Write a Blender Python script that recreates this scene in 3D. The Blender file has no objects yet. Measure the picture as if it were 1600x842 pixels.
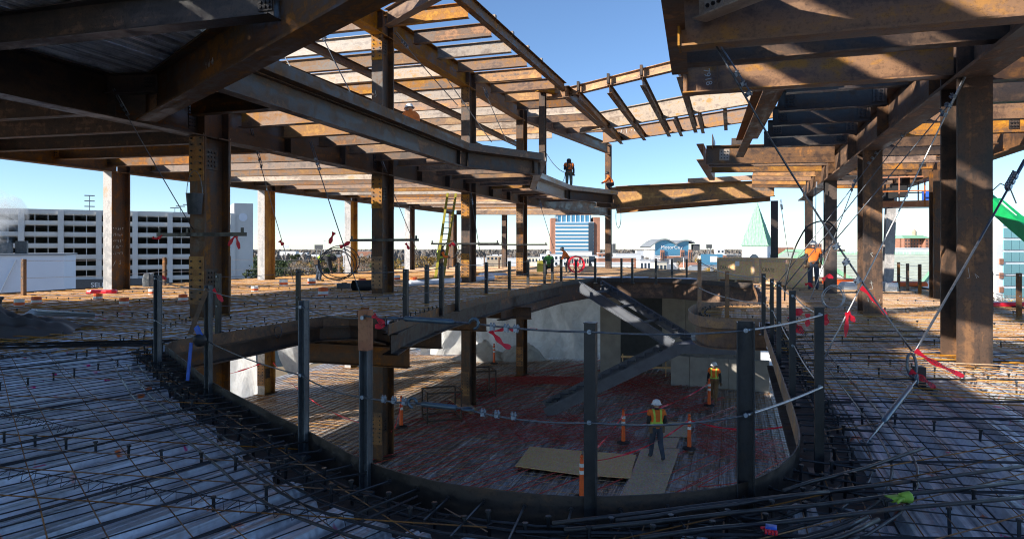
import bpy, bmesh, math, random
from mathutils import Vector, Matrix, Quaternion
random.seed(7)
R = math.radians
SC = bpy.context.scene
COL = SC.collection

# ------------------------------------------------------------------ camera
FP, HY, HC = 1067.0, 388.0, 1.55          # focal length in px (1600 wide), horizon row, eye height above deck
cam_data = bpy.data.cameras.new('camera')
cam = bpy.data.objects.new('camera', cam_data)
COL.objects.link(cam)
cam.location = (0, 0, HC)
cam.rotation_euler = (R(90), 0, 0)
cam_data.sensor_width = 36.0
cam_data.lens = 36.0 * FP / 1600.0
cam_data.shift_y = -(421.0 - HY) / 1600.0
cam_data.clip_start = 0.05
cam_data.clip_end = 12000
SC.camera = cam

# ------------------------------------------------------------------ light
SUN_EL, SUN_AZ = 25.0, 64.0               # light travels towards +x / +y: the sun stands behind the camera, to the left
world = bpy.data.worlds.new('World')
SC.world = world
world.use_nodes = True
wn = world.node_tree
for n in list(wn.nodes):
    wn.nodes.remove(n)
sky = wn.nodes.new('ShaderNodeTexSky')
sky.sky_type = 'NISHITA'
sky.sun_disc = False
sky.sun_elevation = R(SUN_EL)
sky.sun_rotation = R(180 + SUN_AZ)
sky.altitude = 200
sky.air_density = 0.85
sky.dust_density = 0.0
sky.ozone_density = 4.5
bg = wn.nodes.new('ShaderNodeBackground')
bg.inputs['Strength'].default_value = 0.112
wo = wn.nodes.new('ShaderNodeOutputWorld')
wn.links.new(sky.outputs[0], bg.inputs['Color'])
wn.links.new(bg.outputs[0], wo.inputs['Surface'])
sun_data = bpy.data.lights.new('sun', 'SUN')
sun_data.energy = 5.0
sun_data.angle = R(0.5)
sun_data.color = (1.0, 0.93, 0.82)
sun = bpy.data.objects.new('sun', sun_data)
COL.objects.link(sun)
LDIR = Vector((math.sin(R(SUN_AZ)) * math.cos(R(SUN_EL)), math.cos(R(SUN_AZ)) * math.cos(R(SUN_EL)), -math.sin(R(SUN_EL))))
sun.rotation_euler = LDIR.to_track_quat('-Z', 'Y').to_euler()
SC.view_settings.view_transform = 'Standard'
SC.view_settings.look = 'None'
SC.view_settings.exposure = 0.85
SC.view_settings.gamma = 1.0
SC.cycles.filter_width = 1.1
SC.cycles.use_adaptive_sampling = True
SC.cycles.adaptive_threshold = 0.02
SC.cycles.max_bounces = 7
SC.cycles.diffuse_bounces = 3
SC.cycles.glossy_bounces = 3

# ------------------------------------------------------------------ coordinates
def G(px, py, z=0.0):
    """world point seen at photo pixel (px,py) on the level z"""
    Y = FP * (HC - z) / (py - HY)
    return Vector(((px - 800.0) * Y / FP, Y, z))

def Q(px, py, Y):
    return Vector(((px - 800.0) * Y / FP, Y, HC - (py - HY) * Y / FP))

RD = Vector((0.309, 0.951, 0))            # grid direction along the column rows
TD = Vector((0.951, -0.309, 0))           # across the rows
RA = math.atan2(RD.x, RD.y)               # rotation of the grid
Z3 = Vector((0, 0, 1))

# ------------------------------------------------------------------ mesh helper
class MB:
    def __init__(s):
        s.v = []; s.f = []; s.m = []
    def add(s, vs, fs, mi=0):
        o = len(s.v)
        s.v.extend([tuple(p) for p in vs])
        for f in fs:
            s.f.append(tuple(i + o for i in f)); s.m.append(mi)
    def box(s, c, size, M=None, mi=0):
        hx, hy, hz = size[0] / 2, size[1] / 2, size[2] / 2
        vs = [Vector((x, y, z)) for x in (-hx, hx) for y in (-hy, hy) for z in (-hz, hz)]
        if M is not None:
            vs = [M @ p for p in vs]
        c = Vector(c)
        s.add([p + c for p in vs], [(0, 1, 3, 2), (4, 6, 7, 5), (0, 4, 5, 1), (2, 3, 7, 6), (0, 2, 6, 4), (1, 5, 7, 3)], mi)
        return s
    def bar(s, p0, p1, w, h, up=Z3, mi=0):
        p0 = Vector(p0); p1 = Vector(p1)
        d = (p1 - p0).normalized()
        side = d.cross(Vector(up))
        if side.length < 1e-4:
            side = d.cross(Vector((1, 0, 0)))
        side.normalize(); u = side.cross(d)
        vs = []
        for p in (p0, p1):
            for a, b in ((-1, -1), (1, -1), (1, 1), (-1, 1)):
                vs.append(p + side * (a * w / 2) + u * (b * h / 2))
        s.add(vs, [(3, 2, 1, 0), (4, 5, 6, 7), (0, 1, 5, 4), (1, 2, 6, 5), (2, 3, 7, 6), (3, 0, 4, 7)], mi)
        return s
    def tube(s, pts, r, n=6, mi=0, cap=True, closed=False):
        pts = [Vector(p) for p in pts]
        k = len(pts)
        rr = r if isinstance(r, (list, tuple)) else [r] * k
        vs = []; prev = None
        for i, p in enumerate(pts):
            a = pts[i - 1] if (i > 0 or closed) else pts[i]
            b = pts[(i + 1) % k] if (i < k - 1 or closed) else pts[i]
            d = (b - a)
            d = d.normalized() if d.length > 1e-9 else Vector((0, 0, 1))
            if prev is None:
                prev = d.cross(Vector((0, 0, 1)))
                if prev.length < 1e-3:
                    prev = d.cross(Vector((1, 0, 0)))
            x = prev - d * prev.dot(d)
            if x.length < 1e-6:
                x = d.cross(Vector((0.3, 0.5, 0.8)))
            x.normalize(); y = d.cross(x); prev = x
            for j in range(n):
                t = 2 * math.pi * j / n
                vs.append(p + x * (math.cos(t) * rr[i]) + y * (math.sin(t) * rr[i]))
        fs = []
        for i in range(k if closed else k - 1):
            i2 = (i + 1) % k
            for j in range(n):
                j2 = (j + 1) % n
                fs.append((i * n + j, i * n + j2, i2 * n + j2, i2 * n + j))
        if cap and not closed:
            fs.append(tuple(range(n - 1, -1, -1)))
            fs.append(tuple((k - 1) * n + j for j in range(n)))
        s.add(vs, fs, mi)
        return s
    def prism(s, prof, axis_pts, mi=0, cap=True):
        """prof: list of (y,z); swept along local X between axis_pts=(x0,x1)"""
        n = len(prof); vs = []
        for x in axis_pts:
            for y, z in prof:
                vs.append((x, y, z))
        fs = [(j, (j + 1) % n, n + (j + 1) % n, n + j) for j in range(n)]
        if cap:
            fs += [tuple(range(n - 1, -1, -1)), tuple(range(n, 2 * n))]
        s.add(vs, fs, mi)
        return s
    def lathe(s, prof, c=(0, 0, 0), n=16, M=None, mi=0):
        c = Vector(c); vs = []
        for r, z in prof:
            for j in range(n):
                t = 2 * math.pi * j / n
                p = Vector((r * math.cos(t), r * math.sin(t), z))
                if M is not None:
                    p = M @ p
                vs.append(p + c)
        fs = []
        for i in range(len(prof) - 1):
            for j in range(n):
                j2 = (j + 1) % n
                fs.append((i * n + j, i * n + j2, (i + 1) * n + j2, (i + 1) * n + j))
        s.add(vs, fs, mi)
        return s
    def mesh(s, name, mats, smooth=False):
        me = bpy.data.meshes.new(name)
        me.from_pydata(s.v, [], s.f)
        if not isinstance(mats, (list, tuple)):
            mats = [mats]
        for m in mats:
            me.materials.append(m)
        me.polygons.foreach_set('material_index', s.m)
        if smooth:
            me.polygons.foreach_set('use_smooth', [True] * len(s.f))
        me.update()
        return me
    def build(s, name, mats, parent=None, smooth=False, loc=None, M=None, recalc=True):
        me = s.mesh(name, mats, smooth)
        if recalc:
            b = bmesh.new(); b.from_mesh(me)
            bmesh.ops.recalc_face_normals(b, faces=b.faces)
            b.to_mesh(me); b.free()
        return put(name, me, parent, loc, M)

def put(name, me, parent=None, loc=None, M=None):
    o = bpy.data.objects.new(name, me)
    COL.objects.link(o)
    if parent is not None:
        o.parent = parent
    if M is not None:
        o.matrix_local = M
    elif loc is not None:
        o.location = loc
    return o

def tag(o, label=None, cat=None, group=None, kind=None):
    if label: o['label'] = label
    if cat: o['category'] = cat
    if group: o['group'] = group
    if kind: o['kind'] = kind
    return o

def emp(name, loc, label, cat, group=None, rotz=0.0):
    o = bpy.data.objects.new(name, None)
    COL.objects.link(o)
    o.location = loc; o.rotation_euler = (0, 0, rotz)
    o.empty_display_size = 0.2
    return tag(o, label, cat, group)

def copy_tree(o, parent=None):
    c = o.copy(); COL.objects.link(c); c.parent = parent
    for ch in list(o.children):
        copy_tree(ch, c)
    return c

ORD = ['first', 'second', 'third', 'fourth', 'fifth', 'sixth', 'seventh', 'eighth', 'ninth', 'tenth', 'eleventh', 'twelfth',
       'thirteenth', 'fourteenth', 'fifteenth', 'sixteenth', 'seventeenth', 'eighteenth', 'nineteenth', 'twentieth']
for tens in ('twenty', 'thirty', 'forty', 'fifty'):
    ORD += [tens + '-' + w for w in ORD[:9]] + [{'twenty': 'thirtieth', 'thirty': 'fortieth', 'forty': 'fiftieth', 'fifty': 'sixtieth'}[tens]]

# ------------------------------------------------------------------ 2d helpers
def catmull(pts, k=4):
    out = []
    n = len(pts)
    for i in range(n - 1):
        p0 = pts[max(i - 1, 0)]; p1 = pts[i]; p2 = pts[i + 1]; p3 = pts[min(i + 2, n - 1)]
        for j in range(k):
            t = j / k
            out.append(0.5 * ((2 * p1) + (p2 - p0) * t + (2 * p0 - 5 * p1 + 4 * p2 - p3) * t * t + (3 * p1 - p0 - 3 * p2 + p3) * t ** 3))
    out.append(pts[-1])
    return out

def line_hits(p, d, poly):
    """sorted parameters where the line p+s*d crosses the polygon"""
    n = len(poly); hs = []
    nx, ny = -d[1], d[0]
    for i in range(n):
        a = poly[i]; b = poly[(i + 1) % n]
        da = (a[0] - p[0]) * nx + (a[1] - p[1]) * ny
        db = (b[0] - p[0]) * nx + (b[1] - p[1]) * ny
        if (da < 0) != (db < 0):
            t = da / (da - db)
            x = a[0] + (b[0] - a[0]) * t; y = a[1] + (b[1] - a[1]) * t
            hs.append((x - p[0]) * d[0] + (y - p[1]) * d[1])
    hs.sort()
    return hs

def spans(p, d, poly, holes=()):
    h = line_hits(p, d, poly)
    iv = [(h[i], h[i + 1]) for i in range(0, len(h) - 1, 2)]
    for ho in holes:
        k = line_hits(p, d, ho)
        for i in range(0, len(k) - 1, 2):
            a, b = k[i], k[i + 1]
            nv = []
            for s0, s1 in iv:
                if b <= s0 or a >= s1:
                    nv.append((s0, s1))
                else:
                    if a > s0: nv.append((s0, a))
                    if b < s1: nv.append((b, s1))
            iv = nv
    return iv

def inside(p, poly):
    c = False; n = len(poly)
    for i in range(n):
        a = poly[i]; b = poly[i - 1]
        if (a[1] > p[1]) != (b[1] > p[1]) and p[0] < (b[0] - a[0]) * (p[1] - a[1]) / (b[1] - a[1]) + a[0]:
            c = not c
    return c

def offset_poly(poly, d):
    """move a closed polygon outward by d (poly in any order)"""
    n = len(poly)
    area = sum(poly[i][0] * poly[(i + 1) % n][1] - poly[(i + 1) % n][0] * poly[i][1] for i in range(n))
    sg = 1 if area > 0 else -1
    out = []
    for i in range(n):
        a = Vector(poly[i - 1][:2]); b = Vector(poly[i][:2]); c = Vector(poly[(i + 1) % n][:2])
        e1 = (b - a).normalized(); e2 = (c - b).normalized()
        n1 = Vector((e1.y, -e1.x)) * sg; n2 = Vector((e2.y, -e2.x)) * sg
        m = (n1 + n2)
        m = m.normalized() if m.length > 1e-6 else n1
        k = 1.0 / max(0.5, m.dot(n1))
        out.append(b + m * d * k)
    return out

# ------------------------------------------------------------------ materials
def new_mat(name):
    m = bpy.data.materials.new(name); m.use_nodes = True
    nt = m.node_tree
    return m, nt, nt.nodes['Principled BSDF']

def nd(nt, typ, **kw):
    n = nt.nodes.new(typ)
    for k, v in kw.items():
        setattr(n, k, v)
    return n

def coords(nt, scale=(1, 1, 1), rnd=True, what='Object'):
    tc = nd(nt, 'ShaderNodeTexCoord')
    mp = nd(nt, 'ShaderNodeMapping')
    mp.inputs['Scale'].default_value = scale
    nt.links.new(tc.outputs[what], mp.inputs['Vector'])
    if rnd:
        oi = nd(nt, 'ShaderNodeObjectInfo')
        mu = nd(nt, 'ShaderNodeMath', operation='MULTIPLY'); mu.inputs[1].default_value = 37.0
        nt.links.new(oi.outputs['Random'], mu.inputs[0])
        cx = nd(nt, 'ShaderNodeCombineXYZ')
        for i in range(3):
            nt.links.new(mu.outputs[0], cx.inputs[i])
        nt.links.new(cx.outputs[0], mp.inputs['Location'])
    return mp

def noise(nt, vec, scale, detail=6, rough=0.6, dist=0.0):
    n = nd(nt, 'ShaderNodeTexNoise')
    n.inputs['Scale'].default_value = scale
    n.inputs['Detail'].default_value = detail
    n.inputs['Roughness'].default_value = rough
    n.inputs['Distortion'].default_value = dist
    nt.links.new(vec.outputs[0], n.inputs['Vector'])
    return n

def ramp(nt, src, stops):
    r = nd(nt, 'ShaderNodeValToRGB')
    e = r.color_ramp.elements
    while len(e) > 1:
        e.remove(e[-1])
    e[0].position = stops[0][0]; e[0].color = (*stops[0][1], 1)
    for p, c in stops[1:]:
        k = e.new(p); k.color = (*c, 1)
    nt.links.new(src, r.inputs['Fac'])
    return r

def mix(nt, fac, a, b, mode='MIX'):
    m = nd(nt, 'ShaderNodeMix', data_type='RGBA', blend_type=mode)
    for i, x in ((0, fac), (6, a), (7, b)):
        if isinstance(x, (int, float)):
            m.inputs[i].default_value = x
        elif isinstance(x, tuple):
            m.inputs[i].default_value = (*x, 1)
        else:
            nt.links.new(x, m.inputs[i])
    return m.outputs[2]

def bump(nt, p, src, strength=0.3, dist=0.01):
    b = nd(nt, 'ShaderNodeBump')
    b.inputs['Strength'].default_value = strength
    b.inputs['Distance'].default_value = dist
    nt.links.new(src, b.inputs['Height'])
    nt.links.new(b.outputs[0], p.inputs['Normal'])

def plain(name, c, rough=0.6, metal=0.0, var=0.25, scale=4.0, bmp=0.0, stretch=(1, 1, 1), c2=None):
    m, nt, p = new_mat(name)
    v = coords(nt, stretch)
    n = noise(nt, v, scale, 4, 0.65)
    c2 = c2 or tuple(x * (1 - var) for x in c)
    c3 = tuple(min(1, x * (1 + var * 0.6)) for x in c)
    r = ramp(nt, n.outputs['Fac'], [(0.3, c2), (0.52, c), (0.72, c3)])
    nt.links.new(r.outputs[0], p.inputs['Base Color'])
    p.inputs['Roughness'].default_value = rough
    p.inputs['Metallic'].default_value = metal
    if bmp:
        bump(nt, p, n.outputs['Fac'], bmp, 0.01)
    return m

def rust(name, dark, mid, bright, amt=0.5, rough=0.62, spec=0.4, col=False):
    """mill-scaled, rusting structural steel: blotches, runs along and down the member, fine pitting"""
    m, nt, p = new_mat(name)
    v = coords(nt)
    big = noise(nt, v, 0.8, 6, 0.72, 0.5)
    vs = coords(nt, (0.22, 2.0, 2.6) if not col else (3.2, 3.2, 0.22))
    run = noise(nt, vs, 1.5, 4, 0.62, 0.5)
    drip = noise(nt, v, 3.4, 4, 0.7, 0.8)
    fine = noise(nt, v, 30.0, 3, 0.8)
    a1 = nd(nt, 'ShaderNodeMath', operation='ADD'); nt.links.new(big.outputs['Fac'], a1.inputs[0]); nt.links.new(run.outputs['Fac'], a1.inputs[1])
    a2 = nd(nt, 'ShaderNodeMath', operation='ADD'); nt.links.new(a1.outputs[0], a2.inputs[0]); nt.links.new(drip.outputs['Fac'], a2.inputs[1])
    a3 = nd(nt, 'ShaderNodeMath', operation='MULTIPLY_ADD'); nt.links.new(a2.outputs[0], a3.inputs[0])
    a3.inputs[1].default_value = 0.3333; a3.inputs[2].default_value = 0.0
    lo = 0.585 - 0.22 * amt
    r = ramp(nt, a3.outputs[0], [(lo - 0.07, dark), (lo - 0.03, tuple(x * 0.75 + y * 0.25 for x, y in zip(dark, mid))), (lo + 0.012, mid), (lo + 0.045, mid), (lo + 0.10, bright)])
    sp = ramp(nt, fine.outputs['Fac'], [(0.33, (0.42, 0.40, 0.40)), (0.47, (1, 1, 1)), (0.66, (1.06, 1.03, 1.0)), (0.74, (1.5, 1.35, 1.2))])
    oi = nd(nt, 'ShaderNodeObjectInfo')
    hv = nd(nt, 'ShaderNodeMapRange'); nt.links.new(oi.outputs['Random'], hv.inputs[0])
    hv.inputs[3].default_value = 0.62; hv.inputs[4].default_value = 1.2
    sv = nd(nt, 'ShaderNodeMath', operation='MULTIPLY_ADD'); nt.links.new(oi.outputs['Random'], sv.inputs[0]); sv.inputs[1].default_value = 7.31; sv.inputs[2].default_value = 0.0
    fr = nd(nt, 'ShaderNodeMath', operation='FRACT'); nt.links.new(sv.outputs[0], fr.inputs[0])
    sr = nd(nt, 'ShaderNodeMapRange'); nt.links.new(fr.outputs[0], sr.inputs[0]); sr.inputs[3].default_value = 0.72; sr.inputs[4].default_value = 1.18
    c = mix(nt, 0.6, r.outputs[0], sp.outputs[0], 'MULTIPLY')
    hs = nd(nt, 'ShaderNodeHueSaturation'); nt.links.new(c, hs.inputs['Color']); nt.links.new(hv.outputs[0], hs.inputs['Value']); nt.links.new(sr.outputs[0], hs.inputs['Saturation'])
    nt.links.new(hs.outputs[0], p.inputs['Base Color'])
    rg = nd(nt, 'ShaderNodeMapRange'); nt.links.new(a3.outputs[0], rg.inputs[0])
    rg.inputs[1].default_value = lo - 0.04; rg.inputs[2].default_value = lo + 0.06; rg.inputs[3].default_value = max(0.3, rough - 0.2); rg.inputs[4].default_value = min(0.9, rough + 0.15)
    nt.links.new(rg.outputs[0], p.inputs['Roughness'])
    p.inputs['Specular IOR Level'].default_value = spec
    bump(nt, p, fine.outputs['Fac'], 0.3, 0.004)
    return m

M = {}
M['steel_brown'] = rust('steel_brown', (0.062, 0.037, 0.025), (0.15, 0.075, 0.034), (0.33, 0.14, 0.04), 0.46)
M['steel_dark'] = rust('steel_dark', (0.042, 0.032, 0.028), (0.080, 0.052, 0.037), (0.19, 0.085, 0.033), 0.34, 0.55)
M['steel_orange'] = rust('steel_orange', (0.12, 0.075, 0.05), (0.34, 0.16, 0.05), (0.52, 0.27, 0.07), 0.5, 0.7)
M['steel_grey'] = rust('steel_grey', (0.28, 0.21, 0.16), (0.43, 0.34, 0.26), (0.48, 0.28, 0.12), 0.42, 0.5)
M['steel_tan'] = rust('steel_tan', (0.14, 0.085, 0.06), (0.30, 0.175, 0.105), (0.45, 0.23, 0.08), 0.48, 0.6)
for k_ in ('brown', 'dark', 'orange', 'grey', 'tan'):
    pass
M['bolt'] = plain('bolt', (0.035, 0.03, 0.03), 0.45, 0.5)
M['post'] = rust('post_primer', (0.020, 0.021, 0.024), (0.034, 0.034, 0.037), (0.055, 0.045, 0.04), 0.30, 0.5, col=True)
M['post_grey'] = rust('post_grey', (0.07, 0.08, 0.09), (0.115, 0.125, 0.135), (0.14, 0.12, 0.10), 0.35, 0.45, col=True)
M['primer'] = plain('stair_primer', (0.095, 0.105, 0.128), 0.5, 0.1, 0.25, 3.0)
M['galv'] = None
def make_galv(name, paint=True, base=(0.72, 0.74, 0.78), rusty=0.0, metal=0.5):
    m, nt, p = new_mat(name)
    v = coords(nt, (1, 1, 1), rnd=True, what='Object')
    n1 = noise(nt, v, 3.0, 5, 0.7)
    n2 = noise(nt, v, 38.0, 4, 0.7)
    vs = coords(nt, (0.35, 30.0, 1.0), rnd=True)
    st = noise(nt, vs, 1.0, 4, 0.6)
    c = ramp(nt, n1.outputs['Fac'], [(0.3, tuple(x * 0.55 for x in base)), (0.5, base), (0.7, tuple(x * 1.2 for x in base))]).outputs[0]
    c = mix(nt, 0.8, c, ramp(nt, st.outputs['Fac'], [(0.35, (0.32, 0.31, 0.31)), (0.5, (0.85, 0.85, 0.85)), (0.62, (1.15, 1.15, 1.15))]).outputs[0], 'MULTIPLY')
    if rusty:
        n5 = noise(nt, v, 1.1, 8, 0.75)
        c = mix(nt, ramp(nt, n5.outputs['Fac'], [(0.5 - rusty * 0.2, (0, 0, 0)), (0.62, (0.8, 0.8, 0.8))]).outputs[0], c, (0.30, 0.16, 0.07))
    mfac = None
    if paint:
        for i, (col, sc, th) in enumerate((((0.75, 0.03, 0.22), 4.2, 0.70), ((0.75, 0.16, 0.03), 3.4, 0.715))):
            vp = nd(nt, 'ShaderNodeMapping'); ge = nd(nt, 'ShaderNodeNewGeometry'); nt.links.new(ge.outputs['Position'], vp.inputs['Vector'])
            vp.inputs['Location'].default_value = (11.3 + i * 23.7, 4.1 + i * 9.3, 0); vp.inputs['Scale'].default_value = (1, 1, 0)
            q = noise(nt, vp, sc, 4, 0.5)
            fq = ramp(nt, q.outputs['Fac'], [(th - 0.035, (0, 0, 0)), (th, (1, 1, 1))]).outputs[0]
            c = mix(nt, fq, c, col)
    nt.links.new(c, p.inputs['Base Color'])
    p.inputs['Metallic'].default_value = metal
    rr = nd(nt, 'ShaderNodeMapRange'); nt.links.new(n1.outputs['Fac'], rr.inputs[0])
    rr.inputs[3].default_value = 0.20; rr.inputs[4].default_value = 0.46
    nt.links.new(rr.outputs[0], p.inputs['Roughness'])
    wv = nd(nt, 'ShaderNodeTexWave', wave_type='BANDS', bands_direction='X')
    wv.inputs['Scale'].default_value = 5.5; wv.inputs['Distortion'].default_value = 3.0
    nt.links.new(v.outputs[0], wv.inputs['Vector'])
    ad = nd(nt, 'ShaderNodeMath', operation='ADD'); nt.links.new(wv.outputs['Fac'], ad.inputs[0]); nt.links.new(n2.outputs['Fac'], ad.inputs[1])
    bump(nt, p, ad.outputs[0], 0.35, 0.006)
    return m
M['galv'] = make_galv('galvanised_deck')
M['galv_roof'] = make_galv('galvanised_roof_deck', False, (0.78, 0.78, 0.78), 0.0, 0.25)
M['galv_low'] = make_galv('galvanised_lower_deck', False, (0.66, 0.65, 0.65), 0.25, 0.2)
M['rebar'] = rust('rebar_rust', (0.10, 0.05, 0.03), (0.26, 0.115, 0.04), (0.42, 0.19, 0.06), 0.55, 0.75)
M['rebar_lit'] = rust('rebar_lit', (0.34, 0.16, 0.045), (0.56, 0.27, 0.08), (0.68, 0.40, 0.15), 0.6, 0.75)  # brighter copy of the bar rust; sunlight is put into its colour
M['rebar_black'] = rust('rebar_black', (0.025, 0.025, 0.028), (0.05, 0.045, 0.045), (0.14, 0.08, 0.05), 0.3, 0.5)
M['flange'] = rust('beam_flange', (0.05, 0.04, 0.036), (0.10, 0.065, 0.045), (0.2, 0.10, 0.05), 0.4, 0.7)
M['cable'] = plain('cable', (0.13, 0.14, 0.16), 0.38, 0.7, 0.4, 30)
M['cable_bright'] = plain('cable_bright', (0.5, 0.5, 0.5), 0.35, 0.7, 0.3, 30)
M['black'] = plain('black_rubber', (0.02, 0.02, 0.022), 0.6)
M['red_tape'] = plain('red_tape', (0.75, 0.02, 0.04), 0.35, 0, 0.3, 9)
M['red_tube'] = plain('red_tube', (0.50, 0.045, 0.035), 0.4, 0, 0.3, 3)
M['orange'] = plain('orange_plastic', (0.85, 0.13, 0.02), 0.5, 0, 0.2)
M['white'] = plain('white_plastic', (0.78, 0.78, 0.76), 0.5, 0, 0.12)
M['turnbuckle'] = plain('turnbuckle', (0.10, 0.14, 0.175), 0.4, 0.6, 0.3, 12)
M['clip'] = plain('clip', (0.24, 0.28, 0.34), 0.35, 0.8, 0.3, 40)
M['yellow'] = plain('yellow_fibreglass', (0.33, 0.29, 0.03), 0.5, 0, 0.25)
M['hivis'] = plain('hivis_green', (0.30, 0.50, 0.05), 0.6)
M['green'] = plain('green_paint', (0.01, 0.36, 0.10), 0.35, 0, 0.2)
M['tarp_grey'] = plain('tarp_grey', (0.13, 0.13, 0.14), 0.55, 0, 0.3, 3)
M['blue'] = plain('blue_plastic', (0.03, 0.12, 0.55), 0.4)
# ------------------------------------------------------------------ more materials
def make_tarp():
    m, nt, p = new_mat('white_tarp')
    v = coords(nt)
    n = noise(nt, v, 2.0, 8, 0.65, 1.0)
    c = ramp(nt, n.outputs['Fac'], [(0.3, (0.68, 0.66, 0.62)), (0.6, (0.86, 0.85, 0.82))])
    nt.links.new(c.outputs[0], p.inputs['Base Color'])
    p.inputs['Roughness'].default_value = 0.45
    p.inputs['Transmission Weight'].default_value = 0.0
    p.inputs['Subsurface Weight'].default_value = 0.0
    tr = nd(nt, 'ShaderNodeBsdfTranslucent'); nt.links.new(c.outputs[0], tr.inputs['Color'])
    ms = nd(nt, 'ShaderNodeMixShader'); ms.inputs[0].default_value = 0.5
    out = nt.nodes['Material Output']
    nt.links.new(p.outputs[0], ms.inputs[1]); nt.links.new(tr.outputs[0], ms.inputs[2]); nt.links.new(ms.outputs[0], out.inputs['Surface'])
    bump(nt, p, n.outputs['Fac'], 0.6, 0.08)
    return m
M['tarp'] = make_tarp()
def make_wood(name, a, b):
    m, nt, p = new_mat(name)
    v = coords(nt)
    vo = nd(nt, 'ShaderNodeTexVoronoi'); vo.inputs['Scale'].default_value = 28
    mp = coords(nt, (1, 0.45, 1)); nt.links.new(mp.outputs[0], vo.inputs['Vector'])
    n = noise(nt, v, 3.0, 6)
    c = mix(nt, n.outputs['Fac'], a, b)
    c = mix(nt, 0.4, c, vo.outputs['Color'], 'SOFT_LIGHT')
    nt.links.new(c, p.inputs['Base Color'])
    p.inputs['Roughness'].default_value = 0.75
    return m
M['osb'] = make_wood('strand_board', (0.66, 0.38, 0.16), (0.82, 0.56, 0.30))
M['ply'] = make_wood('plywood', (0.46, 0.30, 0.18), (0.66, 0.48, 0.32))
M['concrete'] = plain('concrete', (0.36, 0.33, 0.29), 0.85, 0, 0.22, 1.4, 0.15)
M['precast'] = plain('precast_concrete', (0.55, 0.545, 0.53), 0.85, 0, 0.10, 0.15)
M['white_wall'] = plain('white_cladding', (0.62, 0.66, 0.74), 0.6, 0, 0.08, 0.1)
M['white_paint'] = plain('white_paint', (0.80, 0.80, 0.80), 0.6, 0, 0.08, 0.2)
M['dark_open'] = plain('shaded_interior', (0.05, 0.055, 0.06), 0.8, 0, 0.3, 0.3)
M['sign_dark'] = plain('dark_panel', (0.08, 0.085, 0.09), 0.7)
M['brick_red'] = plain('red_brick', (0.36, 0.17, 0.11), 0.85, 0, 0.2, 0.4)
M['tan'] = plain('tan_brick', (0.45, 0.36, 0.26), 0.85, 0, 0.15, 0.2)
M['cream'] = plain('cream_wall', (0.60, 0.55, 0.46), 0.85, 0, 0.12, 0.2)
M['copper'] = None
def make_copper():
    m, nt, p = new_mat('copper_patina')
    v = coords(nt, (9, 9, 0.10), rnd=False)
    n = noise(nt, v, 0.9, 5, 0.6)
    c = ramp(nt, n.outputs['Fac'], [(0.3, (0.17, 0.40, 0.24)), (0.5, (0.24, 0.48, 0.30)), (0.7, (0.36, 0.55, 0.38))])
    nt.links.new(c.outputs[0], p.inputs['Base Color'])
    p.inputs['Roughness'].default_value = 0.7
    return m
M['copper'] = make_copper()
M['slate'] = plain('slate_roof', (0.33, 0.37, 0.33), 0.8, 0, 0.18, 1.5)
M['roof_grey'] = plain('grey_roof', (0.22, 0.24, 0.26), 0.8, 0, 0.2, 0.3)
M['roof_white'] = plain('white_roof', (0.65, 0.67, 0.70), 0.8, 0, 0.1, 0.1)
def make_glass(name, c, rough=0.08):
    m, nt, p = new_mat(name)
    p.inputs['Base Color'].default_value = (*c, 1)
    p.inputs['Roughness'].default_value = rough
    p.inputs['Metallic'].default_value = 0.35
    p.inputs['Specular IOR Level'].default_value = 0.8
    return m
M['glass_blue'] = make_glass('blue_glass', (0.10, 0.30, 0.48), 0.2)
M['glass_teal'] = make_glass('teal_glass', (0.22, 0.46, 0.52), 0.15)
M['glass_dark'] = make_glass('dark_glass', (0.04, 0.06, 0.09), 0.15)

# ------------------------------------------------------------------ structural steel
for k_, a_ in (('brown', ((0.048, 0.034, 0.028), (0.115, 0.062, 0.036), (0.27, 0.12, 0.04), 0.44)), ('dark', ((0.040, 0.034, 0.034), (0.085, 0.055, 0.042), (0.20, 0.085, 0.035), 0.30)),
               ('orange', ((0.15, 0.075, 0.035), (0.40, 0.18, 0.045), (0.56, 0.28, 0.06), 0.58)), ('grey', ((0.30, 0.29, 0.285), (0.44, 0.42, 0.41), (0.45, 0.36, 0.28), 0.36)), ('tan', ((0.14, 0.085, 0.06), (0.33, 0.20, 0.13), (0.45, 0.24, 0.09), 0.5))):
    M['steel_' + k_ + '_col'] = rust('column_' + k_, *a_, col=True)
def i_prof(depth, bf, tf, tw):
    h = bf / 2; w = tw / 2
    return [(-h, 0), (h, 0), (h, -tf), (w, -tf), (w, -depth + tf), (h, -depth + tf), (h, -depth), (-h, -depth), (-h, -depth + tf), (-w, -depth + tf), (-w, -tf), (-h, -tf)]
def c_prof(depth, bf, tf, tw):
    return [(0, 0), (bf, 0), (bf, -tf), (tw, -tf), (tw, -depth + tf), (bf, -depth + tf), (bf, -depth), (0, -depth)]

def frame_matrix(p0, p1):
    p0 = Vector(p0); p1 = Vector(p1)
    d = (p1 - p0); L = d.length; d.normalize()
    side = Z3.cross(d).normalized()
    up = d.cross(side)
    m = Matrix((d, side, up)).transposed().to_4x4()
    m.translation = p0
    return m, L

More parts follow.
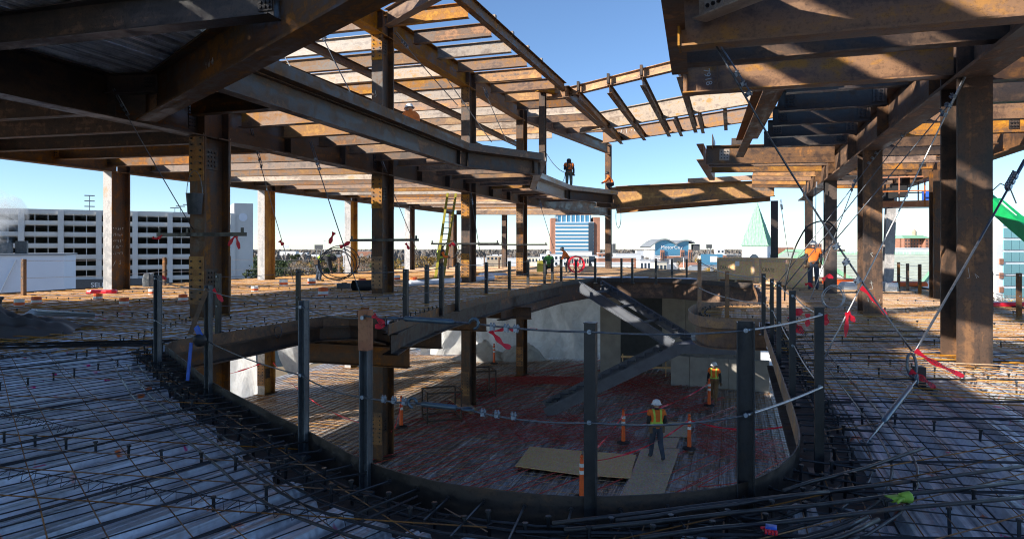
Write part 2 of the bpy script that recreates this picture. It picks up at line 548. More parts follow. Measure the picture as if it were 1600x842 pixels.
def beam(p0, p1, depth, bf, mat, label, cat='steel beam', group=None, tf=None, tw=None, name='steel_beam', prof='I', depth1=None, parent=None):
    """I or C section; p0, p1 lie on the top of steel"""
    m, L = frame_matrix(p0, p1)
    tf = tf or max(0.012, depth * 0.04); tw = tw or max(0.010, depth * 0.025)
    pf = i_prof if prof == 'I' else c_prof
    a = pf(depth, bf, tf, tw); b = pf(depth1 or depth, bf, tf, tw)
    mb = MB(); n = len(a)
    vs = [(0, y, z) for y, z in a] + [(L, y, z) for y, z in b]
    fs = [(j, (j + 1) % n, n + (j + 1) % n, n + j) for j in range(n)]
    if prof == 'I':
        for o in (0, n):
            fs += [(o + 0, o + 1, o + 2, o + 3, o + 10, o + 11), (o + 3, o + 4, o + 9, o + 10), (o + 4, o + 5, o + 6, o + 7, o + 8, o + 9)]
    else:
        for o in (0, n):
            fs += [(o + 0, o + 1, o + 2, o + 3), (o + 0, o + 3, o + 4, o + 7), (o + 4, o + 5, o + 6, o + 7)]
    mb.add(vs, fs)
    o = mb.build(name, M[mat], parent, M=m)
    if parent is None:
        tag(o, label, cat, group)
    return o

def bolt_heads(mb, cx, cy, cz, nx, nz, dx, dz, side, r=0.019, t=0.018):
    """hex bolt heads on a plate whose face looks along local side*y"""
    for i in range(nx):
        for k in range(nz):
            x = cx + (i - (nx - 1) / 2) * dx; z = cz + (k - (nz - 1) / 2) * dz
            vs = []
            for yy in (0, t):
                for j in range(6):
                    an = math.pi / 3 * j
                    vs.append((x + r * math.cos(an), cy + side * yy, z + r * math.sin(an)))
            fs = [(j, (j + 1) % 6, 6 + (j + 1) % 6, 6 + j) for j in range(6)] + [(6, 7, 8, 9, 10, 11)]
            mb.add(vs, fs)

def shear_plate(bm, x, side, depth, rows=4, cols=2, mat='steel_dark', w=0.2, zc=None, h=None):
    """bolted connection plate on the web of a beam"""
    zc = -depth / 2 if zc is None else zc
    h = h or depth * 0.62
    mb = MB(); mb.box((x, side * 0.018, zc), (w, 0.014, h))
    pl = mb.build('connection_plate', M[mat], bm)
    mb = MB(); bolt_heads(mb, x, side * 0.0255, zc, cols, rows, w / (cols + 0.4), h / (rows + 0.5), side, 0.021, 0.02)
    mb.build('bolts', M['bolt'], pl)

def stiffener(bm, x, depth, bf, mat):
    mb = MB(); tf = max(0.012, depth * 0.04)
    for s in (-1, 1):
        mb.box((x, s * (bf / 4 + 0.004), -depth / 2), (0.014, bf / 2 - 0.014, depth - 2 * tf - 0.004))
    mb.build('stiffener', M[mat], bm)

COLN = [0]
def column(x, y, z0, z1, label, bf=0.40, d=0.80, mat='steel_brown', mat_plate='steel_orange', splice=None, bar=None, rot=None, tilt=None, front=None):
    """wide-flange column with its flanges across the row direction; splice = list of heights of bolted splices"""
    e = emp('steel_column', (x, y, z0), label, 'column', 'steel columns', -(RA if rot is None else rot))
    if tilt: e.rotation_euler = (tilt[0], tilt[1], -(RA if rot is None else rot))
    tf, tw = 0.055, 0.035
    prof = [(-bf / 2, -d / 2), (bf / 2, -d / 2), (bf / 2, -d / 2 + tf), (tw / 2, -d / 2 + tf), (tw / 2, d / 2 - tf), (bf / 2, d / 2 - tf), (bf / 2, d / 2), (-bf / 2, d / 2), (-bf / 2, d / 2 - tf), (-tw / 2, d / 2 - tf), (-tw / 2, -d / 2 + tf), (-bf / 2, -d / 2 + tf)]
    mb = MB(); n = 12; H = z1 - z0
    vs = [(a, b, 0) for a, b in prof] + [(a, b, H) for a, b in prof]
    fs = [(j, (j + 1) % n, n + (j + 1) % n, n + j) for j in range(n)]
    for o in (0, n):
        fs += [(o + 0, o + 1, o + 2, o + 3, o + 10, o + 11), (o + 3, o + 4, o + 9, o + 10), (o + 4, o + 5, o + 6, o + 7, o + 8, o + 9)]
    mb.add(vs, fs)
    mb.m[0] = 1 if front else 0  # front flange may get its own paler colour, standing in for light on it
    mb.build('shaft', [M[mat + '_col'], M[(front or mat) + '_col']], e)
    if z0 > -6.5:
        MB().box((0, 0, 0.02), (bf + 0.15, d + 0.15, 0.04)).build('base_plate', M['steel_dark'], e)
    for zs in (splice or []):
        hh = 1.05
        for s in (-1, 1):
            mb = MB(); mb.box((0, s * (d / 2 + 0.018), zs - z0), (bf * 0.96, 0.035, hh))
            pl = mb.build('splice_plate', M[mat_plate], e)
            mb = MB()
            if s == -1:
                bolt_heads2(mb, bf, d, zs - z0, hh)
                mb.build('bolts', M['bolt'], pl)
        mb = MB()
        for s in (-1, 1):
            mb.box((s * (tw / 2 + 0.012), 0, zs - z0), (0.022, d * 0.5, hh * 0.45))
        pl = mb.build('web_plate', M['steel_dark'], e)
        mb = MB()
        for i in range(3):
            for k in range(4):
                yy = (i - 1) * 0.1; zz = zs - z0 + (k - 1.5) * 0.1
                mb.box((tw / 2 + 0.03, yy, zz), (0.02, 0.04, 0.04)); mb.box((-tw / 2 - 0.03, yy, zz), (0.02, 0.04, 0.04))
        mb.build('bolts', M['bolt'], pl)
    if bar:
        zb, x0, x1 = bar
        mb = MB(); mb.bar((x0, -d / 2 - 0.09, zb - z0), (x1, -d / 2 - 0.09, zb - z0), 0.09, 0.08)
        c = mb.build('cross_bar', M['post'], e)
        mb = MB()
        for xx in (x0 + 0.05, x0 + (x1 - x0) * 0.35, x1 - 0.08):
            mb.box((xx, -d / 2 - 0.09, zb - z0 + 0.09), (0.06, 0.03, 0.1))
        mb.build('clip_angle', M['post'], c)
    return e

def bolt_heads2(mb, bf, d, zc, hh):
    for sx in (-1, 1):
        for cx in (0.30,):
            for k in range(7):
                zz = zc + (k - 3) * hh / 7.6
                vs = []; x = sx * cx * bf; r = 0.022
                for yy in (0.036, 0.066):
                    for j in range(6):
                        an = math.pi / 3 * j
                        vs.append((x + r * math.cos(an), -d / 2 - yy, zz + r * math.sin(an)))
                fs = [(j, (j + 1) % 6, 6 + (j + 1) % 6, 6 + j) for j in range(6)] + [(6, 7, 8, 9, 10, 11)]
                mb.add(vs, fs)

def AL(Y): return Vector((-6.8 + 0.325 * (Y - 15.4), Y, 0))
def BL(Y): return Vector((-14.5 + 0.325 * (Y - 25.06), Y, 0))
def CL(Y): return Vector((6.2 + 0.33 * (Y - 9.34), Y, 0))
def DL(Y): return Vector((12.0 + 0.31 * (Y - 16.1), Y, 0))
def up(p, z): return Vector((p[0], p[1], z))
ZL = -5.5                                  # the floor below
# ------------------------------------------------------------------ the deck with its opening
near_px = [(258, 552), (290, 578), (330, 612), (400, 652), (480, 695), (570, 745), (660, 775), (750, 792), (850, 803), (920, 806), (1010, 803), (1100, 795), (1165, 781),
           (1215, 757), (1243, 728), (1249, 700), (1240, 660), (1226, 615), (1211, 570), (1201, 540), (1194, 518)]
tong_px = [(1186, 508), (1130, 507), (1092, 503), (1077, 495), (1079, 488), (1095, 482), (1140, 479), (1180, 478)]
far_px = [(1184, 468), (1180, 456), (1176, 447), (1050, 438.5), (930, 437.5), (878, 443.5), (790, 461), (702, 483), (650, 500), (607, 516), (601, 508), (580, 503.5), (545, 502), (505, 503.5), (465, 509), (400, 521), (330, 533), (290, 540), (268, 545)]
def deckpt(p): return Vector(G(p[0], p[1], 0.0)[:2])
near_c = catmull([deckpt(p) for p in near_px], 3)
tong_c = catmull([deckpt(p) for p in tong_px], 3)
OPEN = near_c + tong_c + [deckpt(p) for p in far_px]
DECK = [Vector(p) for p in ((-26.2, -8), (-14.5 - 1.6 + 0.325 * (20 - 25.06), 20), (-16.1 + 0.325 * (40 - 25.06), 40), (-16.1 + 0.325 * (57.5 - 25.06), 57.5), (2, 56), (8.6, 54),
                            (12.2, 46), (17.4, 31.5), (12.7, 16.6), (5.2, -8))]
HOLE = offset_poly(OPEN, 0.42)

def sheet_with_hole(name, outer, hole, z, mat, kind='structure', thick=0.0):
    b = bmesh.new()
    es = []
    for poly in [outer] + ([hole] if hole else []):
        vs = [b.verts.new((p[0], p[1], z)) for p in poly]
        for i in range(len(vs)):
            es.append(b.edges.new((vs[i], vs[(i + 1) % len(vs)])))
    bmesh.ops.triangle_fill(b, edges=es, use_beauty=True)
    for f in b.faces:
        f.normal_update()
        if f.normal.z < 0: f.normal_flip()
    if thick:
        r = bmesh.ops.extrude_face_region(b, geom=b.faces[:])
        for v in [g for g in r['geom'] if isinstance(g, bmesh.types.BMVert)]:
            v.co.z -= thick
        bmesh.ops.recalc_face_normals(b, faces=b.faces)
    me = bpy.data.meshes.new(name); b.to_mesh(me); b.free()
    me.materials.append(mat)
    o = put(name, me)
    return tag(o, kind=kind)

deck = sheet_with_hole('deck_floor', DECK, OPEN, -0.085, M['flange'], thick=0.012)
deck['label'] = 'steel deck of the upper storey with rebar laid over it'

FL_H = 0.075
def panel_profile(w, flutes):
    """corrugated deck: (y,z) polyline across the width"""
    p = w / flutes; pts = []
    for i in range(flutes):
        y = -w / 2 + i * p
        pts += [(y, -FL_H), (y + p * 0.15, -FL_H), (y + p * 0.18, -FL_H + 0.012), (y + p * 0.21, -FL_H), (y + p * 0.36, -FL_H), (y + p * 0.46, 0.0), (y + p * 0.64, 0.0), (y + p * 0.66, -0.011), (y + p * 0.70, -0.011), (y + p * 0.72, 0.0), (y + p * 0.90, 0.0)]
    pts.append((w / 2, -FL_H))
    return pts

def lay_panels(parent, region, holes, d, z, mat, w=0.60, flutes=2, maxlen=9.0, gap=0.012, name='deck_panel', rise=None):
    d = Vector((d[0], d[1])).normalized(); nrm = Vector((-d.y, d.x))
    cs = [p.dot(nrm) for p in region]
    k0 = math.floor(min(cs) / w); k1 = math.ceil(max(cs) / w)
    prof = panel_profile(w - gap, flutes)
    ang = math.atan2(d.y, d.x)
    cnt = 0
    for k in range(k0, k1 + 1):
        base = nrm * (k * w)
        for s0, s1 in spans(base, d, region, holes):
            s1 -= 0.01
            if s1 - s0 < 0.25: continue
            m = max(1, math.ceil((s1 - s0) / maxlen)); L = (s1 - s0) / m
            for j in range(m):
                mb = MB(); n = len(prof)
                L2 = L - (0.01 if j < m - 1 else 0)
                vs = [(0, y, q) for y, q in prof] + [(L2, y, q) for y, q in prof]
                mb.add(vs, [(i, i + 1, n + i + 1, n + i) for i in range(n - 1)])
                p = base + d * (s0 + j * L)
                zz = z if rise is None else rise(p)
                Mx = Matrix.Translation((p.x, p.y, zz)) @ Matrix.Rotation(ang, 4, 'Z')
                mb.build(name, mat, parent, M=Mx, recalc=False); cnt += 1
    return cnt

# three fields of decking: near left (turned with the curved edge), right, and far left
LD = Vector((0.50, 0.866))
S1 = Vector(G(258, 552)[:2]); S0 = Vector((-15.0, 8.2)); SN = Vector(G(840, 803)[:2])
NEAR_L = [Vector((-20, -8)), Vector((-0.5, -8)), Vector((0.05, 4.6)), SN + Vector((0.1, 1)), S1 + Vector((1.5, -1.0)), S1 + Vector((0, 0.0)), Vector((-17.5, 9.0))]
RIGHT = [Vector((-0.48, -8)), Vector((5.2, -8)), Vector((12.7, 16.6)), Vector((17.4, 31.5)), Vector((12.2, 46)), Vector((8.6, 54)), Vector((2, 56)), Vector((3.4, 31.0)), Vector((0.08, 4.6))]
FAR_L = [Vector((-17.48, 9.02)), S1 + Vector((0.0, 0.02)), S1 + Vector((1.52, -1.0)), Vector((3.35, 31.0)), Vector((1.98, 56)), Vector((-5.56, 57.5)), Vector((-11.2, 40)), Vector((-17.7, 20)), Vector((-21, 9))]
n1 = lay_panels(deck, NEAR_L, [HOLE], LD, 0.0, M['galv'])
n2 = lay_panels(deck, RIGHT, [HOLE], (RD.x, RD.y), -0.003, M['galv'])
n3 = lay_panels(deck, FAR_L, [HOLE], (RD.x, RD.y), -0.006, M['galv'], w=0.9, flutes=3, maxlen=12)

# steel curb (pour stop) round the opening, one strip per stretch
def curb(pts, h, th, label, z0=-0.085, mat='steel_dark', name='edge_plate', closed=False):
    pts = [Vector(p) for p in pts]
    mb = MB(); n = len(pts); vs = []
    for i, p in enumerate(pts):
        a = pts[max(i - 1, 0)]; b = pts[min(i + 1, n - 1)]
        t = (b - a).normalized(); nn = Vector((t.y, -t.x))
        for s in (-1, 1):
            for zz in (z0, z0 + h):
                vs.append((p.x + nn.x * s * th / 2, p.y + nn.y * s * th / 2, zz))
    fs = []
    for i in range(n - 1):
        o = i * 4; q = o + 4
        fs += [(o, o + 1, q + 1, q), (o + 2, q + 2, q + 3, o + 3), (o + 1, o + 3, q + 3, q + 1), (o, q, q + 2, o + 2)]
    fs += [(0, 2, 3, 1), ((n - 1) * 4, (n - 1) * 4 + 1, (n - 1) * 4 + 3, (n - 1) * 4 + 2)]
    mb.add(vs, fs)
    o = mb.build(name, M[mat], None)
    return tag(o, label, 'edge plate', 'curbs round the opening')
M['curb'] = rust('curb_steel', (0.042, 0.034, 0.030), (0.085, 0.062, 0.05), (0.17, 0.10, 0.06), 0.4, 0.6)
curb(near_c[:45], 0.20, 0.012, 'curved dark steel curb along the near rim of the opening', mat='curb')
curb(near_c[44:], 0.20, 0.012, 'steel curb running back along the right rim of the opening', mat='steel_tan')
curb(tong_c, 0.22, 0.012, 'rounded pale rusty curb of the small balcony over the opening', mat='steel_tan')
fp = [deckpt(p) for p in far_px]
curb(fp[:3], 0.2, 0.012, 'short steel curb beside the crate at the right of the opening', mat='steel_tan')
curb(fp[2:6], 0.2, 0.012, 'steel curb along the far rim of the opening by the stair head', mat='curb')
curb(fp[5:10], 0.2, 0.012, 'straight steel curb on the far left rim of the opening', mat='steel_brown')
curb(fp[10:] + [near_c[0]], 0.2, 0.012, 'curved steel curb at the left corner of the opening', mat='steel_brown')
# edge beams under the rim
def rim_beam(pts, depth, label, inset=0.16, mat='steel_dark', z=-0.10, bf=0.22):
    off = offset_poly(OPEN, inset)
    idx = pts
    mb = MB(); prof = i_prof(depth, bf, 0.025, 0.02); n = len(prof); vs = []; fs = []
    P = [off[i % len(off)] for i in idx]
    for k, p in enumerate(P):
        a = P[max(k - 1, 0)]; b = P[min(k + 1, len(P) - 1)]
        t = (b - a).normalized(); nn = Vector((t.y, -t.x))
        vs += [(p.x + nn.x * y, p.y + nn.y * y, z + q) for y, q in prof]
    for k in range(len(P) - 1):
        fs += [(k * n + j, k * n + (j + 1) % n, (k + 1) * n + (j + 1) % n, (k + 1) * n + j) for j in range(n)]
    mb.add(vs, fs)
    o = mb.build('edge_beam', M[mat], None)
    return tag(o, label, 'steel beam', 'edge beams under the deck rim')
nn_ = len(near_c); nt_ = len(tong_c); tot = len(OPEN)
rim_beam(list(range(0, nn_)), 0.55, 'curved edge beam below the near rim of the opening')
rim_beam(list(range(nn_, nn_ + nt_)), 0.42, 'curved rusty edge beam below the small balcony', mat='steel_tan')
rim_beam(list(range(nn_ + nt_ + 1, nn_ + nt_ + 7)), 0.75, 'deep brown edge beam below the far rim of the opening', mat='steel_brown', bf=0.3)
rim_beam(list(range(nn_ + nt_ + 5, nn_ + nt_ + 10)), 0.42, 'straight dark edge beam below the far left rim of the opening', mat='steel_dark', bf=0.3)
rim_beam(list(range(nn_ + nt_ + 10, tot)) + [0], 0.30, 'bent dark edge beam below the left corner of the opening', mat='steel_dark', bf=0.3)
# stub beams seen in section below the deck edge at the left of the opening
for i, (px, py, L) in enumerate(((690, 487, 4.0), (830, 458, 4.0), (640, 506, 2.5), (760, 470, 4.0))):
    p = G(px, py); p.z = -0.48
    beam(p - TD * 0.25 * 0, p - TD * L, 0.42, 0.2, 'steel_brown', 'stub floor beam under the left deck, %s from the near side' % ORD[[1, 3, 0, 2][i]], group='stub beams under the deck')
# perimeter curbs of the deck
for a, b, lab in ((0, 1, 'thin edge angle along the left rim of the deck near the camera'), (1, 2, 'thin edge angle along the left rim of the deck by the parking garage'),
                  (2, 3, 'thin edge angle along the far left rim of the deck'), (3, 5, 'thin edge angle along the far end of the deck'), (5, 7, 'thin edge angle along the far right rim of the deck by the church'),
                  (7, 9, 'thin edge angle along the right rim of the deck')):
    o = curb(DECK[a:b + 1], 0.16, 0.012, lab); o['group'] = 'outer rim of the deck'

# ------------------------------------------------------------------ floor below
LOWER = [Vector(p) for p in ((-16.5, 8), (9, 6), (17, 31), (13, 47), (9, 55), (-4.5, 58), (-11.2, 42), (-17, 24))]
low = sheet_with_hole('lower_floor', LOWER, None, ZL - 0.085, M['flange'], thick=0.2)
low['label'] = 'floor of the storey below with rebar and red heating tubes'
lay_panels(low, LOWER, [], (RD.x, RD.y), ZL, M['galv_low'], w=0.9, flutes=3, maxlen=14)
# ground far below
gm, gnt, gp = new_mat('ground')
gv = coords(gnt, (1, 1, 1), rnd=False)
g1 = noise(gnt, gv, 0.012, 8, 0.7)
g2 = noise(gnt, gv, 0.25, 6, 0.7)
gc = ramp(gnt, g1.outputs['Fac'], [(0.34, (0.20, 0.155, 0.085)), (0.45, (0.28, 0.20, 0.11)), (0.52, (0.11, 0.11, 0.11)), (0.6, (0.24, 0.23, 0.21)), (0.68, (0.16, 0.15, 0.07))])
gc2 = mix(gnt, 0.5, gc.outputs[0], ramp(gnt, g2.outputs['Fac'], [(0.3, (0.6, 0.6, 0.6)), (0.7, (1.2, 1.2, 1.2))]).outputs[0], 'MULTIPLY')
gnt.links.new(gc2, gp.inputs['Base Color']); gp.inputs['Roughness'].default_value = 0.95
ZG = -15.0
mb = MB(); mb.add([(-6000, -600, ZG), (6000, -600, ZG), (6000, 9000, ZG), (-6000, 9000, ZG)], [(0, 1, 2, 3)])
tag(mb.build('ground', gm), kind='structure')
# the building's own lower storeys, so that it stands on the ground
mb = MB()
base = [Vector(p) for p in ((-24, -7), (-16.4, 24), (-10.8, 42), (-4.2, 57.5), (8.6, 54.5), (12.8, 46.5), (17.2, 31), (4.8, -7))]
for i in range(len(base)):
    a, b = base[i], base[(i + 1) % len(base)]
    k = len(mb.v)
    mb.add([(a.x, a.y, ZG), (b.x, b.y, ZG), (b.x, b.y, ZL - 0.4), (a.x, a.y, ZL - 0.4)], [(0, 1, 2, 3)])
o = mb.build('lower_storeys', M['concrete']); tag(o, kind='structure')

# ------------------------------------------------------------------ columns
A = [AL(15.4), AL(22.97), AL(30.4), AL(38.0)]
B = [BL(25.06), Vector((-11.9, 33.1, 0)), BL(40.4), BL(47.7)]
C = [Vector((6.2, 9.34, 0)), Vector((8.41, 16.06, 0)), Vector((10.7, 22.97, 0)), Vector((12.95, 29.8, 0))]
D = [Vector((12.9, 20.7, 0)), Vector((15.7, 29.0, 0))]
F = Vector((7.2, 51.0, 0))
column(A[0].x, A[0].y, ZL, 4.78, 'heavy brown column with a galvanised bucket hung on it', splice=[1.0 - 0.15, 3.55, -4.6], bar=(1.85, -1.0, 1.35))
column(A[1].x, A[1].y, ZL, 9.38, 'tall column with orange upper shaft behind the left rim of the opening', splice=[0.75, 3.4, 8.3, -4.4], bar=(1.82, -0.95, 1.55), mat='steel_brown')
column(A[2].x, A[2].y, ZL, 9.38, 'dark bolted column just right of the yellow ladder', splice=[0.8, 3.4, 8.3, -4.4], bar=(1.75, -1.6, 1.6))
column(A[3].x, A[3].y, ZL, 9.38, 'slender brown column at the far end of the inner left row', splice=[0.8, 3.2, -4.4], bar=(1.75, -2.4, 1.6))
column(AL(7.8).x, AL(7.8).y, ZL, 4.78, 'brown column out of view left of the camera')
column(B[0].x, B[0].y, ZL, 4.32, 'big perimeter column with chalk writing in front of the garage', mat='steel_brown', front='steel_grey')
column(B[1].x, B[1].y, ZL, 4.32, 'perimeter column with bright orange face right of the garage', mat='steel_orange', splice=[-4.5], front='steel_grey')  # grey front and orange side put the light on the column into colour
column(B[2].x, B[2].y, ZL, 4.32, 'perimeter column with orange face behind the stooping worker', mat='steel_orange', splice=[-4.5], front='steel_grey')
column(B[3].x, B[3].y, ZL, 4.32, 'grey-brown perimeter column left of the ladder', mat='steel_brown', front='steel_grey')
column(BL(55.0).x, BL(55.0).y, ZL, 4.32, 'thin far perimeter column right behind the ladder', mat='steel_brown')
column(-0.6, 54.5, ZL, 4.3, 'thin far column between the ladder and the slender brown column', mat='steel_brown', bf=0.35, d=0.4)
column(C[0].x, C[0].y, ZL, 4.25, 'massive rust-streaked column at the right of the picture', mat='steel_brown')
column(C[1].x, C[1].y, ZL, 3.8, 'brown column with chalk marks standing in the sunlit patch', mat='steel_brown')
column(C[2].x, C[2].y, ZL, 3.8, 'dark column beside the worker in the orange vest', mat='steel_dark', bf=0.36, d=0.5)
column(C[3].x, C[3].y, ZL, 3.8, 'thin column right behind the church spire', mat='steel_dark', bf=0.3, d=0.4)
column(D[0].x, D[0].y, ZL, 3.9, 'brown column beside the lift basket at the right', mat='steel_brown', bf=0.34, d=0.5)
column(D[1].x, D[1].y, ZL, 3.95, 'slightly leaning grey column before the slate church roof', mat='steel_grey', bf=0.36, d=0.5, tilt=(0, R(2.2), 0))
column(F.x, F.y, ZL, 9.3, 'slender far column left of the arched casino hall', mat='steel_brown', bf=0.42, d=0.5)
column(1.5, 33.4, 4.82, 9.2, 'slim upper column left of the worker standing on the beam', mat='steel_brown', bf=0.3, d=0.32)
column(Q(1210, 300, 44).x, 44.0, ZL, 4.6, 'slender column standing right of the green spire', mat='steel_dark', bf=0.42, d=0.5)
# ------------------------------------------------------------------ roof frame, lower level, left side
TOS = 4.80
G1 = 'girders over the inner left column row'
ys = [-6, 7.8, 15.4, 22.97, 30.4, 38.0]
labs = ['girder over the camera position, out of view', 'deep dark girder filling the upper left corner', 'deep girder running from the bucket column to the next column', 'girder between the second and third inner columns', 'girder between the third inner column and the slender brown column']
for i in range(5):
    p, q = AL(ys[i] + 0.02), AL(ys[i + 1] - 0.02)
    g = beam(up(p, TOS), up(q, TOS), 0.80, 0.42, 'steel_dark' if i < 2 else 'steel_brown', labs[i], 'girder', G1)
    for k in range(1, 3):
        stiffener(g, (q - p).length * k / 3, 0.8, 0.42, 'steel_dark')
    shear_plate(g, (q - p).length - 0.55, 1, 0.8, 6, 3); shear_plate(g, (q - p).length - 0.55, -1, 0.8, 6, 3)
beam(up(A[3] + RD * 0.45, TOS), up(F - RD * 0.25, TOS - 0.05), 0.8, 0.4, 'steel_brown', 'long brown girder running away to the slender far column', 'girder', G1)
ys = [4, 14.5, 25.06, 33.1, 40.4, 47.7, 55]
lb = ['near perimeter girder, mostly out of view at the left', 'perimeter girder reaching in at the left edge above the garage', 'perimeter girder right of the chalked column', 'perimeter girder above the stooping worker', 'perimeter girder left of the ladder', 'far perimeter girder behind the ladder']
for i in range(6):
    g = beam(up(BL(ys[i] + 0.02), 5.0), up(BL(ys[i + 1] - 0.02), 5.0), 0.68, 0.36, 'steel_brown', lb[i], 'girder', 'girders along the left perimeter')
    stiffener(g, 0.4, 0.68, 0.36, 'steel_dark'); shear_plate(g, (ys[i + 1] - ys[i]) - 0.3, 1, 0.68, 5, 2, 'steel_orange')
beam(Vector((BL(55).x + 0.3, 55.0, 4.95)), Vector((6.9, 51.4, 4.75)), 0.7, 0.36, 'steel_tan', 'girder closing the far end of the left roof frame', 'girder', 'girders along the left perimeter')
# secondaries between the inner row and the perimeter
k = 0; Y = 0.6; mats = ['steel_brown', 'steel_brown', 'steel_tan', 'steel_brown', 'steel_orange']
while Y < 50:
    s = 10.75
    p = AL(Y) - TD * 0.24; q = AL(Y) - TD * (s - 0.2)
    if Y > 0:
        far = Y > 20
        mt = 'steel_brown' if not far else ['steel_tan', 'steel_orange', 'steel_grey', 'steel_brown'][k % 4]
        b_ = beam(up(p, TOS), up(q, TOS + 0.16), 0.46, 0.24, mt, 'roof joist left of the inner row, %s from the near end' % ORD[k], 'roof joist', 'joists between the inner row and the left perimeter')
        if Y < 32:
            shear_plate(b_, s - 0.75, 1, 0.46, 3, 2, 'steel_orange')
            shear_plate(b_, 0.3, -1, 0.46, 3, 2)
        k += 1
    Y += 1.9
# near beams at the upper left
b_ = beam(up(AL(9.95) + TD * 0.24, TOS), Vector((-2.9, 8.32, TOS)), 0.44, 0.28, 'steel_dark', 'long dark beam crossing the top left corner under the metal deck')
shear_plate(b_, 5.55, -1, 0.44, 4, 3)
dg = beam(Vector((-7.15, 13.35, TOS - 0.01)), Vector((-0.3, 5.6, TOS - 0.01)), 0.76, 0.36, 'steel_brown', 'heavy diagonal beam rising from the bucket column to the top edge', tf=0.035)
mb = MB(); mb.box((0.6, -0.03, -0.35), (0.5, 0.02, 0.66)); mb.build('cover_plate', M['steel_brown'], dg)
b_ = beam(Vector((-7.55, 12.75, TOS - 0.02)), Vector((-6.55, 12.62, TOS - 0.02)), 0.36, 0.24, 'steel_dark', 'short dark stub with nine bolts between girder and diagonal beam')
shear_plate(b_, 0.85, -1, 0.36, 3, 3)
# edge of the roof opening: beams with an upstanding bent plate
EP = [Vector((-5.6, 9.6)), Vector((-1.75, 22.9)), Vector((0.95, 25.5)), Vector((0.95, 31.6)), Vector((3.0, 38.2)), Vector((6.2, 41.8))]
EP[0] = Vector((-4.77, 12.7)) - Vector((0.3, 1.0)) * 1.2
lab = ['long edge beam running down from the upper left over the opening', 'short edge beam at the bend over the ladder', 'edge beam turning away above the far opening', 'grey edge beam leading to the standing worker', 'edge beam under the standing worker']
for i in range(5):
    p, q = EP[i], EP[i + 1]
    t = (q - p).normalized(); e0 = p + t * 0.03; e1 = q - t * 0.03
    b_ = beam((e0.x, e0.y, TOS), (e1.x, e1.y, TOS), 0.52, 0.26, ['steel_brown', 'steel_brown', 'steel_grey', 'steel_grey', 'steel_dark'][i], lab[i], group='edge beams of the roof opening')
    L = (e1 - e0).length
    mb = MB(); mb.box((L / 2, -0.20, 0.008), (L, 0.30, 0.012)); mb.box((L / 2, -0.35, 0.13), (L, 0.012, 0.25))
    mb.build('bent_plate', M['steel_brown'] if i < 2 else M['steel_grey'], b_)
    stiffener(b_, 0.25, 0.52, 0.26, 'steel_dark'); stiffener(b_, L - 0.25, 0.52, 0.26, 'steel_dark')
# stubs between the inner row girder and that edge
def x_edge(p):
    """distance along TD from p to the edge polyline"""
    best = None
    for i in range(5):
        a, b = EP[i], EP[i + 1]
        e = b - a; den = TD.x * -e.y + e.x * TD.y
        if abs(den) < 1e-6: continue
        dx, dy = a.x - p.x, a.y - p.y
        s = (dx * -e.y + e.x * dy) / den
        u = (TD.x * dy - TD.y * dx) / den
        if 0 <= u <= 1 and s > 0.3 and (best is None or s < best): best = s
    return best
k = 0; Y = 14.6
while Y < 47:
    p = AL(Y); s = x_edge(p)
    if s:
        b_ = beam(up(p + TD * 0.24, TOS - 0.01), up(p + TD * (s - 0.16), TOS - 0.01), 0.42, 0.22, ['steel_brown', 'steel_tan', 'steel_orange', 'steel_brown', 'steel_orange'][k % 5], 'stub joist between inner row and roof opening, %s from the near end' % ORD[k], 'roof joist', 'stub joists at the roof opening')
        shear_plate(b_, s - 0.6, -1, 0.42, 3, 2)
        k += 1
    Y += 1.5
# ------------------------------------------------------------------ upper level, left side
UT = 9.40
ys = [-10, 2, 15.4, 22.97, 30.4, 38.0]
for i in range(1, 5):
    g = beam(up(AL(ys[i] + 0.02), UT), up(AL(ys[i + 1] - 0.02), UT), 0.78, 0.42, 'steel_orange' if i > 1 else 'steel_brown',
             ['upper girder far behind the camera', 'upper girder over the metal roof deck', 'upper girder entering at the top beside the diagonal beam', 'upper orange girder between the two nearest upper columns', 'upper orange girder at the far upper columns'][i], 'girder', 'girders of the upper level')
    shear_plate(g, (ys[i + 1] - ys[i]) - 0.4, 1, 0.78, 6, 2)
beam(up(A[3] + RD * 0.45, UT), up(F - RD * 0.4, UT - 0.1), 0.7, 0.36, 'steel_brown', 'upper girder leaning away to the slender far column', 'girder', 'girders of the upper level')
def UE(Y): return Vector((-1.57 + 0.3435 * (Y - 21.0), Y, 0))
ue = beam(up(UE(-8), UT + 0.1), up(UE(32.9), UT + 0.1), 0.42, 0.24, 'steel_brown', 'long edge beam of the upper level slanting down against the sky')
beam(up(UE(33.2), UT + 0.05), up(UE(45.6), UT - 0.02), 0.55, 0.3, 'steel_brown', 'brown edge beam of the upper level before the far frame')
for i, o_ in enumerate((1.5, 3.1)):  # unseen beams, added to throw diagonal shadows on the right roof frame
    beam(up(UE(-8) + TD * o_, UT + 0.1), up(UE(15.5) + TD * o_, UT + 0.1), 0.5, 0.3, 'steel_brown', ['upper roof beam above the picture, just right of the slanting edge beam', 'upper roof beam above the picture, farther right of the slanting edge beam'][i], group='upper beams above the picture')
mb = MB()
for i in range(9):
    mb.box((24 + i * 1.9, 0, 0.06), (0.16, 0.2, 0.12))
mb.build('clip_angle', M['steel_grey'], ue)
k = 0; Y = 15.0; mj = ['steel_grey', 'steel_tan', 'steel_orange', 'steel_tan', 'steel_orange', 'steel_brown']
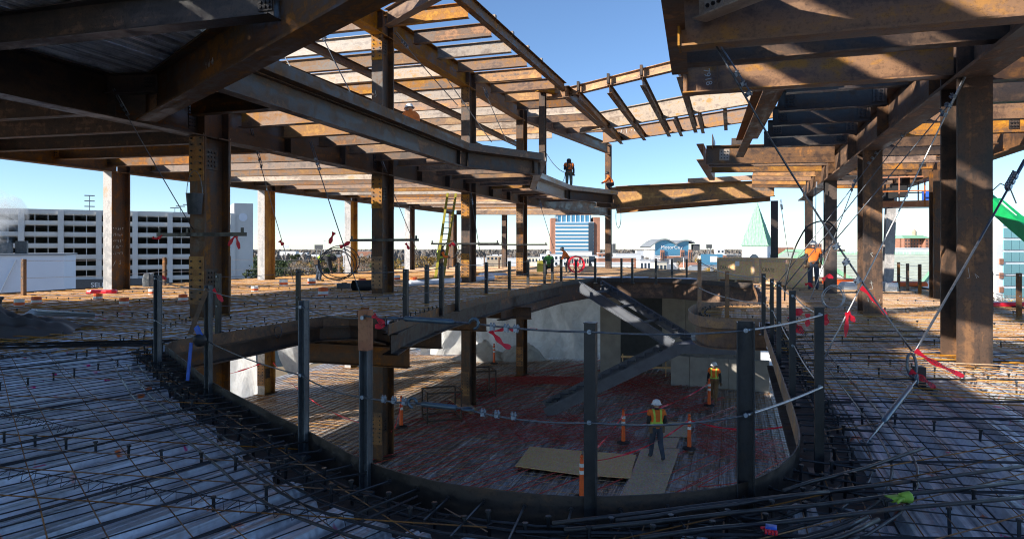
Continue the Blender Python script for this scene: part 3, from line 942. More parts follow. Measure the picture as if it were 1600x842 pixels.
while Y < 45.5:
    a = AL(Y)
    if 1:
        # length along TD to the edge
        s = 0
        for _ in range(200):
            s += 0.05
            p = a + TD * s
            if p.x >= UE(p.y).x - 0.12: break
        beam(up(a + TD * 0.24, UT - 0.01), up(a + TD * s, UT - 0.01), 0.48, 0.22, mj[k % 6], 'upper joist right of the upper girder, %s from the near end' % ORD[k], 'roof joist', 'joists of the upper level, right bay')
        k += 1
    Y += 1.95
k = 0; Y = 16.5
while Y < 46:
    a = AL(Y)
    beam(up(a - TD * 0.24, UT - 0.01), up(a - TD * 8.2, UT + 0.05), 0.55, 0.22, ['steel_grey', 'steel_orange', 'steel_grey', 'steel_tan', 'steel_grey', 'steel_orange'][k % 6], 'upper joist left of the upper girder, %s from the near end' % ORD[k], 'roof joist', 'joists of the upper level, left bay')
    k += 1; Y += 2.05
for i, s in enumerate((2.9, 5.6)):
    a = AL(17); b = AL(46)
    beam(up(a - TD * s, UT - 0.60), up(b - TD * s, UT - 0.60), 0.28, 0.2, 'steel_brown', ['thin bracing beam under the upper left joists, nearer the columns', 'thin bracing beam under the upper left joists, farther out'][i], group='bracing under the upper joists')
beam(up(AL(16) - TD * 8.4, UT + 0.1), up(AL(47) - TD * 8.4, UT + 0.1), 0.5, 0.25, 'steel_brown', 'outer edge beam of the upper left joists')
beam(up(A[1] + TD * 0.45 - RD * 0.5, UT - 0.05), Vector((-1.3, 18.8, UT - 0.05)), 0.55, 0.28, 'steel_tan', 'short diagonal beam at the top of the tall orange column')
# far ladder-like frame of the upper level
SD = Vector((0.7, -0.72, 0)).normalized()
l1 = beam(Vector((2.9, 34.0, 9.55)), Vector((7.7, 28.3, 9.55)), 0.42, 0.3, 'steel_orange', 'orange beam rising to the right against the sky, nearest of the far frame', group='beams of the far upper frame')
l2 = beam(Vector((4.2, 42.4, 9.75)), Vector((12.9, 33.4, 9.85)), 1.05, 0.3, 'steel_grey', 'pale flame-marked plate girder in the middle of the far frame', group='beams of the far upper frame')
l3 = beam(Vector((6.2, 46.6, 9.55)), Vector((14.6, 38.0, 9.65)), 0.85, 0.3, 'steel_tan', 'lowest brown girder of the far upper frame', group='beams of the far upper frame')
l4 = beam(Vector((1.2, 33.0, 9.55)), Vector((2.8, 34.1, 9.55)), 0.42, 0.26, 'steel_orange', 'short orange beam joining the far frame to the slanting edge beam', group='beams of the far upper frame')
for i, u in enumerate((0.10, 0.36, 0.62, 0.88)):
    p = Vector((2.9, 34.0, 0)).lerp(Vector((7.7, 28.3, 0)), u)
    L = 12.2
    c_ = beam(up(p - RD * 0.45, 9.1), up(p + RD * (L + 0.6), 8.9), 0.40, 0.22, 'steel_brown', 'cross beam under the far upper frame, %s from the left' % ORD[i], group='cross beams of the far upper frame')
    mb = MB(); mb.box((0.15, 0.06, 0.3), (0.3, 0.12, 0.45)); mb.build('seat_angle', M['steel_dark'], c_)
    mb = MB()
for i, u in enumerate((0.15, 0.32, 0.49, 0.66, 0.83)):
    p = Vector((8.0, 38.5, 0)).lerp(Vector((14.2, 32.2, 0)), u)
    beam(up(p, 8.95), up(p + RD * 5.5, 8.9), 0.35, 0.2, 'steel_brown', 'short hanger beam between the pale girder and the lowest girder, %s from the left' % ORD[i], group='hanger beams of the far upper frame')
# long girder across the far opening at roof level
lg = beam(Vector((6.3, 43.2, 5.38)), Vector((14.6, 38.0, 5.34)), 1.36, 0.42, 'steel_orange', 'long orange girder spanning the far side of the opening', 'girder', depth1=0.90)
mb = MB(); mb.box((4.2, -0.30, 0.02), (7.6, 0.5, 0.03)); mb.box((7.0, -0.34, 0.16), (4.0, 0.012, 0.28)); mb.build('bent_plate', M['steel_tan'], lg)
beam(Vector((6.9, 45.0, 4.2)), Vector((14.9, 39.4, 4.62)), 0.35, 0.3, 'steel_tan', 'lower girder just behind the long orange girder', 'girder')
b_ = beam(Vector((5.2, 42.0, 5.02)), Vector((6.2, 43.0, 5.05)), 0.95, 0.4, 'steel_dark', 'short dark plate piece at the left end of the long girder')
# ------------------------------------------------------------------ right side
RG = 'cantilever beams of the right roof frame'
r1 = beam(Vector((2.62, 10.45, 4.38)), Vector((6.05, 9.36, 4.38)), 0.48, 0.25, 'steel_tan', 'sunlit brown beam with diagonal shadows, marked 7918 at its left end', group=RG)
r2 = beam(Vector((2.25, 8.9, 4.42)), Vector((6.9, 7.40, 4.42)), 0.50, 0.22, 'steel_brown', 'brown beam between the large top beam and the marked beam', group=RG)
r3 = beam(Vector((1.80, 7.25, 4.22)), Vector((6.6, 5.70, 4.22)), 0.56, 0.26, 'steel_tan', 'large rusty beam at the top right carrying a bolted pale beam', group=RG)
r4 = beam(Vector((1.92, 7.0, 4.28)), Vector((3.4, 4.4, 4.28)), 0.40, 0.2, 'steel_grey', 'pale grey beam with nine bolts at the top right', group=RG)
shear_plate(r4, 0.22, 1, 0.40, 3, 3, 'steel_grey', w=0.25, h=0.33); shear_plate(r4, 0.22, -1, 0.40, 3, 3, 'steel_grey', w=0.25, h=0.33)
mb = MB(); mb.box((-0.02, 0, -0.28), (0.02, 0.3, 0.56)); mb.build('end_plate', M['steel_orange'], r3)
mb = MB(); mb.bar((-0.1, -1.3, 0.1), (-0.25, 1.9, 0.1), 0.012, 0.9); mb.bar((-0.0, -1.3, -0.35), (-0.15, 1.9, -0.35), 0.2, 0.012)
o = mb.build('bent_plate', M['steel_brown'], r3)
for x in (0.06, 0.5):
    stiffener(r1, x, 0.48, 0.25, 'steel_brown')
for i, Yl in enumerate((4.6, 2.6)):
    beam(Vector((1.4, Yl + 0.6, 4.6)), CL(Yl - 0.6) + Vector((0, 0, 4.6)), 0.5, 0.24, 'steel_brown', ['right roof beam above the camera, out of view', 'right roof beam behind the camera, out of view'][i], group=RG)
gc_ = beam(up(CL(-4), 4.66), up(CL(32.5), 4.66), 0.86, 0.44, 'steel_brown', 'long girder over the right column row with pale underside', 'girder', tf=0.045)
for pl in gc_.data.polygons: pass
gd_ = beam(up(DL(2), 4.62), up(DL(31.5), 4.62), 0.72, 0.36, 'steel_brown', 'outer right girder above the lift basket', 'girder')
for x in range(3, 34, 4):
    stiffener(gc_, x, 0.86, 0.44, 'steel_brown')
k = 0
for Yl in (12.3, 13.9, 15.5, 17.1, 18.7):
    q = CL(Yl - 0.9) - TD * 0.24
    p = Vector((4.75 + 0.31 * (Yl - 12.0), 0, 0)); p.y = q.y + (q.x - p.x) * 0.325
    b_ = beam(up(p, 4.70), up(q, 4.70), 0.42, 0.2, 'steel_dark', 'dark roof beam behind the marked beam, %s from the near side' % ORD[k], group='dark joists of the right roof frame')
    shear_plate(b_, 0.22, -1, 0.42, 4, 3); shear_plate(b_, (q - p).length - 0.15, -1, 0.42, 4, 2)
    k += 1
ech = beam(Vector((4.35, 11.1, 4.72)), Vector((6.75, 19.9, 4.72)), 0.52, 0.22, 'steel_brown', 'brown edge beam closing the dark beams at their left ends', prof='C')
mb = MB(); mb.box((4.0, -0.28, 0.1), (7.5, 0.012, 0.5)); mb.box((4.0, -0.14, -0.2), (7.5, 0.28, 0.012)); mb.build('bent_plate', M['steel_tan'], ech)
k = 0
for Yl in (21.6, 23.3, 25.0, 26.7, 28.4, 30.1, 31.6):
    p = Vector((6.15 + 0.34 * (Yl - 21.6), Yl, 0))
    if Yl > 25: p.x += 1.4; p.y -= 0.45
    s = 0
    while (p + TD * s).x < CL((p + TD * s).y).x - 0.2: s += 0.05
    q = p + TD * s
    b_ = beam(up(p, 4.78), up(q, 4.70), 0.58 if k == 0 else 0.46, 0.24, ['steel_brown', 'steel_tan', 'steel_orange', 'steel_orange', 'steel_tan', 'steel_orange', 'steel_brown'][k], 'far beam of the right roof frame, %s from the near side' % ORD[k], group='far joists of the right roof frame')
    if k == 0:
        shear_plate(b_, 0.55, -1, 0.58, 3, 3, 'steel_grey', w=0.3)
        mb = MB(); mb.box((1.0, 0, 0.11), (0.5, 0.25, 0.2)); mb.build('seat_angle', M['steel_dark'], b_)
    k += 1
mb_ = beam(Vector((5.95, 21.2, 4.80)), Vector((8.2, 27.6, 4.80)), 0.5, 0.22, 'steel_tan', 'short edge beam at the left tip of the far right frame', prof='C')
mb = MB(); mb.box((1.0, -0.25, 0.08), (1.8, 0.012, 0.45)); mb.build('bent_plate', M['steel_brown'], mb_)
k = 0; Yl = 4.0
while Yl < 31:
    p = CL(Yl) + TD * 0.24; s = 0
    while (p + TD * s).x < DL((p + TD * s).y).x - 0.2 and s < 12: s += 0.05
    q = p + TD * s
    b_ = beam(up(p, 4.62), up(q, 4.58), 0.44, 0.22, ['steel_brown', 'steel_dark', 'steel_tan', 'steel_orange'][k % 4], 'joist between the right row girder and the outer girder, %s from the near end' % ORD[k], 'roof joist', 'joists right of the right column row')
    shear_plate(b_, s - 0.3, -1, 0.44, 3, 3); k += 1; Yl += 1.75
# chalk number on the marked beam
def text_mesh(txt, size, mat, parent, Mx, name='lettering', extr=0.0, align='CENTER'):
    cu = bpy.data.curves.new('t', 'FONT'); cu.body = txt; cu.size = size; cu.extrude = extr; cu.align_x = align; cu.align_y = 'CENTER'
    ob = bpy.data.objects.new('t', cu); COL.objects.link(ob)
    dg_ = bpy.context.evaluated_depsgraph_get(); dg_.update()
    me = bpy.data.meshes.new_from_object(ob.evaluated_get(dg_))
    bpy.data.objects.remove(ob); bpy.data.curves.remove(cu)
    me.materials.clear(); me.materials.append(mat)
    return put(name, me, parent, None, Mx)
M['chalk'] = plain('chalk', (0.55, 0.55, 0.52), 0.9)
# text lies in local XY facing +Z: turn it onto the near web face (local -Y), reading upwards
text_mesh('7918', 0.13, M['chalk'], r1, Matrix.Translation((0.36, -0.009, -0.24)) @ Matrix.Rotation(R(90), 4, 'X') @ Matrix.Rotation(R(-80), 4, 'Z'))
# ------------------------------------------------------------------ metal roof deck, left and over the camera
roof = emp('roof_deck', (0, 0, 0), 'corrugated metal roof deck over the upper left of the picture', 'roof deck'); roof['kind'] = 'structure'
del roof['category']
ROOF = [Vector(p) for p in ((-34, -14), (-2.2, -14), (-3.0, 0), (-4.6, 4.0), (-5.2, 7.5), (-4.2, 10.2), (-4.7, 12.3), (-4.35, 14.2), (-7.0, 15.1), (-5.6, 20.0), (-15.3, 23.2), (-17.1, 17.5), (-21.1, 15.4), (-24, 14.2), (-34, 9.5))]  # outline beyond the view is shaped to place the shadow edges on the deck
lay_panels(roof, ROOF, [], (RD.x, RD.y), TOS + 0.085, M['galv_roof'], w=0.9, flutes=3, maxlen=10, name='deck_panel', rise=lambda p: TOS + 0.095 + max(0.0, 0.016 * (-7 - p.x)))

SHADE_DECK = [Vector(p) for p in ((-34, -16), (-18.2, -16), (-12.1, 2.2), (-10.0, 8.6), (-34, 8.6))]  # unseen deck, added and outlined to shade the right deck
shade_deck = emp('unseen_shade_deck', (0, 0, 0), 'metal deck of the upper roof behind and above the camera', None); shade_deck['kind'] = 'structure'
lay_panels(shade_deck, SHADE_DECK, [], (RD.x, RD.y), UT + 0.09, M['galv_roof'], w=0.9, flutes=3, maxlen=12)

# chalk marks left by the erectors
def scribble(parent, o, ux, uz, rows, seed, name='chalk_mark', r=0.006):
    rn_ = random.Random(seed); o, ux, uz = Vector(o), Vector(ux), Vector(uz); mb = MB()
    for k, (w, h) in enumerate(rows):
        x = 0.0; z = -k * h * 1.7
        while x < w:
            gw = h * rn_.uniform(0.35, 0.6); n_ = rn_.randint(3, 5)
            pts = [o + ux * (x + gw * rn_.random()) + uz * (z + h * rn_.random()) for _ in range(n_)]
            mb.tube(pts, r, 3); x += gw + h * 0.25
    return mb.build(name, M['chalk'], parent, recalc=False)
def colobj(start): return [o for o in bpy.data.objects if o.get('label', '').startswith(start)][0]
cb = colobj('big perimeter column'); scribble(cb, (0.022, -0.28, 5.5 + 2.2), (0, 1, 0), (0, 0, 1), [(0.5, 0.13)] * 5, 3, r=0.008)
scribble(cb, (0.022, -0.2, 5.5 + 0.9), (0, 1, 0), (0, 0, 1), [(0.3, 0.4)], 4, r=0.008)
cc = colobj('brown column with chalk'); scribble(cc, (-0.12, -0.404, 5.5 + 0.55), (1, 0, 0), (0, 0, 1), [(0.22, 0.3), (0.22, 0.14)], 5); scribble(cc, (-0.05, -0.404, 5.5 + 1.3), (1, 0, 0), (0, 0, 1), [(0.15, 0.2)], 6)
c0_ = colobj('massive rust'); scribble(c0_, (-0.12, -0.404, 5.5 + 1.15), (1, 0, 0), (0, 0, 1), [(0.12, 0.16)], 7, r=0.003); scribble(c0_, (0.0, -0.404, 5.5 + 3.9), (1, 0, 0), (0, 0, 1), [(0.15, 0.1)], 8, r=0.003)
ca = colobj('tall column with orange'); scribble(ca, (-0.12, -0.404, 5.5 + 6.5), (1, 0, 0), (0, 0, 1), [(0.2, 0.3)], 9, r=0.01)
scribble(dg, (3.6, -0.012, -0.45), (1, 0, 0), (0, 0, 1), [(0.35, 0.12)], 10, r=0.004)
scribble(l3, (0.8, -0.012, -0.45), (1, 0, 0), (0, 0, 1), [(2.0, 0.34)], 11, r=0.02)
# ------------------------------------------------------------------ shear studs and reinforcement on the deck
stud_mb = MB()
stud_mb.lathe([(0.011, -0.07), (0.011, 0.075), (0.018, 0.076), (0.018, 0.088), (0.0005, 0.089)], n=6)
stud_me = stud_mb.mesh('shear_stud', M['post'])
studs = []
def stud_row(p0, p1, step=0.30, jit=0.02):
    d = (p1 - p0); L = d.length; d.normalize(); s = 0
    while s < L:
        q = p0 + d * s + Vector((random.uniform(-jit, jit), random.uniform(-jit, jit)))
        if inside(q, DECK) and not inside(q, offset_poly_cache): studs.append(q)
        s += step
offset_poly_cache = offset_poly(OPEN, 0.06)
for px0, py0, px1, py1 in ((10, 690, 470, 745), (0, 610, 300, 548), (120, 560, 300, 500), (330, 800, 560, 742), (1330, 560, 1600, 610), (1290, 640, 1600, 700), (1255, 745, 1600, 800), (1380, 800, 1600, 838)):
    stud_row(Vector(G(px0, py0)[:2]), Vector(G(px1, py1)[:2]), 0.32)
ring = offset_poly(OPEN, 0.24); ring2 = offset_poly(OPEN, 0.36)
for rg in (ring, ring2):
    acc = 0
    for i in range(len(rg)):
        a, b = rg[i], rg[(i + 1) % len(rg)]
        L = (b - a).length
        if a.y > 20: continue
        while acc < L:
            studs.append(a + (b - a) * (acc / L)); acc += 0.34
        acc -= L
for Y in (9, 12, 15, 18, 21, 24):
    p = AL(Y); stud_row(Vector((p - TD * 9)[:2]), Vector((p + TD * 2)[:2]), 0.45)
for Y in (8, 11, 14, 17, 20, 24):
    p = CL(Y); stud_row(Vector((p - TD * 4)[:2]), Vector((p + TD * 5)[:2]), 0.45)
studs.sort(key=lambda q: q.length)
for q in studs[:300]:
    o = put('shear_stud', stud_me, deck, (q.x, q.y, 0))
    o.rotation_euler = (random.uniform(-.05, .05), random.uniform(-.05, .05), 0)
mb = MB()
for q in studs[300:]:
    mb.box((q.x, q.y, 0.03), (0.022, 0.022, 0.11)); mb.box((q.x, q.y, 0.08), (0.036, 0.036, 0.014))
o = mb.build('distant_studs', M['post'], deck); o['kind'] = 'stuff'

def bars_in(region, holes, d, step, z, jit=0.02, ang_jit=0.01, drop=0.0, seg=99.0):
    d = Vector((d[0], d[1])).normalized(); nrm = Vector((-d.y, d.x))
    cs = [p.dot(nrm) for p in region]
    c = min(cs) + random.uniform(0, step); out = []
    while c < max(cs):
        a = random.gauss(0, ang_jit); dd = Vector((d.x * math.cos(a) - d.y * math.sin(a), d.x * math.sin(a) + d.y * math.cos(a)))
        if random.random() > drop:
            for s0, s1 in spans(nrm * c, dd, region, holes):
                s0 += random.uniform(-0.05, 0.12); s1 -= random.uniform(-0.05, 0.12)
                while s1 - s0 > 0.3:
                    e = min(s1, s0 + seg * random.uniform(0.8, 1.1))
                    p = nrm * c + dd * s0; q = nrm * c + dd * e
                    out.append((Vector((p.x, p.y, z)), Vector((q.x, q.y, z + random.uniform(-0.004, 0.006)))))
                    s0 = e
        c += step + random.uniform(-jit, jit)
    return out

def lay_bars(mat_obj, bars, r, mat, cap=300, name='rebar', n=4, wob=0.008):
    """the nearest bars as single objects, the rest as one mass"""
    def near(b):
        m = (b[0] + b[1]) / 2
        return min(b[0].xy.length, b[1].xy.length, m.xy.length)
    bars = sorted(bars, key=near)
    rest = MB()
    for i, (p, q) in enumerate(bars):
        L = (q - p).length; k = max(2, min(9, int(L / 1.2) + 2))
        pts = [p.lerp(q, j / (k - 1)) + Vector((random.uniform(-wob, wob), random.uniform(-wob, wob), random.uniform(-wob, wob) * 0.6)) for j in range(k)]
        if i < cap:
            mb = MB(); mb.tube(pts, r, n); mb.build(name, mat, mat_obj, recalc=False)
        else:
            rest.tube(pts, r, n)
    if rest.v:
        o = rest.build(name + '_mass', mat, mat_obj, recalc=False); o['kind'] = 'stuff'

HB = offset_poly(OPEN, 0.18)
ND = Vector((-LD.y, LD.x))
VIEW_NL = [Vector((-9.5, 3.2)), Vector((-0.1, 3.2)), Vector((0.0, 4.6)), SN + Vector((0.1, 1)), S1 + Vector((1.5, -1.0)), S1, Vector((-15.0, 9.0))]
mat_l = emp('rebar_mat', (0, 0, 0), 'thin wire mesh over the dark deck at the near left', 'rebar mat', 'rebar mats')
lay_bars(mat_l, bars_in(VIEW_NL, [HB], (0.62, 0.78), 0.19, 0.035), 0.0042, M['rebar_black'], 120, 'mesh_wire')
lay_bars(mat_l, bars_in(VIEW_NL, [HB], (0.62, -0.78), 0.30, 0.043), 0.0042, M['rebar'], 60, 'mesh_wire')
lay_bars(mat_l, bars_in(VIEW_NL, [HB], (0.985, -0.17), 0.42, 0.05, drop=0.1), 0.0045, M['rebar'], 40, 'mesh_wire')
lay_bars(mat_l, bars_in(VIEW_NL, [HB], (0.55, 0.835), 0.55, 0.052, drop=0.3, seg=2.4), 0.0085, M['rebar_black'], 40, 'rebar')
VIEW_R = [Vector((0.0, 3.2)), Vector((7.6, 2.8)), Vector((12.5, 16.6)), Vector((17.2, 31.4)), Vector((12.0, 46)), Vector((8.4, 54)), Vector((2, 56)), Vector((3.4, 31.0)), Vector((0.08, 4.6))]
mat_r = emp('rebar_mat', (0, 0, 0), 'rusty wire mesh over the deck on the right side', 'rebar mat', 'rebar mats')
lay_bars(mat_r, bars_in(VIEW_R, [HB], (RD.x, RD.y), 0.2, 0.035), 0.0042, M['rebar'], 90, 'mesh_wire')
VIEW_RN = [Vector((0.0, 3.2)), Vector((7.6, 2.8)), Vector((8.6, 5.2)), Vector((2.2, 7.4)), Vector((0.08, 4.6))]
VIEW_RF = [Vector((2.2, 7.42)), Vector((8.6, 5.22)), Vector((12.5, 16.6)), Vector((17.2, 31.4)), Vector((12.0, 46)), Vector((8.4, 54)), Vector((2, 56)), Vector((3.4, 31.0))]
lay_bars(mat_r, bars_in(VIEW_RN, [HB], (TD.x, TD.y), 0.2, 0.042), 0.0042, M['rebar_black'], 60, 'mesh_wire')
lay_bars(mat_r, bars_in(VIEW_RF, [HB], (TD.x, TD.y), 0.19, 0.044), 0.0062, M['rebar_lit'], 70, 'rebar')  # brighter bars stand in for sun on the right deck
lay_bars(mat_r, bars_in([Vector((0.0, 3.2)), Vector((7.6, 2.8)), Vector((11.0, 12)), Vector((3.4, 13.0)), Vector((0.08, 4.6))], [HB], (0.985, -0.02), 0.62, 0.052, seg=3.2, drop=0.15), 0.0095, M['rebar_black'], 60, 'rebar')
lay_bars(mat_r, bars_in([Vector(p) for p in ((0, 3.2), (7, 3.2), (6.2, 5.2), (2.6, 6.0), (1.8, 4.4))], [HB], (0.90, 0.42), 0.34, 0.058, drop=0.2), 0.0048, M['rebar'], 30, 'mesh_wire')
VIEW_F = [Vector((-15.0, 9.02)), S1 + Vector((0, 0.02)), S1 + Vector((1.52, -1.0)), Vector((3.35, 31.0)), Vector((1.98, 56)), Vector((-5.3, 57.2)), Vector((-11.0, 40)), Vector((-17.5, 20)), Vector((-19, 11))]
mat_f = emp('rebar_mat', (0, 0, 0), 'rusty bar mat covering the far left deck up to the garage side', 'rebar mat', 'rebar mats')
lay_bars(mat_f, bars_in(VIEW_F, [HB], (RD.x, RD.y), 0.22, 0.035), 0.0065, M['rebar_lit'], 110)
lay_bars(mat_f, bars_in(VIEW_F, [HB], (TD.x, TD.y), 0.22, 0.047), 0.0065, M['rebar_lit'], 170)
lay_bars(mat_f, bars_in([Vector(p) for p in ((-15, 8.9), (-5.4, 10.4), (-5.4, 11.2), (-15, 9.9))], [HB], (0.985, 0.16), 0.09, 0.06), 0.0085, M['rebar_black'], 20)

# bars bent along the rim and short ties through the curb
def rim_line(off, z, r, i0, i1, mat, name='rim_bar', parent=None):
    pg = offset_poly(OPEN, off)
    pts = [Vector((pg[i].x, pg[i].y, z + random.uniform(-0.006, 0.006))) for i in range(i0, i1)]
    mb = MB(); mb.tube(pts, r, 6); return mb.build(name, mat, parent, recalc=False, smooth=True)
rim = emp('rebar_mat', (0, 0, 0), 'bundle of bars bent along the near rim of the opening', 'rebar mat', 'rebar mats')
for off, z in ((0.22, 0.02), (0.34, 0.03), (0.48, 0.035), (0.60, 0.045), (0.75, 0.05)):
    rim_line(off, z, 0.0095, 2, nn_ - 2, M['rebar_black'], 'rebar', rim)
for off, z, a, b in ((0.66, 0.065, 22, 38), (0.72, 0.07, 22, 38)):
    rim_line(off, z, 0.014, a, b, M['rebar_black'], 'rebar', rim)
for (x0, y0, x1, y1) in ((862, 818, 1600, 728), (880, 828, 1600, 752), (1224, 766, 1446, 700), (1000, 838, 1600, 775), (960, 812, 1300, 768)):
    mb = MB(); a, b = G(x0, y0, 0.075), G(x1, y1, 0.075)
    mb.tube([a.lerp(b, i / 6) + Vector((random.uniform(-.02, .02), random.uniform(-.02, .02), 0)) for i in range(7)], 0.0125, 6); mb.build('rebar', M['rebar_black'], rim, recalc=False, smooth=True)
acc = 0.0
for i in range(0, nn_ - 1):
    a, b = near_c[i], near_c[i + 1]; L = (b - a).length
    t = (b - a).normalized(); o_ = Vector((t.y, -t.x))
    if (Vector((a.x, a.y)) + o_ - Vector((0, 14))).length < (Vector((a.x, a.y)) - o_ - Vector((0, 14))).length: o_ = -o_
    while acc < L:
        p = a + t * acc
        z = 0.045 + random.uniform(-0.01, 0.01)
        l = random.uniform(0.34, 0.60)
        sk = t * random.uniform(-0.08, 0.08)
        mb = MB(); mb.tube([(p.x + o_.x * 0.03, p.y + o_.y * 0.03, z), (p.x + o_.x * l + sk.x, p.y + o_.y * l + sk.y, z + 0.01)], 0.0075, 5)
        mb.tube([(p.x + o_.x * 0.03, p.y + o_.y * 0.03, z), (p.x + o_.x * 0.045, p.y + o_.y * 0.045, z)], 0.015, 6)
        mb.build('tie_bar', M['rebar_black'], rim, recalc=False)
        acc += random.uniform(0.20, 0.30)
    acc -= L
# crooked tie wire (slab chairs) rows lying on the near left mesh
def zigzag(p, q, label):
    d = (q - p); L = d.length; d.normalize(); n = int(L / 0.055); nrm = Vector((-d.y, d.x, 0))
    mb = MB(); pts = []
    for i in range(n):
        pts.append(p + d * (i * L / n) + nrm * (0.03 if i % 2 else -0.03) + Vector((0, 0, 0.045 + (0.05 if i % 2 else 0.0))))
    mb.tube(pts, 0.0032, 3); mb.tube([p + Vector((0, 0, 0.1)), q + Vector((0, 0, 0.1))], 0.0035, 4)
    return tag(mb.build('bar_chair', M['rebar_black'], None, recalc=False), label, 'bar chair', 'zigzag bar chairs')
zigzag(G(0, 755), G(330, 802), 'long zigzag wire bar chair at the lower left corner')
zigzag(G(330, 803), G(560, 836), 'zigzag wire bar chair continuing along the bottom edge')
zigzag(G(0, 658), G(125, 690), 'short zigzag wire bar chair at the left edge')
zigzag(G(1290, 588), G(1420, 612), 'zigzag wire bar chair on the right deck behind the turnbuckle')

# ------------------------------------------------------------------ guard posts
POSTS = {}
def post(px, top, base, label, sec='box', w=0.075, mat='post', Yb=None, z0=0.0, group='guard posts', rot=None):
    p = G(px, base, z0) if Yb is None else Q(px, base, Yb)
    Y = p.y
    zt = HC - (top - HY) * Y / FP
    e = emp('guard_post', (p.x, p.y, z0 - 0.08), label, 'guard post', group, -(RA if rot is None else rot))
    H = zt - z0 + 0.08
    mb = MB(); h = w / 2
    if sec == 'box':
        mb.box((0, 0, H / 2), (w, w, H)); mb.box((0, 0, H + 0.003), (w + 0.006, w + 0.006, 0.006))
    elif sec == 'angle':
        t = 0.010
        mb.box((0, h, H / 2), (w, t, H)); mb.box((-h + t / 2, 0, H / 2), (t, w - t, H))
    else:
        t = 0.008
        mb.box((0, h, H / 2), (w, t, H)); mb.box((-h + t / 2, -0.002, H / 2), (t, w - 2 * t, H)); mb.box((h - t / 2, -0.002, H / 2), (t, w - 2 * t, H))
    mb.build('post_shaft', M[mat], e)
    MB().box((0, 0, 0.008), (w + 0.09, w + 0.09, 0.014)).build('base_plate', M[mat], e)
    mb = MB()
    for zz in (H - 0.045, H * 0.53):
        mb.tube([(0, -h - 0.014, zz), (0, -h + 0.002, zz)], 0.014, 8)
    mb.build('cable_eye', M['clip'], e)
    POSTS[px] = (p, H - 0.08 + z0, H)
    return e
def ptop(px, k=0.045, w=0.0):
    p, zt, H = POSTS[px]
    return Vector((p.x, p.y - 0.045, zt - k))
def pmid(px):
    p, zt, H = POSTS[px]
    return Vector((p.x, p.y - 0.045, zt - 0.08 - H * 0.47 + 0.08))
post(923, 505, 807, 'black square guard post nearest the camera at the near rim', w=0.066)
post(1165, 503, 784, 'thick paired dark guard post at the right of the near rim', 'chan', 0.105, 'post')
post(1280, 481, 722, 'black guard post right of the curving right curb, nearest of its row', w=0.062)
post(1238, 455, 622, 'second black guard post along the right rim', w=0.062)
post(1217, 441, 565, 'third black guard post along the right rim', w=0.062)
post(1206, 436, 533, 'fourth black guard post along the right rim', w=0.062)
post(1193, 428, 517, 'fifth black guard post along the right rim beside the balcony', w=0.075)
post(246, 430, 570, 'grey channel guard post at the left corner of the rim', 'chan', 0.075, 'post_grey')
post(325, 446, 615, 'grey guard post with a tool lanyard hung on it', 'chan', 0.062, 'post_grey')
post(341, 428, 527, 'dark guard post right behind the lanyard post', 'box', 0.075)
post(474, 470, 698, 'grey channel guard post left of the orange-topped post', 'chan', 0.062, 'post_grey')
post(466, 421, 508, 'dark guard post behind the grey channel post', 'box', 0.075)
post(571, 485, 750, 'guard post with an orange rusted face and a pink ribbon', 'chan', 0.066, 'post_grey')
M['post_orange'] = rust('post_orange', (0.20, 0.07, 0.03), (0.38, 0.13, 0.05), (0.45, 0.18, 0.07), 0.6, 0.7)
pe = POSTS[571]
mb = MB(); mb.box((pe[0].x, pe[0].y + 0.005, pe[1] - 0.13), (0.072, 0.072, 0.27), Matrix.Rotation(-RA, 3, 'Z'))
o = mb.build('painted_top', M['post_orange']); o.parent = [c for c in bpy.data.objects if c.get('label', '').startswith('guard post with an orange')][0]
o.matrix_parent_inverse = Matrix.Translation(-Vector((pe[0].x, pe[0].y, -0.08))) ; o.matrix_parent_inverse = (Matrix.Translation((pe[0].x, pe[0].y, -0.08)) @ Matrix.Rotation(-RA, 4, 'Z')).inverted()
lft = [(634, 421, 499), (667, 414, 477), (690, 415, 488), (715, 411, 481), (760, 410, 460), (796, 408, 453), (825, 406, 447), (851, 406, 445), (863, 405, 444), (877, 405, 443)]
for i, (a, b, c) in enumerate(lft):
    post(a, b, c, 'dark guard post on the far left rim, %s from the near end' % ORD[i], 'box', 0.10, Yb=None)
farp = [(900, 406, 440), (930, 404, 440), (971, 404, 439), (988, 404, 440), (1025, 404, 441), (1050, 405, 436), (1073, 405, 436)]
for i, (a, b, c) in enumerate(farp):
    post(a, b, c, 'thin guard post along the far rim, %s from the left' % ORD[i], 'box', 0.10)
post(1093, 406, 494, 'pale sunlit guard post at the tip of the balcony', 'box', 0.085, 'steel_tan')
post(1136, 424, 505, 'pale sunlit guard post on the near side of the balcony', 'box', 0.085, 'steel_tan')
bk = [(37, 405, 464), (257, 402, 447), (412, 404, 434), (530, 404, 428), (700, 404, 421), (757, 402, 420), (780, 402, 420)]
for i, (a, b, c) in enumerate(bk):
    post(a, b, c, 'rusty perimeter post on the left outer rim, %s from the left' % ORD[i], 'box', 0.11, 'steel_brown', group='perimeter posts')
rp = [(1404, 410, 452), (1418, 412, 456), (1437, 413, 462), (1548, 425, 488), (1592, 427, 497), (1320, 404, 440), (1345, 405, 443)]
for i, (a, b, c) in enumerate(rp):
    post(a, b, c, 'steel post on the right outer rim, at photo order %s' % ORD[i], 'box', 0.09, 'steel_brown', group='perimeter posts')
    
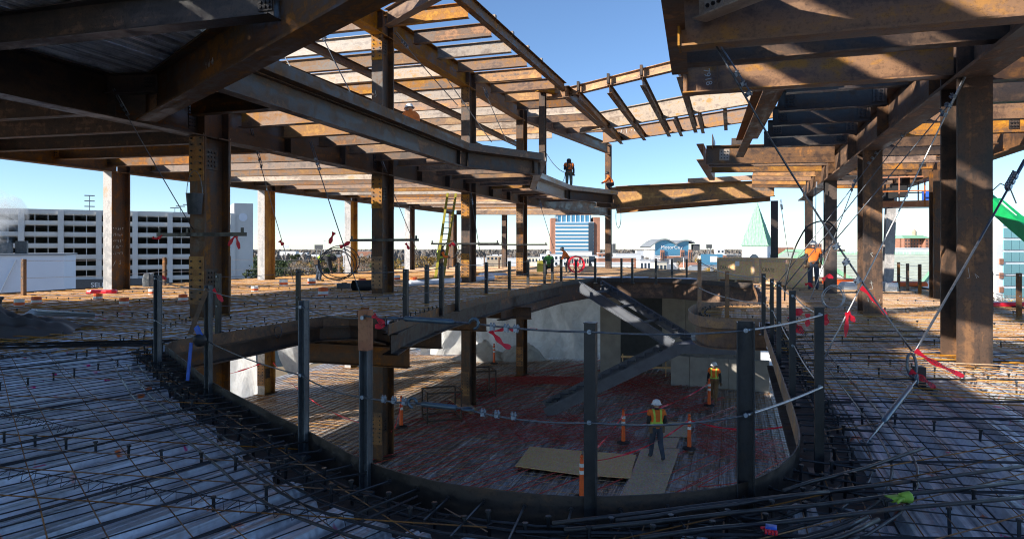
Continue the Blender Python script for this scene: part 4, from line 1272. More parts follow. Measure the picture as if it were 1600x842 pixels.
# ------------------------------------------------------------------ cables
def sag(p, q, s=0.05, n=9):
    p = Vector(p); q = Vector(q)
    return [p.lerp(q, i / (n - 1)) - Vector((0, 0, s * 4 * (i / (n - 1)) * (1 - i / (n - 1)))) for i in range(n)]
def wire(pts, r, label, mat='cable', name='wire_rope', cat='wire rope', group='safety cables', n=6):
    mb = MB(); mb.tube(pts, r, n)
    return tag(mb.build(name, M[mat], None, smooth=True, recalc=False), label, cat, group)
def clip(mb, p, d, s=0.016):
    """wire rope clip: saddle, u-bolt and two nuts"""
    d = Vector(d).normalized(); side = d.cross(Z3).normalized(); u = side.cross(d)
    mb.bar(p - d * s * 0.9, p + d * s * 0.9, s * 2.0, s * 1.5, u)
    for k in (-1, 1):
        mb.tube([p + d * k * s * 0.7 - u * s * 1.2, p + d * k * s * 0.7 + u * s * 2.4], s * 0.42, 5)
        mb.tube([p + d * k * s * 0.7 + u * s * 1.0, p + d * k * s * 0.7 + u * s * 1.7], s * 0.85, 6)
def turnbuckle(p, q, label, body0=0.3, body1=0.75, r=0.011, hook='q'):
    p = Vector(p); q = Vector(q); d = (q - p).normalized(); L = (q - p).length
    e = emp('turnbuckle', p, label, 'turnbuckle', 'turnbuckles')
    l = lambda s: d * (s * L)
    mb = MB(); mb.tube([l(body0), l(body0 + 0.03), l(body1 - 0.03), l(body1)], [r * 0.9, r * 1.7, r * 1.7, r * 0.9], 8)
    mb.build('body', M['turnbuckle'], e, smooth=True)
    mb = MB(); mb.tube([l(0.0), l(body0 + 0.02)], r * 0.75, 6); mb.tube([l(body1 - 0.02), l(1.0)], r * 0.75, 6); mb.build('threaded_rod', M['cable'], e)
    mb = MB(); u = Z3 - d * d.z; side = d.cross(Z3).normalized(); R_ = r * 3.0
    for c, sg in ((l(1.0), 1),) if hook == 'q' else ((l(0.0), -1),):
        pts = [c + d * sg * (R_ - R_ * math.cos(a)) + u * (R_ * math.sin(a)) for a in [0, 0.6, 1.2, 1.8, 2.4, 3.0, 3.6, 4.2, 4.7]]
        mb.tube(pts, r * 0.9, 6)
    mb.build('hook', M['turnbuckle'], e, smooth=True)
    c = l(0.0) if hook == 'q' else l(1.0)
    mb = MB(); mb.tube([c - d * R_ * math.cos(a) * 1.2 + side * R_ * 0.9 * math.sin(a) - d * R_ * 1.1 for a in [i * math.pi / 5 for i in range(10)]], r * 0.7, 5, closed=True)
    mb.build('eye', M['turnbuckle'], e, smooth=True)
    return e
# upper line on the near rim: turnbuckle, hook, clips, rope
pa, pb, pc, pd = ptop(571, 0.03), ptop(923), ptop(1165), ptop(1280)
t0 = pa.lerp(pb, 0.17); t1 = pa.lerp(pb, 0.50)
wire(sag(pa, t0, 0.01, 4), 0.0065, 'short rope from the orange-topped post to the upper turnbuckle')
turnbuckle(t0, t1, 'long grey turnbuckle on the upper guard line of the near rim', 0.08, 0.80, 0.0105)
wire(sag(t1 + (pb - pa).normalized() * 0.045, pb, 0.012), 0.0062, 'upper guard rope running to the black post nearest the camera')
wire(sag(pb, pc, 0.02), 0.0062, 'upper guard rope between the near black post and the paired post')
wire(sag(pc, pd, 0.01), 0.0075, 'upper guard rope between the paired post and the right row', 'cable_bright')
m571, m923, m1165 = pmid(571), pmid(923), pmid(1165); m1280 = pmid(1280)
t0 = m571.lerp(m923, 0.26); t1 = m571.lerp(m923, 0.47)
wire(sag(m571, t0, 0.008, 5), 0.0065, 'lower guard rope from the orange-topped post to the hook')
turnbuckle(t1, t0, 'blue-grey turnbuckle with a hook on the lower guard line', 0.12, 0.9, 0.0105)
wire(sag(t1, m923, 0.03), 0.0062, 'lower guard rope running to the black post nearest the camera')
wire(sag(m923, m1165, 0.035), 0.0062, 'lower guard rope between the near black post and the paired post')
wire(sag(m1165, m1280, 0.01), 0.0085, 'lower guard rope from the paired post to the right row', 'cable_bright')
dd = (pb - pa).normalized()
for i, (a, b, fs, lab) in enumerate(((pa, pb, (0.60, 0.66, 0.70), 'upper'), (m571, m923, (0.10, 0.15, 0.20), 'lower left'), (m571, m923, (0.56, 0.62, 0.69), 'lower right'))):
    for j, f in enumerate(fs):
        mb = MB(); clip(mb, a.lerp(b, f) - Vector((0, 0, 0.02 if i != 1 else 0.004)), b - a, 0.014)
        tag(mb.build('rope_clip', M['clip']), '%s rope clip in the %s row on the near guard line' % (ORD[j], lab), 'rope clip', 'rope clips')
chain = [(246, 325), (325, 474), (474, 571), (341, 466), (466, 634), (634, 690), (690, 715), (715, 760), (760, 796), (796, 825), (825, 851), (851, 877), (877, 900), (900, 930), (930, 971), (971, 988), (988, 1025), (1025, 1073), (1280, 1238), (1238, 1217), (1217, 1206), (1206, 1193), (1193, 1136), (1136, 1093), (37, 257), (257, 412), (412, 530), (1404, 1418), (1418, 1437), (1548, 1592)]
for i, (a, b) in enumerate(chain):
    far = POSTS[a][0].y > 12
    r = 0.0055 if not far else 0.010
    for k, fn in enumerate((ptop, pmid)):
        wire(sag(fn(a), fn(b), 0.03), r, '%s guard rope in the %s span counted from the left corner' % (('upper', 'lower')[k], ORD[i]), 'cable' if i < 18 else 'cable_bright')
# ------------------------------------------------------------------ bracing cables of the steel frame
def guy(p, q, r, label, mat='cable', s=0.03, ring=True):
    e = emp('guy_cable', p, label, 'cable', 'bracing cables')
    p = Vector(p); q = Vector(q)
    mb = MB(); mb.tube([x - p for x in sag(p, q, s, 12)], r, 6); mb.build('rope', M[mat], e, smooth=True, recalc=False)
    mb = MB(); d = (q - p).normalized()
    for f in (0.10, 0.13, 0.16):
        clip(mb, d * f * (q - p).length, d, r * 2.2)
    mb.tube([d * (0.02 * i) * 1.0 + Vector((r * 3, 0, r * 2)) for i in range(int((q - p).length * 0.16 / 0.02))], r * 0.9, 4)
    mb.build('rope_clips', M['clip'], e, recalc=False)
    return e
guy(up(AL(12.7), 0) + Vector((0.25, 0, 4.5)), Q(301, 357, 14.7), 0.010, 'thin cable from the dark girder down to the bar on the bucket column')
guy(up(AL(16.3), 0) + Vector((0.25, 0, 4.45)), G(460, 444), 0.012, 'cable sloping from the girder past the sunlit column to the left deck')
guy(up(AL(18.6), 0) + Vector((0.25, 0, 4.44)), G(567, 472), 0.014, 'cable with red ribbon sloping down left of the tall column')
guy(up(AL(22.3), 0) + Vector((0.3, -0.2, 4.4)), G(668, 431), 0.016, 'cable sloping from the tall column to the foot of the ladder')
guy(Q(735, 302, 30.0), Q(752, 405, 30.5), 0.014, 'short cable hanging beside the dark bolted column')
guy(Q(498, 45, 20.0), Q(552, 153, 20.0), 0.018, 'chain hoist cable in the upper roof bay left of the orange column')
guy(Q(437, 72, 18.0), Q(462, 118, 18.0), 0.016, 'short bright cable beside the diagonal beam', 'cable_bright')
guy(Q(617, 52, 22.6), Q(715, 165, 28.0), 0.018, 'long thin cable crossing the upper roof bay')
guy(Q(672, 85, 27.5), Q(768, 222, 31.5), 0.022, 'bright turnbuckle cable in the upper roof bay, nearer one', 'cable_bright')
guy(Q(755, 137, 30.5), Q(792, 222, 33.0), 0.022, 'bright turnbuckle cable in the upper roof bay, farther one', 'cable_bright')
guy(Q(842, 312, 36.0), Q(865, 388, 38.0), 0.016, 'thin cable below the far girder in front of the hotel')
# right hand side
ringp = Vector((4.42, 7.55, 0.32))
gy = guy(Vector((2.12, 7.15, 3.70)), ringp + Vector((0, 0, 0.1)), 0.0105, 'long cable from the large top beam down to the ring on the right deck', 'cable', 0.12)
guy(Q(1600, 250, 8.8), ringp + Vector((0.02, 0, 0.06)), 0.015, 'thick cable crossing the massive column from the right edge', 'cable', 0.02)
guy(Vector((6.0, 8.95, 3.95)), G(1287, 560), 0.011, 'bright cable from the massive column to the right deck', 'cable_bright', 0.05)
guy(Q(1520, 118, 9.0), Q(1238, 452, 9.6), 0.008, 'thin cable from the massive column to the right guard posts', 'cable', 0.03)
guy(Q(1452, 160, 13.0), Q(1222, 452, 15.0), 0.010, 'cable from the right row girder to the guard posts', 'cable', 0.04)
guy(Q(1390, 215, 15.5), Q(1205, 455, 16.5), 0.011, 'farther cable from the right row girder to the guard posts', 'cable', 0.04)
guy(Q(1345, 260, 18.0), G(1265, 470), 0.012, 'bright cable beside the worker in the orange vest', 'cable_bright', 0.04)
guy(Q(1275, 285, 22.5), Q(1274, 395, 22.5), 0.010, 'thin vertical line hanging left of the dark column')
guy(Q(1219, 312, 34.0), Q(1232, 400, 34.0), 0.016, 'hook line hanging beside the slender column')
# black tail of rope arching over the guy cable
pts = [Q(x, y, 8.6) for x, y in ((1226, 470), (1228, 440), (1240, 394), (1252, 368), (1262, 354), (1276, 347), (1290, 346), (1300, 351), (1308, 362))]
wire(catmull(pts, 4), 0.010, 'black rope tail arching above the right guard posts', 'black', 'rope_tail', 'rope', 'loose ropes')
for i, (x, y) in enumerate(((1302, 352), (1314, 377), (1330, 397))):
    f = (x - 1125) / (1425 - 1125)
    mb = MB(); p = Vector((2.12, 7.15, 3.70)).lerp(ringp, [0.60, 0.65, 0.71][i]) - Vector((0, 0, 0.11))
    clip(mb, p, ringp - Vector((2.12, 7.15, 3.70)), 0.024)
    tag(mb.build('rope_clip', M['clip']), 'rope clip on the long right cable, %s from the top' % ORD[i], 'rope clip', 'rope clips')
# ring, anchor turnbuckle
mb = MB(); mb.tube([ringp + Vector((0.05 * math.sin(a), 0.02 * math.cos(a), 0.13 * math.cos(a) - 0.06)) for a in [i * math.pi / 8 for i in range(16)]], 0.016, 6, closed=True)
tag(mb.build('rope_ring', M['cable'], smooth=True), 'thick wire thimble joining the cables on the right deck', 'ring')
an = G(1352, 700)
turnbuckle(ringp - Vector((0.16, 0.35, 0.16)), an + Vector((0, 0, 0.03)), 'large dark turnbuckle slanting to the right deck', 0.12, 0.72, 0.016, 'p')
wire([ringp - Vector((0, 0, 0.12)), ringp - Vector((0.08, 0.2, 0.16)), ringp - Vector((0.16, 0.35, 0.16))], 0.012, 'short sling between the ring and the large turnbuckle')
mb = MB(); mb.box((4.62, 7.75, 0.08), (0.10, 0.10, 0.26)); mb.box((4.62, 7.75, -0.03), (0.22, 0.22, 0.02))
tag(mb.build('anchor_stub', M['post']), 'short steel anchor stub beside the cable ring', 'anchor')
# coils
def coil(c, R_, r, n, label, mat='cable', axis='y', tilt=0.0, squash=1.0):
    mb = MB(); c = Vector(c)
    for k in range(n):
        rr = R_ * random.uniform(0.9, 1.06); o1 = Vector((random.uniform(-.03, .03), random.uniform(-.03, .03), random.uniform(-.03, .03))) * R_ * 5
        pts = []
        for i in range(24):
            a = i * math.pi / 12
            if axis == 'y': v = Vector((rr * math.cos(a), 0.02 * math.sin(2 * a), rr * squash * math.sin(a)))
            else: v = Vector((rr * math.cos(a), rr * math.sin(a), 0.01 * math.sin(3 * a)))
            pts.append(c + o1 + Matrix.Rotation(tilt, 3, 'Z') @ v)
        mb.tube(pts, r, 5, closed=True)
    return tag(mb.build('rope_coil', M[mat], smooth=True, recalc=False), label, 'rope coil', 'coils of rope')
coil(Q(1302, 465, 12.0), 0.20, 0.006, 4, 'coil of wire rope hanging beside the right cables', 'cable_bright')
coil(Q(443, 515, 13.2) - Vector((0, 0.3, 0)), 0.07, 0.004, 3, 'small wire coil hanging over the left curb', 'cable', squash=1.7)
coil(Q(530, 412, 27.5), 0.75, 0.02, 3, 'big loop of black hose in front of the stooping worker', 'black', tilt=0.4, squash=0.85)
coil(Q(704, 390, 36.0), 0.4, 0.02, 2, 'hose loop hanging right of the ladder', 'black', squash=1.1)
coil(Q(966, 338, 41), 0.16, 0.012, 2, 'thin rope loop hanging from the long orange girder', 'black', squash=4.5)
# ------------------------------------------------------------------ warning ribbons
def make_print_tape():
    m, nt, p = new_mat('printed_tape')
    v = coords(nt, (1, 1, 1), rnd=False, what='UV')
    c = (0.75, 0.02, 0.05)
    p.inputs['Base Color'].default_value = (*c, 1); p.inputs['Roughness'].default_value = 0.35
    tr = nd(nt, 'ShaderNodeBsdfTranslucent'); tr.inputs['Color'].default_value = (0.8, 0.05, 0.06, 1)
    ms = nd(nt, 'ShaderNodeMixShader'); ms.inputs[0].default_value = 0.35
    out = nt.nodes['Material Output']
    nt.links.new(p.outputs[0], ms.inputs[1]); nt.links.new(tr.outputs[0], ms.inputs[2]); nt.links.new(ms.outputs[0], out.inputs['Surface'])
    return m
M['tape'] = make_print_tape()
def ribbon(pts, w, label, group='red warning ribbons', wv=(0, 0, 1), twist=0.5, text=None):
    pts = catmull([Vector(p) for p in pts], 4)
    mb = MB(); vs = []; n = len(pts)
    for i, p in enumerate(pts):
        a = pts[max(0, i - 1)]; b = pts[min(n - 1, i + 1)]; d = (b - a).normalized()
        x = Vector(wv) - d * d.dot(Vector(wv)); x.normalize()
        x = Quaternion(d, math.sin(i * 0.55) * twist) @ x
        ww = w * (0.75 + 0.25 * math.sin(i * 1.3 + 1))
        vs += [p - x * ww / 2, p + x * ww / 2]
    mb.add(vs, [(2 * i, 2 * i + 1, 2 * i + 3, 2 * i + 2) for i in range(n - 1)])
    o = tag(mb.build('warning_ribbon', M['tape'], smooth=True), label, 'ribbon', group)
    if text:
        p0, p1 = pts[n // 4], pts[(3 * n) // 4]
        d = (p1 - p0).normalized(); x = Vector(wv) - d * d.dot(Vector(wv)); x.normalize(); nn = d.cross(x)
        if nn.y > 0: nn = -nn; d = -d
        Mx = Matrix((d, x if d.cross(x).dot(nn) > 0 else -x, nn)).transposed().to_4x4(); Mx.translation = (p0 + p1) / 2 + nn * 0.02
        text_mesh(text, w * 0.75, M['black'], o, Mx)
    return o
def rib_px(Y, pts, w, label, text=None, **k):
    return ribbon([Q(x, y, Y) for x, y in pts], w, label, text=text, **k)
rib_px(4.35, [(583, 492), (592, 500), (600, 508), (586, 510)], 0.04, 'crumpled pink ribbon tied to the orange-topped post', 'PELIGRO')
rib_px(4.2, [(766, 516), (775, 526), (786, 538), (798, 543)], 0.035, 'red ribbon hanging from the upper turnbuckle hook, longer end')
rib_px(4.2, [(766, 518), (780, 516), (794, 513), (803, 517)], 0.022, 'red ribbon on the upper turnbuckle, short end')
rib_px(7.2, [(1235, 500), (1243, 490), (1254, 485)], 0.09, 'red ribbon fluttering on the right guard rope, upper end')
rib_px(7.2, [(1235, 500), (1244, 511), (1256, 519)], 0.09, 'red ribbon on the right guard rope, lower end', 'DANGER')
rib_px(7.4, [(1262, 490), (1262, 502), (1261, 510)], 0.06, 'short red ribbon between the second and first right posts')
rib_px(6.4, [(1288, 492), (1291, 500), (1290, 508)], 0.06, 'short red ribbon just behind the nearest right post')
rib_px(8.6, [(1324, 488), (1323, 505), (1321, 527)], 0.06, 'red ribbon hanging from the right rope clips, long end')
rib_px(8.6, [(1324, 488), (1330, 495), (1336, 503)], 0.07, 'red ribbon hanging from the right rope clips, short end')
rib_px(7.5, [(1430, 547), (1452, 562), (1480, 576), (1506, 588)], 0.06, 'long printed red ribbon streaming right from the cable ring', 'DANGER PELIGRO')
rib_px(7.45, [(1422, 580), (1435, 587), (1450, 597), (1461, 607)], 0.07, 'printed red ribbon below the cable ring', 'DANGER')
rib_px(7.8, [(1345, 449), (1360, 462), (1373, 478), (1385, 492)], 0.055, 'red ribbon along the long right cable')
rib_px(9.4, [(333, 452), (340, 460), (348, 471)], 0.07, 'red ribbon at the lanyard post')
rib_px(10.2, [(243, 436), (250, 432), (260, 436)], 0.06, 'red ribbon on the left corner post, crosswise'); rib_px(10.2, [(245, 436), (248, 446), (250, 454)], 0.06, 'red ribbon on the left corner post, hanging')
rib_px(14.6, [(238, 371), (246, 373), (253, 368)], 0.07, 'red ribbon at the left end of the column bar'); rib_px(14.6, [(370, 366), (363, 374), (357, 384)], 0.09, 'red ribbon on the column bar by the bucket, left'); rib_px(14.6, [(369, 368), (371, 377), (374, 389)], 0.09, 'red ribbon on the column bar by the bucket, right')
rib_px(18.8, [(437, 376), (440, 380), (443, 383)], 0.12, 'red ribbon on the cable by the sunlit column'); rib_px(17.5, [(522, 363), (518, 372), (515, 381)], 0.12, 'red ribbon on the cable left of the tall column')
rib_px(22.0, [(531, 386), (540, 382), (547, 378)], 0.14, 'red ribbon at the left end of the tall column bar'); rib_px(22.0, [(634, 380), (637, 385), (639, 390)], 0.1, 'red ribbon at the right end of the tall column bar')
rib_px(30, [(702, 385), (706, 381), (711, 384)], 0.14, 'red ribbon on the bar right of the ladder'); rib_px(23.5, [(1258, 445), (1264, 443), (1270, 449)], 0.12, 'red ribbon by the boots of the orange-vested worker'); rib_px(20, [(1286, 437), (1293, 431), (1302, 434)], 0.14, 'orange-red ribbon on the dark column'); rib_px(16, [(828, 512), (836, 513), (842, 515)], 0.01, 'tiny red ribbon above the near post')

# ------------------------------------------------------------------ stairs to the floor below
ST = emp('steel_stair', (3.0, 29.7, 0), 'grey primed steel stair descending in two flights to the floor below', 'stair')
def lo(p): return Vector(p) - Vector((3.0, 29.7, 0))
def stringer(p, q, h, name='stringer'):
    mb = MB(); mb.bar(lo(p), lo(q), 0.02, h)
    mb2 = mb; d = (Vector(q) - Vector(p)).normalized()
    for s in (-1, 1):
        off = Vector((0, 0, s * h / 2 * 0.97)); sd = d.cross(Z3).normalized() * 0.04
        mb2.bar(lo(p) + off + sd, lo(q) + off + sd, 0.08, 0.02)
    return mb2.build(name, M['primer'], ST)
n0, n1_ = Vector((2.95, 29.7, -0.12)), Vector((6.45, 27.4, -2.32)); w1 = Vector((1.15, 1.35, 0))
stringer(n0, n1_, 0.44); stringer(n0 + w1, n1_ + w1, 0.44)
def treads(p, q, w, n):
    for i in range(n):
        f = (i + 0.5) / n
        c = p.lerp(q, f) + Vector((0, 0, 0.08)); c2 = c + w
        mb = MB(); d = Vector((q.x - p.x, q.y - p.y, 0)).normalized()
        wn_ = w.normalized()
        for a_, b_ in ((c, c + wn_ * 0.16), (c2 - wn_ * 0.16, c2)):
            mb = MB(); mb.bar(lo(a_), lo(b_), 0.26, 0.012); mb.bar(lo(a_ - d * 0.13) + Vector((0, 0, 0.1)), lo(b_ - d * 0.13) + Vector((0, 0, 0.1)), 0.012, 0.19)
            mb.build('tread_bracket', M['primer'], ST)
        if i % 4 == 1:
            mb = MB(); mb.bar(lo(c - Vector((0, 0, 0.1))), lo(c2 - Vector((0, 0, 0.1))), 0.06, 0.09); mb.build('cross_bar', M['primer'], ST)
treads(n0, n1_, w1 * 0.98, 15)
m0, m1 = Vector((6.6, 26.9, -2.4)), Vector((1.4, 28.6, ZL + 0.14)); w2 = Vector((0.05, 1.5, 0))
stringer(m0, m1, 0.44); stringer(m0 + w2, m1 + w2, 0.44); treads(m0, m1, w2 * 0.98, 15)
mb = MB()
for a, b in (((6.5, 26.9, -2.4), (9.2, 26.4, -2.4)), ((9.2, 26.4, -2.4), (9.7, 29.0, -2.4)), ((9.7, 29.0, -2.4), (7.6, 28.8, -2.4)), ((6.4, 27.4, -2.4), (6.55, 26.95, -2.4))):
    mb.bar(lo(a), lo(b), 0.03, 0.36)
mb.build('landing_frame', M['primer'], ST)
mb = MB(); q = [lo(p) for p in ((6.5, 27.0, -2.28), (9.1, 26.5, -2.28), (9.6, 28.9, -2.28), (7.5, 28.7, -2.28), (6.4, 27.5, -2.28))]
mb.add(q + [p - Vector((0, 0, 0.04)) for p in q], [(0, 1, 2, 3, 4), (9, 8, 7, 6, 5)] + [(i, i + 5, (i + 1) % 5 + 5, (i + 1) % 5) for i in range(5)]); mb.build('landing', M['primer'], ST)
# ------------------------------------------------------------------ walls and tarpaulins below
def wallbox(p, q, z0, z1, th, label, mat, name='concrete_wall', panels=0, cat='wall'):
    p = Vector(p); q = Vector(q); d = (q - p).normalized(); L = (q - p).length
    ang = math.atan2(d.y, d.x)
    e = emp(name, (p.x, p.y, z0), label, cat, None, ang)
    n = max(1, panels); w = L / n
    for i in range(n):
        MB().box((w * (i + 0.5), 0, (z1 - z0) / 2), (w - (0.02 if n > 1 else 0), th, z1 - z0)).build('wall_panel', M[mat], e)
    return e
wallbox((5.0, 38.6), (6.1, 38.4), ZL, -0.95, 0.5, 'pale concrete pier left of the dark doorway behind the stair', 'concrete')
wallbox((8.6, 39.0), (13.4, 36.8), ZL, -0.95, 0.3, 'concrete core wall behind the stair, seen in the shade', 'concrete', panels=4)
wallbox((6.0, 41.5), (9.2, 40.5), ZL, -0.95, 0.3, 'dark wall deep inside the doorway behind the stair', 'sign_dark')  # dark colour stands in for the shade of the recess
wallbox((8.2, 35.2), (12.6, 33.4), ZL, ZL + 1.55, 0.25, 'low concrete wall beyond the stair landing', 'concrete', panels=5)
gr = emp('timber_rail', (6.0, 37.6, ZL), 'two plain timber rails across the dark doorway', 'guard rail')
for z in (0.55, 1.1):
    MB().bar((0, 0, z), (3.3, -0.5, z), 0.05, 0.12).build('rail', M['osb'], gr)
for x in (0.1, 2.4):
    MB().bar((x, -x * 0.15 + 0.05, 0), (x, -x * 0.15 + 0.05, 1.25), 0.09, 0.05).build('upright', M['osb'], gr)
def curtain(p, q, z0, z1, label, amp=0.25, seed=1, n=48, nz=14, flare=0.0, slope=0.0, mat='tarp'):
    rn = random.Random(seed); p = Vector(p); q = Vector(q); d = (q - p).normalized(); nrm = Vector((d.y, -d.x)); L = (q - p).length
    ph = [rn.uniform(0, 6.28) for _ in range(6)]
    tri = lambda x: 2 / math.pi * math.asin(math.sin(x))
    mb = MB(); vs = []
    for j in range(nz + 1):
        g = j / nz
        for i in range(n + 1):
            f = i / n; s = f * L
            fold = amp * (tri(s * 1.3 + ph[0] + g * 1.1) * 0.4 + tri(s * 2.9 + ph[1] + 4.5 * g) * 0.28 * (1 - 0.4 * g) + tri(s * 5.3 + ph[2] - 6 * g) * 0.16 + tri(s * 1.1 - 9 * g + ph[4]) * 0.14) * (0.35 + 0.65 * (1 - g))
            fold += flare * (1 - g) ** 2
            c = p + d * (s + amp * 0.4 * math.sin(6 * g + ph[3] + s)) + nrm * fold
            zb = z0 + slope * f
            vs.append((c.x, c.y, zb + (z1 - zb) * g - 0.15 * math.sin(f * math.pi * 5) ** 2 * g))
    w = n + 1
    mb.add(vs, [(j * w + i, j * w + i + 1, (j + 1) * w + i + 1, (j + 1) * w + i) for j in range(nz) for i in range(n)])
    return tag(mb.build('tarpaulin', M[mat], smooth=False), label, 'tarpaulin', 'white tarpaulins of the floor below')
curtain((-5.6, 46.0), (6.9, 44.0), ZL + 0.05, -0.85, 'big white tarpaulin wall behind the far columns of the floor below', 0.75, 3, 110, 22, 0.9)
curtain((-15.3, 25.5), (-12.6, 33.6), ZL + 0.02, -1.0, 'grey-white tarpaulin at the lower left behind the lower column', 0.3, 5, flare=0.3)
curtain((-12.4, 34.2), (-9.4, 40.2), ZL + 0.9, -1.2, 'pale tarpaulin flared out over the lit floor at the lower left', 0.45, 8, flare=1.6, slope=0.8)
curtain((-9.0, 43.6), (-6.2, 46.0), ZL + 0.4, -0.9, 'narrow tarpaulin beside the fence gap at the far lower left', 0.3, 9, flare=0.5)
# crumpled heap at the foot of the big tarpaulin
def heap(c, sx, sy, sz, label, mat, seed, name='tarpaulin', cat='tarpaulin', n=28):
    rn = random.Random(seed); mb = MB(); vs = []
    ph = [rn.uniform(0, 6.28) for _ in range(9)]
    for j in range(n + 1):
        for i in range(n + 1):
            u = i / n * 2 - 1; v = j / n * 2 - 1
            r = math.sqrt(u * u + v * v)
            h = max(0.0, 1 - r ** 1.6)
            h = h * (0.75 + 0.25 * math.sin(u * 5 + ph[0] + v * 2)) + 0.10 * h * math.sin(u * 11 + ph[1] + 4 * v) + 0.10 * h * math.sin(v * 13 + ph[2] - 5 * u) + 0.05 * math.sin(u * 23 + v * 17 + ph[3]) * h
            vs.append((c[0] + u * sx * (1 + 0.12 * math.sin(v * 5 + ph[4])), c[1] + v * sy * (1 + 0.15 * math.sin(u * 4 + ph[5])), c[2] + max(0.0, h) * sz + 0.012 * abs(math.sin(u * 9 + v * 8))))
    w = n + 1
    mb.add(vs, [(j * w + i, j * w + i + 1, (j + 1) * w + i + 1, (j + 1) * w + i) for j in range(n) for i in range(n)])
    return tag(mb.build(name, M[mat], smooth=True), label, cat)
heap((-1.8, 43.2, ZL), 2.0, 0.9, 1.1, 'crumpled white sheet heaped at the foot of the big tarpaulin', 'tarp', 4)
heap((0.6, 42.9, ZL), 1.5, 0.7, 1.3, 'second crumpled white sheet right of the slender column below', 'tarp', 6)
heap((-9.35, 12.5, 0.04), 1.35, 1.1, 0.50, 'dark grey tarpaulin thrown over a bin at the left edge of the deck', 'tarp_grey', 11, n=44)
# bin under it
mb = MB(); mb.lathe([(0.30, 0.0), (0.36, 0.55), (0.39, 0.56), (0.39, 0.60), (0.33, 0.60), (0.28, 0.06), (0.001, 0.05)], (-9.85, 12.6, 0.04), 18)
tag(mb.build('waste_bin', M['black']), 'black tub sticking out of the grey tarpaulin at the left edge', 'tub')
# ------------------------------------------------------------------ floor below: bars, red heating tube, boards
mat_b = emp('rebar_mat', (0, 0, ZL), 'dense bar mat on the floor of the storey below', 'rebar mat', 'rebar mats')
VB = [Vector(p) for p in ((-13.5, 20), (-5.5, 13), (8, 12), (13, 26), (13.5, 36), (5, 44), (-7, 46), (-12, 38))]
lay_bars(mat_b, bars_in(VB, [], (RD.x, RD.y), 0.34, 0.04), 0.007, M['rebar'], 70)
lay_bars(mat_b, bars_in(VB, [], (TD.x, TD.y), 0.34, 0.055), 0.007, M['rebar_lit'], 90)  # brighter bars lift the dim lower floor by colour
tb = emp('heating_tube_field', (0, 0, ZL), 'rows of red heating tube tied to the bars of the floor below', 'heating tube')
HT = [Vector(G(x, y, ZL)[:2]) for x, y in ((500, 745), (640, 660), (760, 590), (930, 560), (1090, 590), (1215, 690), (1235, 745), (920, 790), (700, 770))]
tubes = bars_in(HT, [], (0.68, 0.73), 0.44, 0.085, 0.03, 0.01)
pairs = []
for i in range(0, len(tubes) - 1):
    (a, b), (c, d) = tubes[i], tubes[i + 1]
    mid = (a + c) / 2 - Vector((0.68, 0.73, 0)) * 0.18
    pts = [b, a.lerp(b, 0.5) + Vector((random.uniform(-.04, .04), random.uniform(-.04, .04), 0)), a, mid, c] if i % 2 == 0 else [a, b]
    mb = MB(); mb.tube(catmull(pts, 3), 0.014, 5); mb.build('tube', M['red_tube'], tb, recalc=False, smooth=True)
# looped tubes round the slender column below
for k in range(9):
    r_ = 1.2 + k * 0.24
    c = Vector((1.6, 34.0, 0.1))
    mb = MB(); mb.tube([c + Vector((r_ * math.cos(a) * 1.5, r_ * math.sin(a) * 1.0, 0)) for a in [0.2 + i * 0.2 for i in range(12)]] + [c + Vector((-r_ * 1.1 - 1.2, -2.6 - 0.2 * k, 0))], 0.02, 5)
    mb.build('tube', M['red_tube'], tb, recalc=False, smooth=True)
# red netting lying over the bars
def net(px, label, step=0.2):
    poly = [Vector(G(x, y, ZL)[:2]) for x, y in px]
    mb = MB()
    for d in ((0.97, 0.2), (-0.2, 0.97)):
        for p, q in bars_in(poly, [], d, step, ZL + 0.11, 0.02, 0.012):
            mb.bar(p, q, 0.022, 0.005)
    o = tag(mb.build('safety_netting', M['red_tube'], recalc=False), label, 'netting', None, 'stuff'); return o
net([(690, 645), (860, 640), (960, 670), (1010, 690), (1000, 705), (830, 695), (700, 672)], 'red netting spread on the lower floor left of the boards')
net([(940, 598), (1000, 585), (1130, 635), (1090, 650), (960, 618)], 'red netting lying below the stair')
net([(1085, 665), (1225, 690), (1235, 735), (1090, 712)], 'red netting right of the boards')
boards = [([(828, 697), (910, 704), (906, 741), (805, 727)], 'strand board on the lower floor, leftmost of the walkway'), ([(912, 704), (994, 710), (985, 746), (908, 741)], 'strand board on the lower floor between the leftmost board and the worker'),
          ([(1002, 700), (1062, 700), (1049, 738), (987, 738)], 'board under the boots of the worker below'), ([(986, 739), (1048, 739), (1035, 779), (968, 779)], 'pale board nearest the near rim below the worker'),
          ([(1044, 658), (1084, 659), (1073, 682), (1032, 681)], 'board in front of the worker below, farthest of the walkway'), ([(1030, 683), (1062, 683), (1056, 699), (1016, 699)], 'small board between the farthest board and the worker')]
for i, (px, lab) in enumerate(boards):
    q = [G(x, y, ZL + 0.14 + 0.012 * (i % 3)) for x, y in px]
    mb = MB(); mb.add(q + [p - Vector((0, 0, 0.02)) for p in q], [(0, 1, 2, 3), (7, 6, 5, 4), (0, 4, 5, 1), (1, 5, 6, 2), (2, 6, 7, 3), (3, 7, 4, 0)])
    tag(mb.build('strand_board', M['osb'] if i < 2 else M['ply']), lab, 'board', 'boards laid as a walkway')
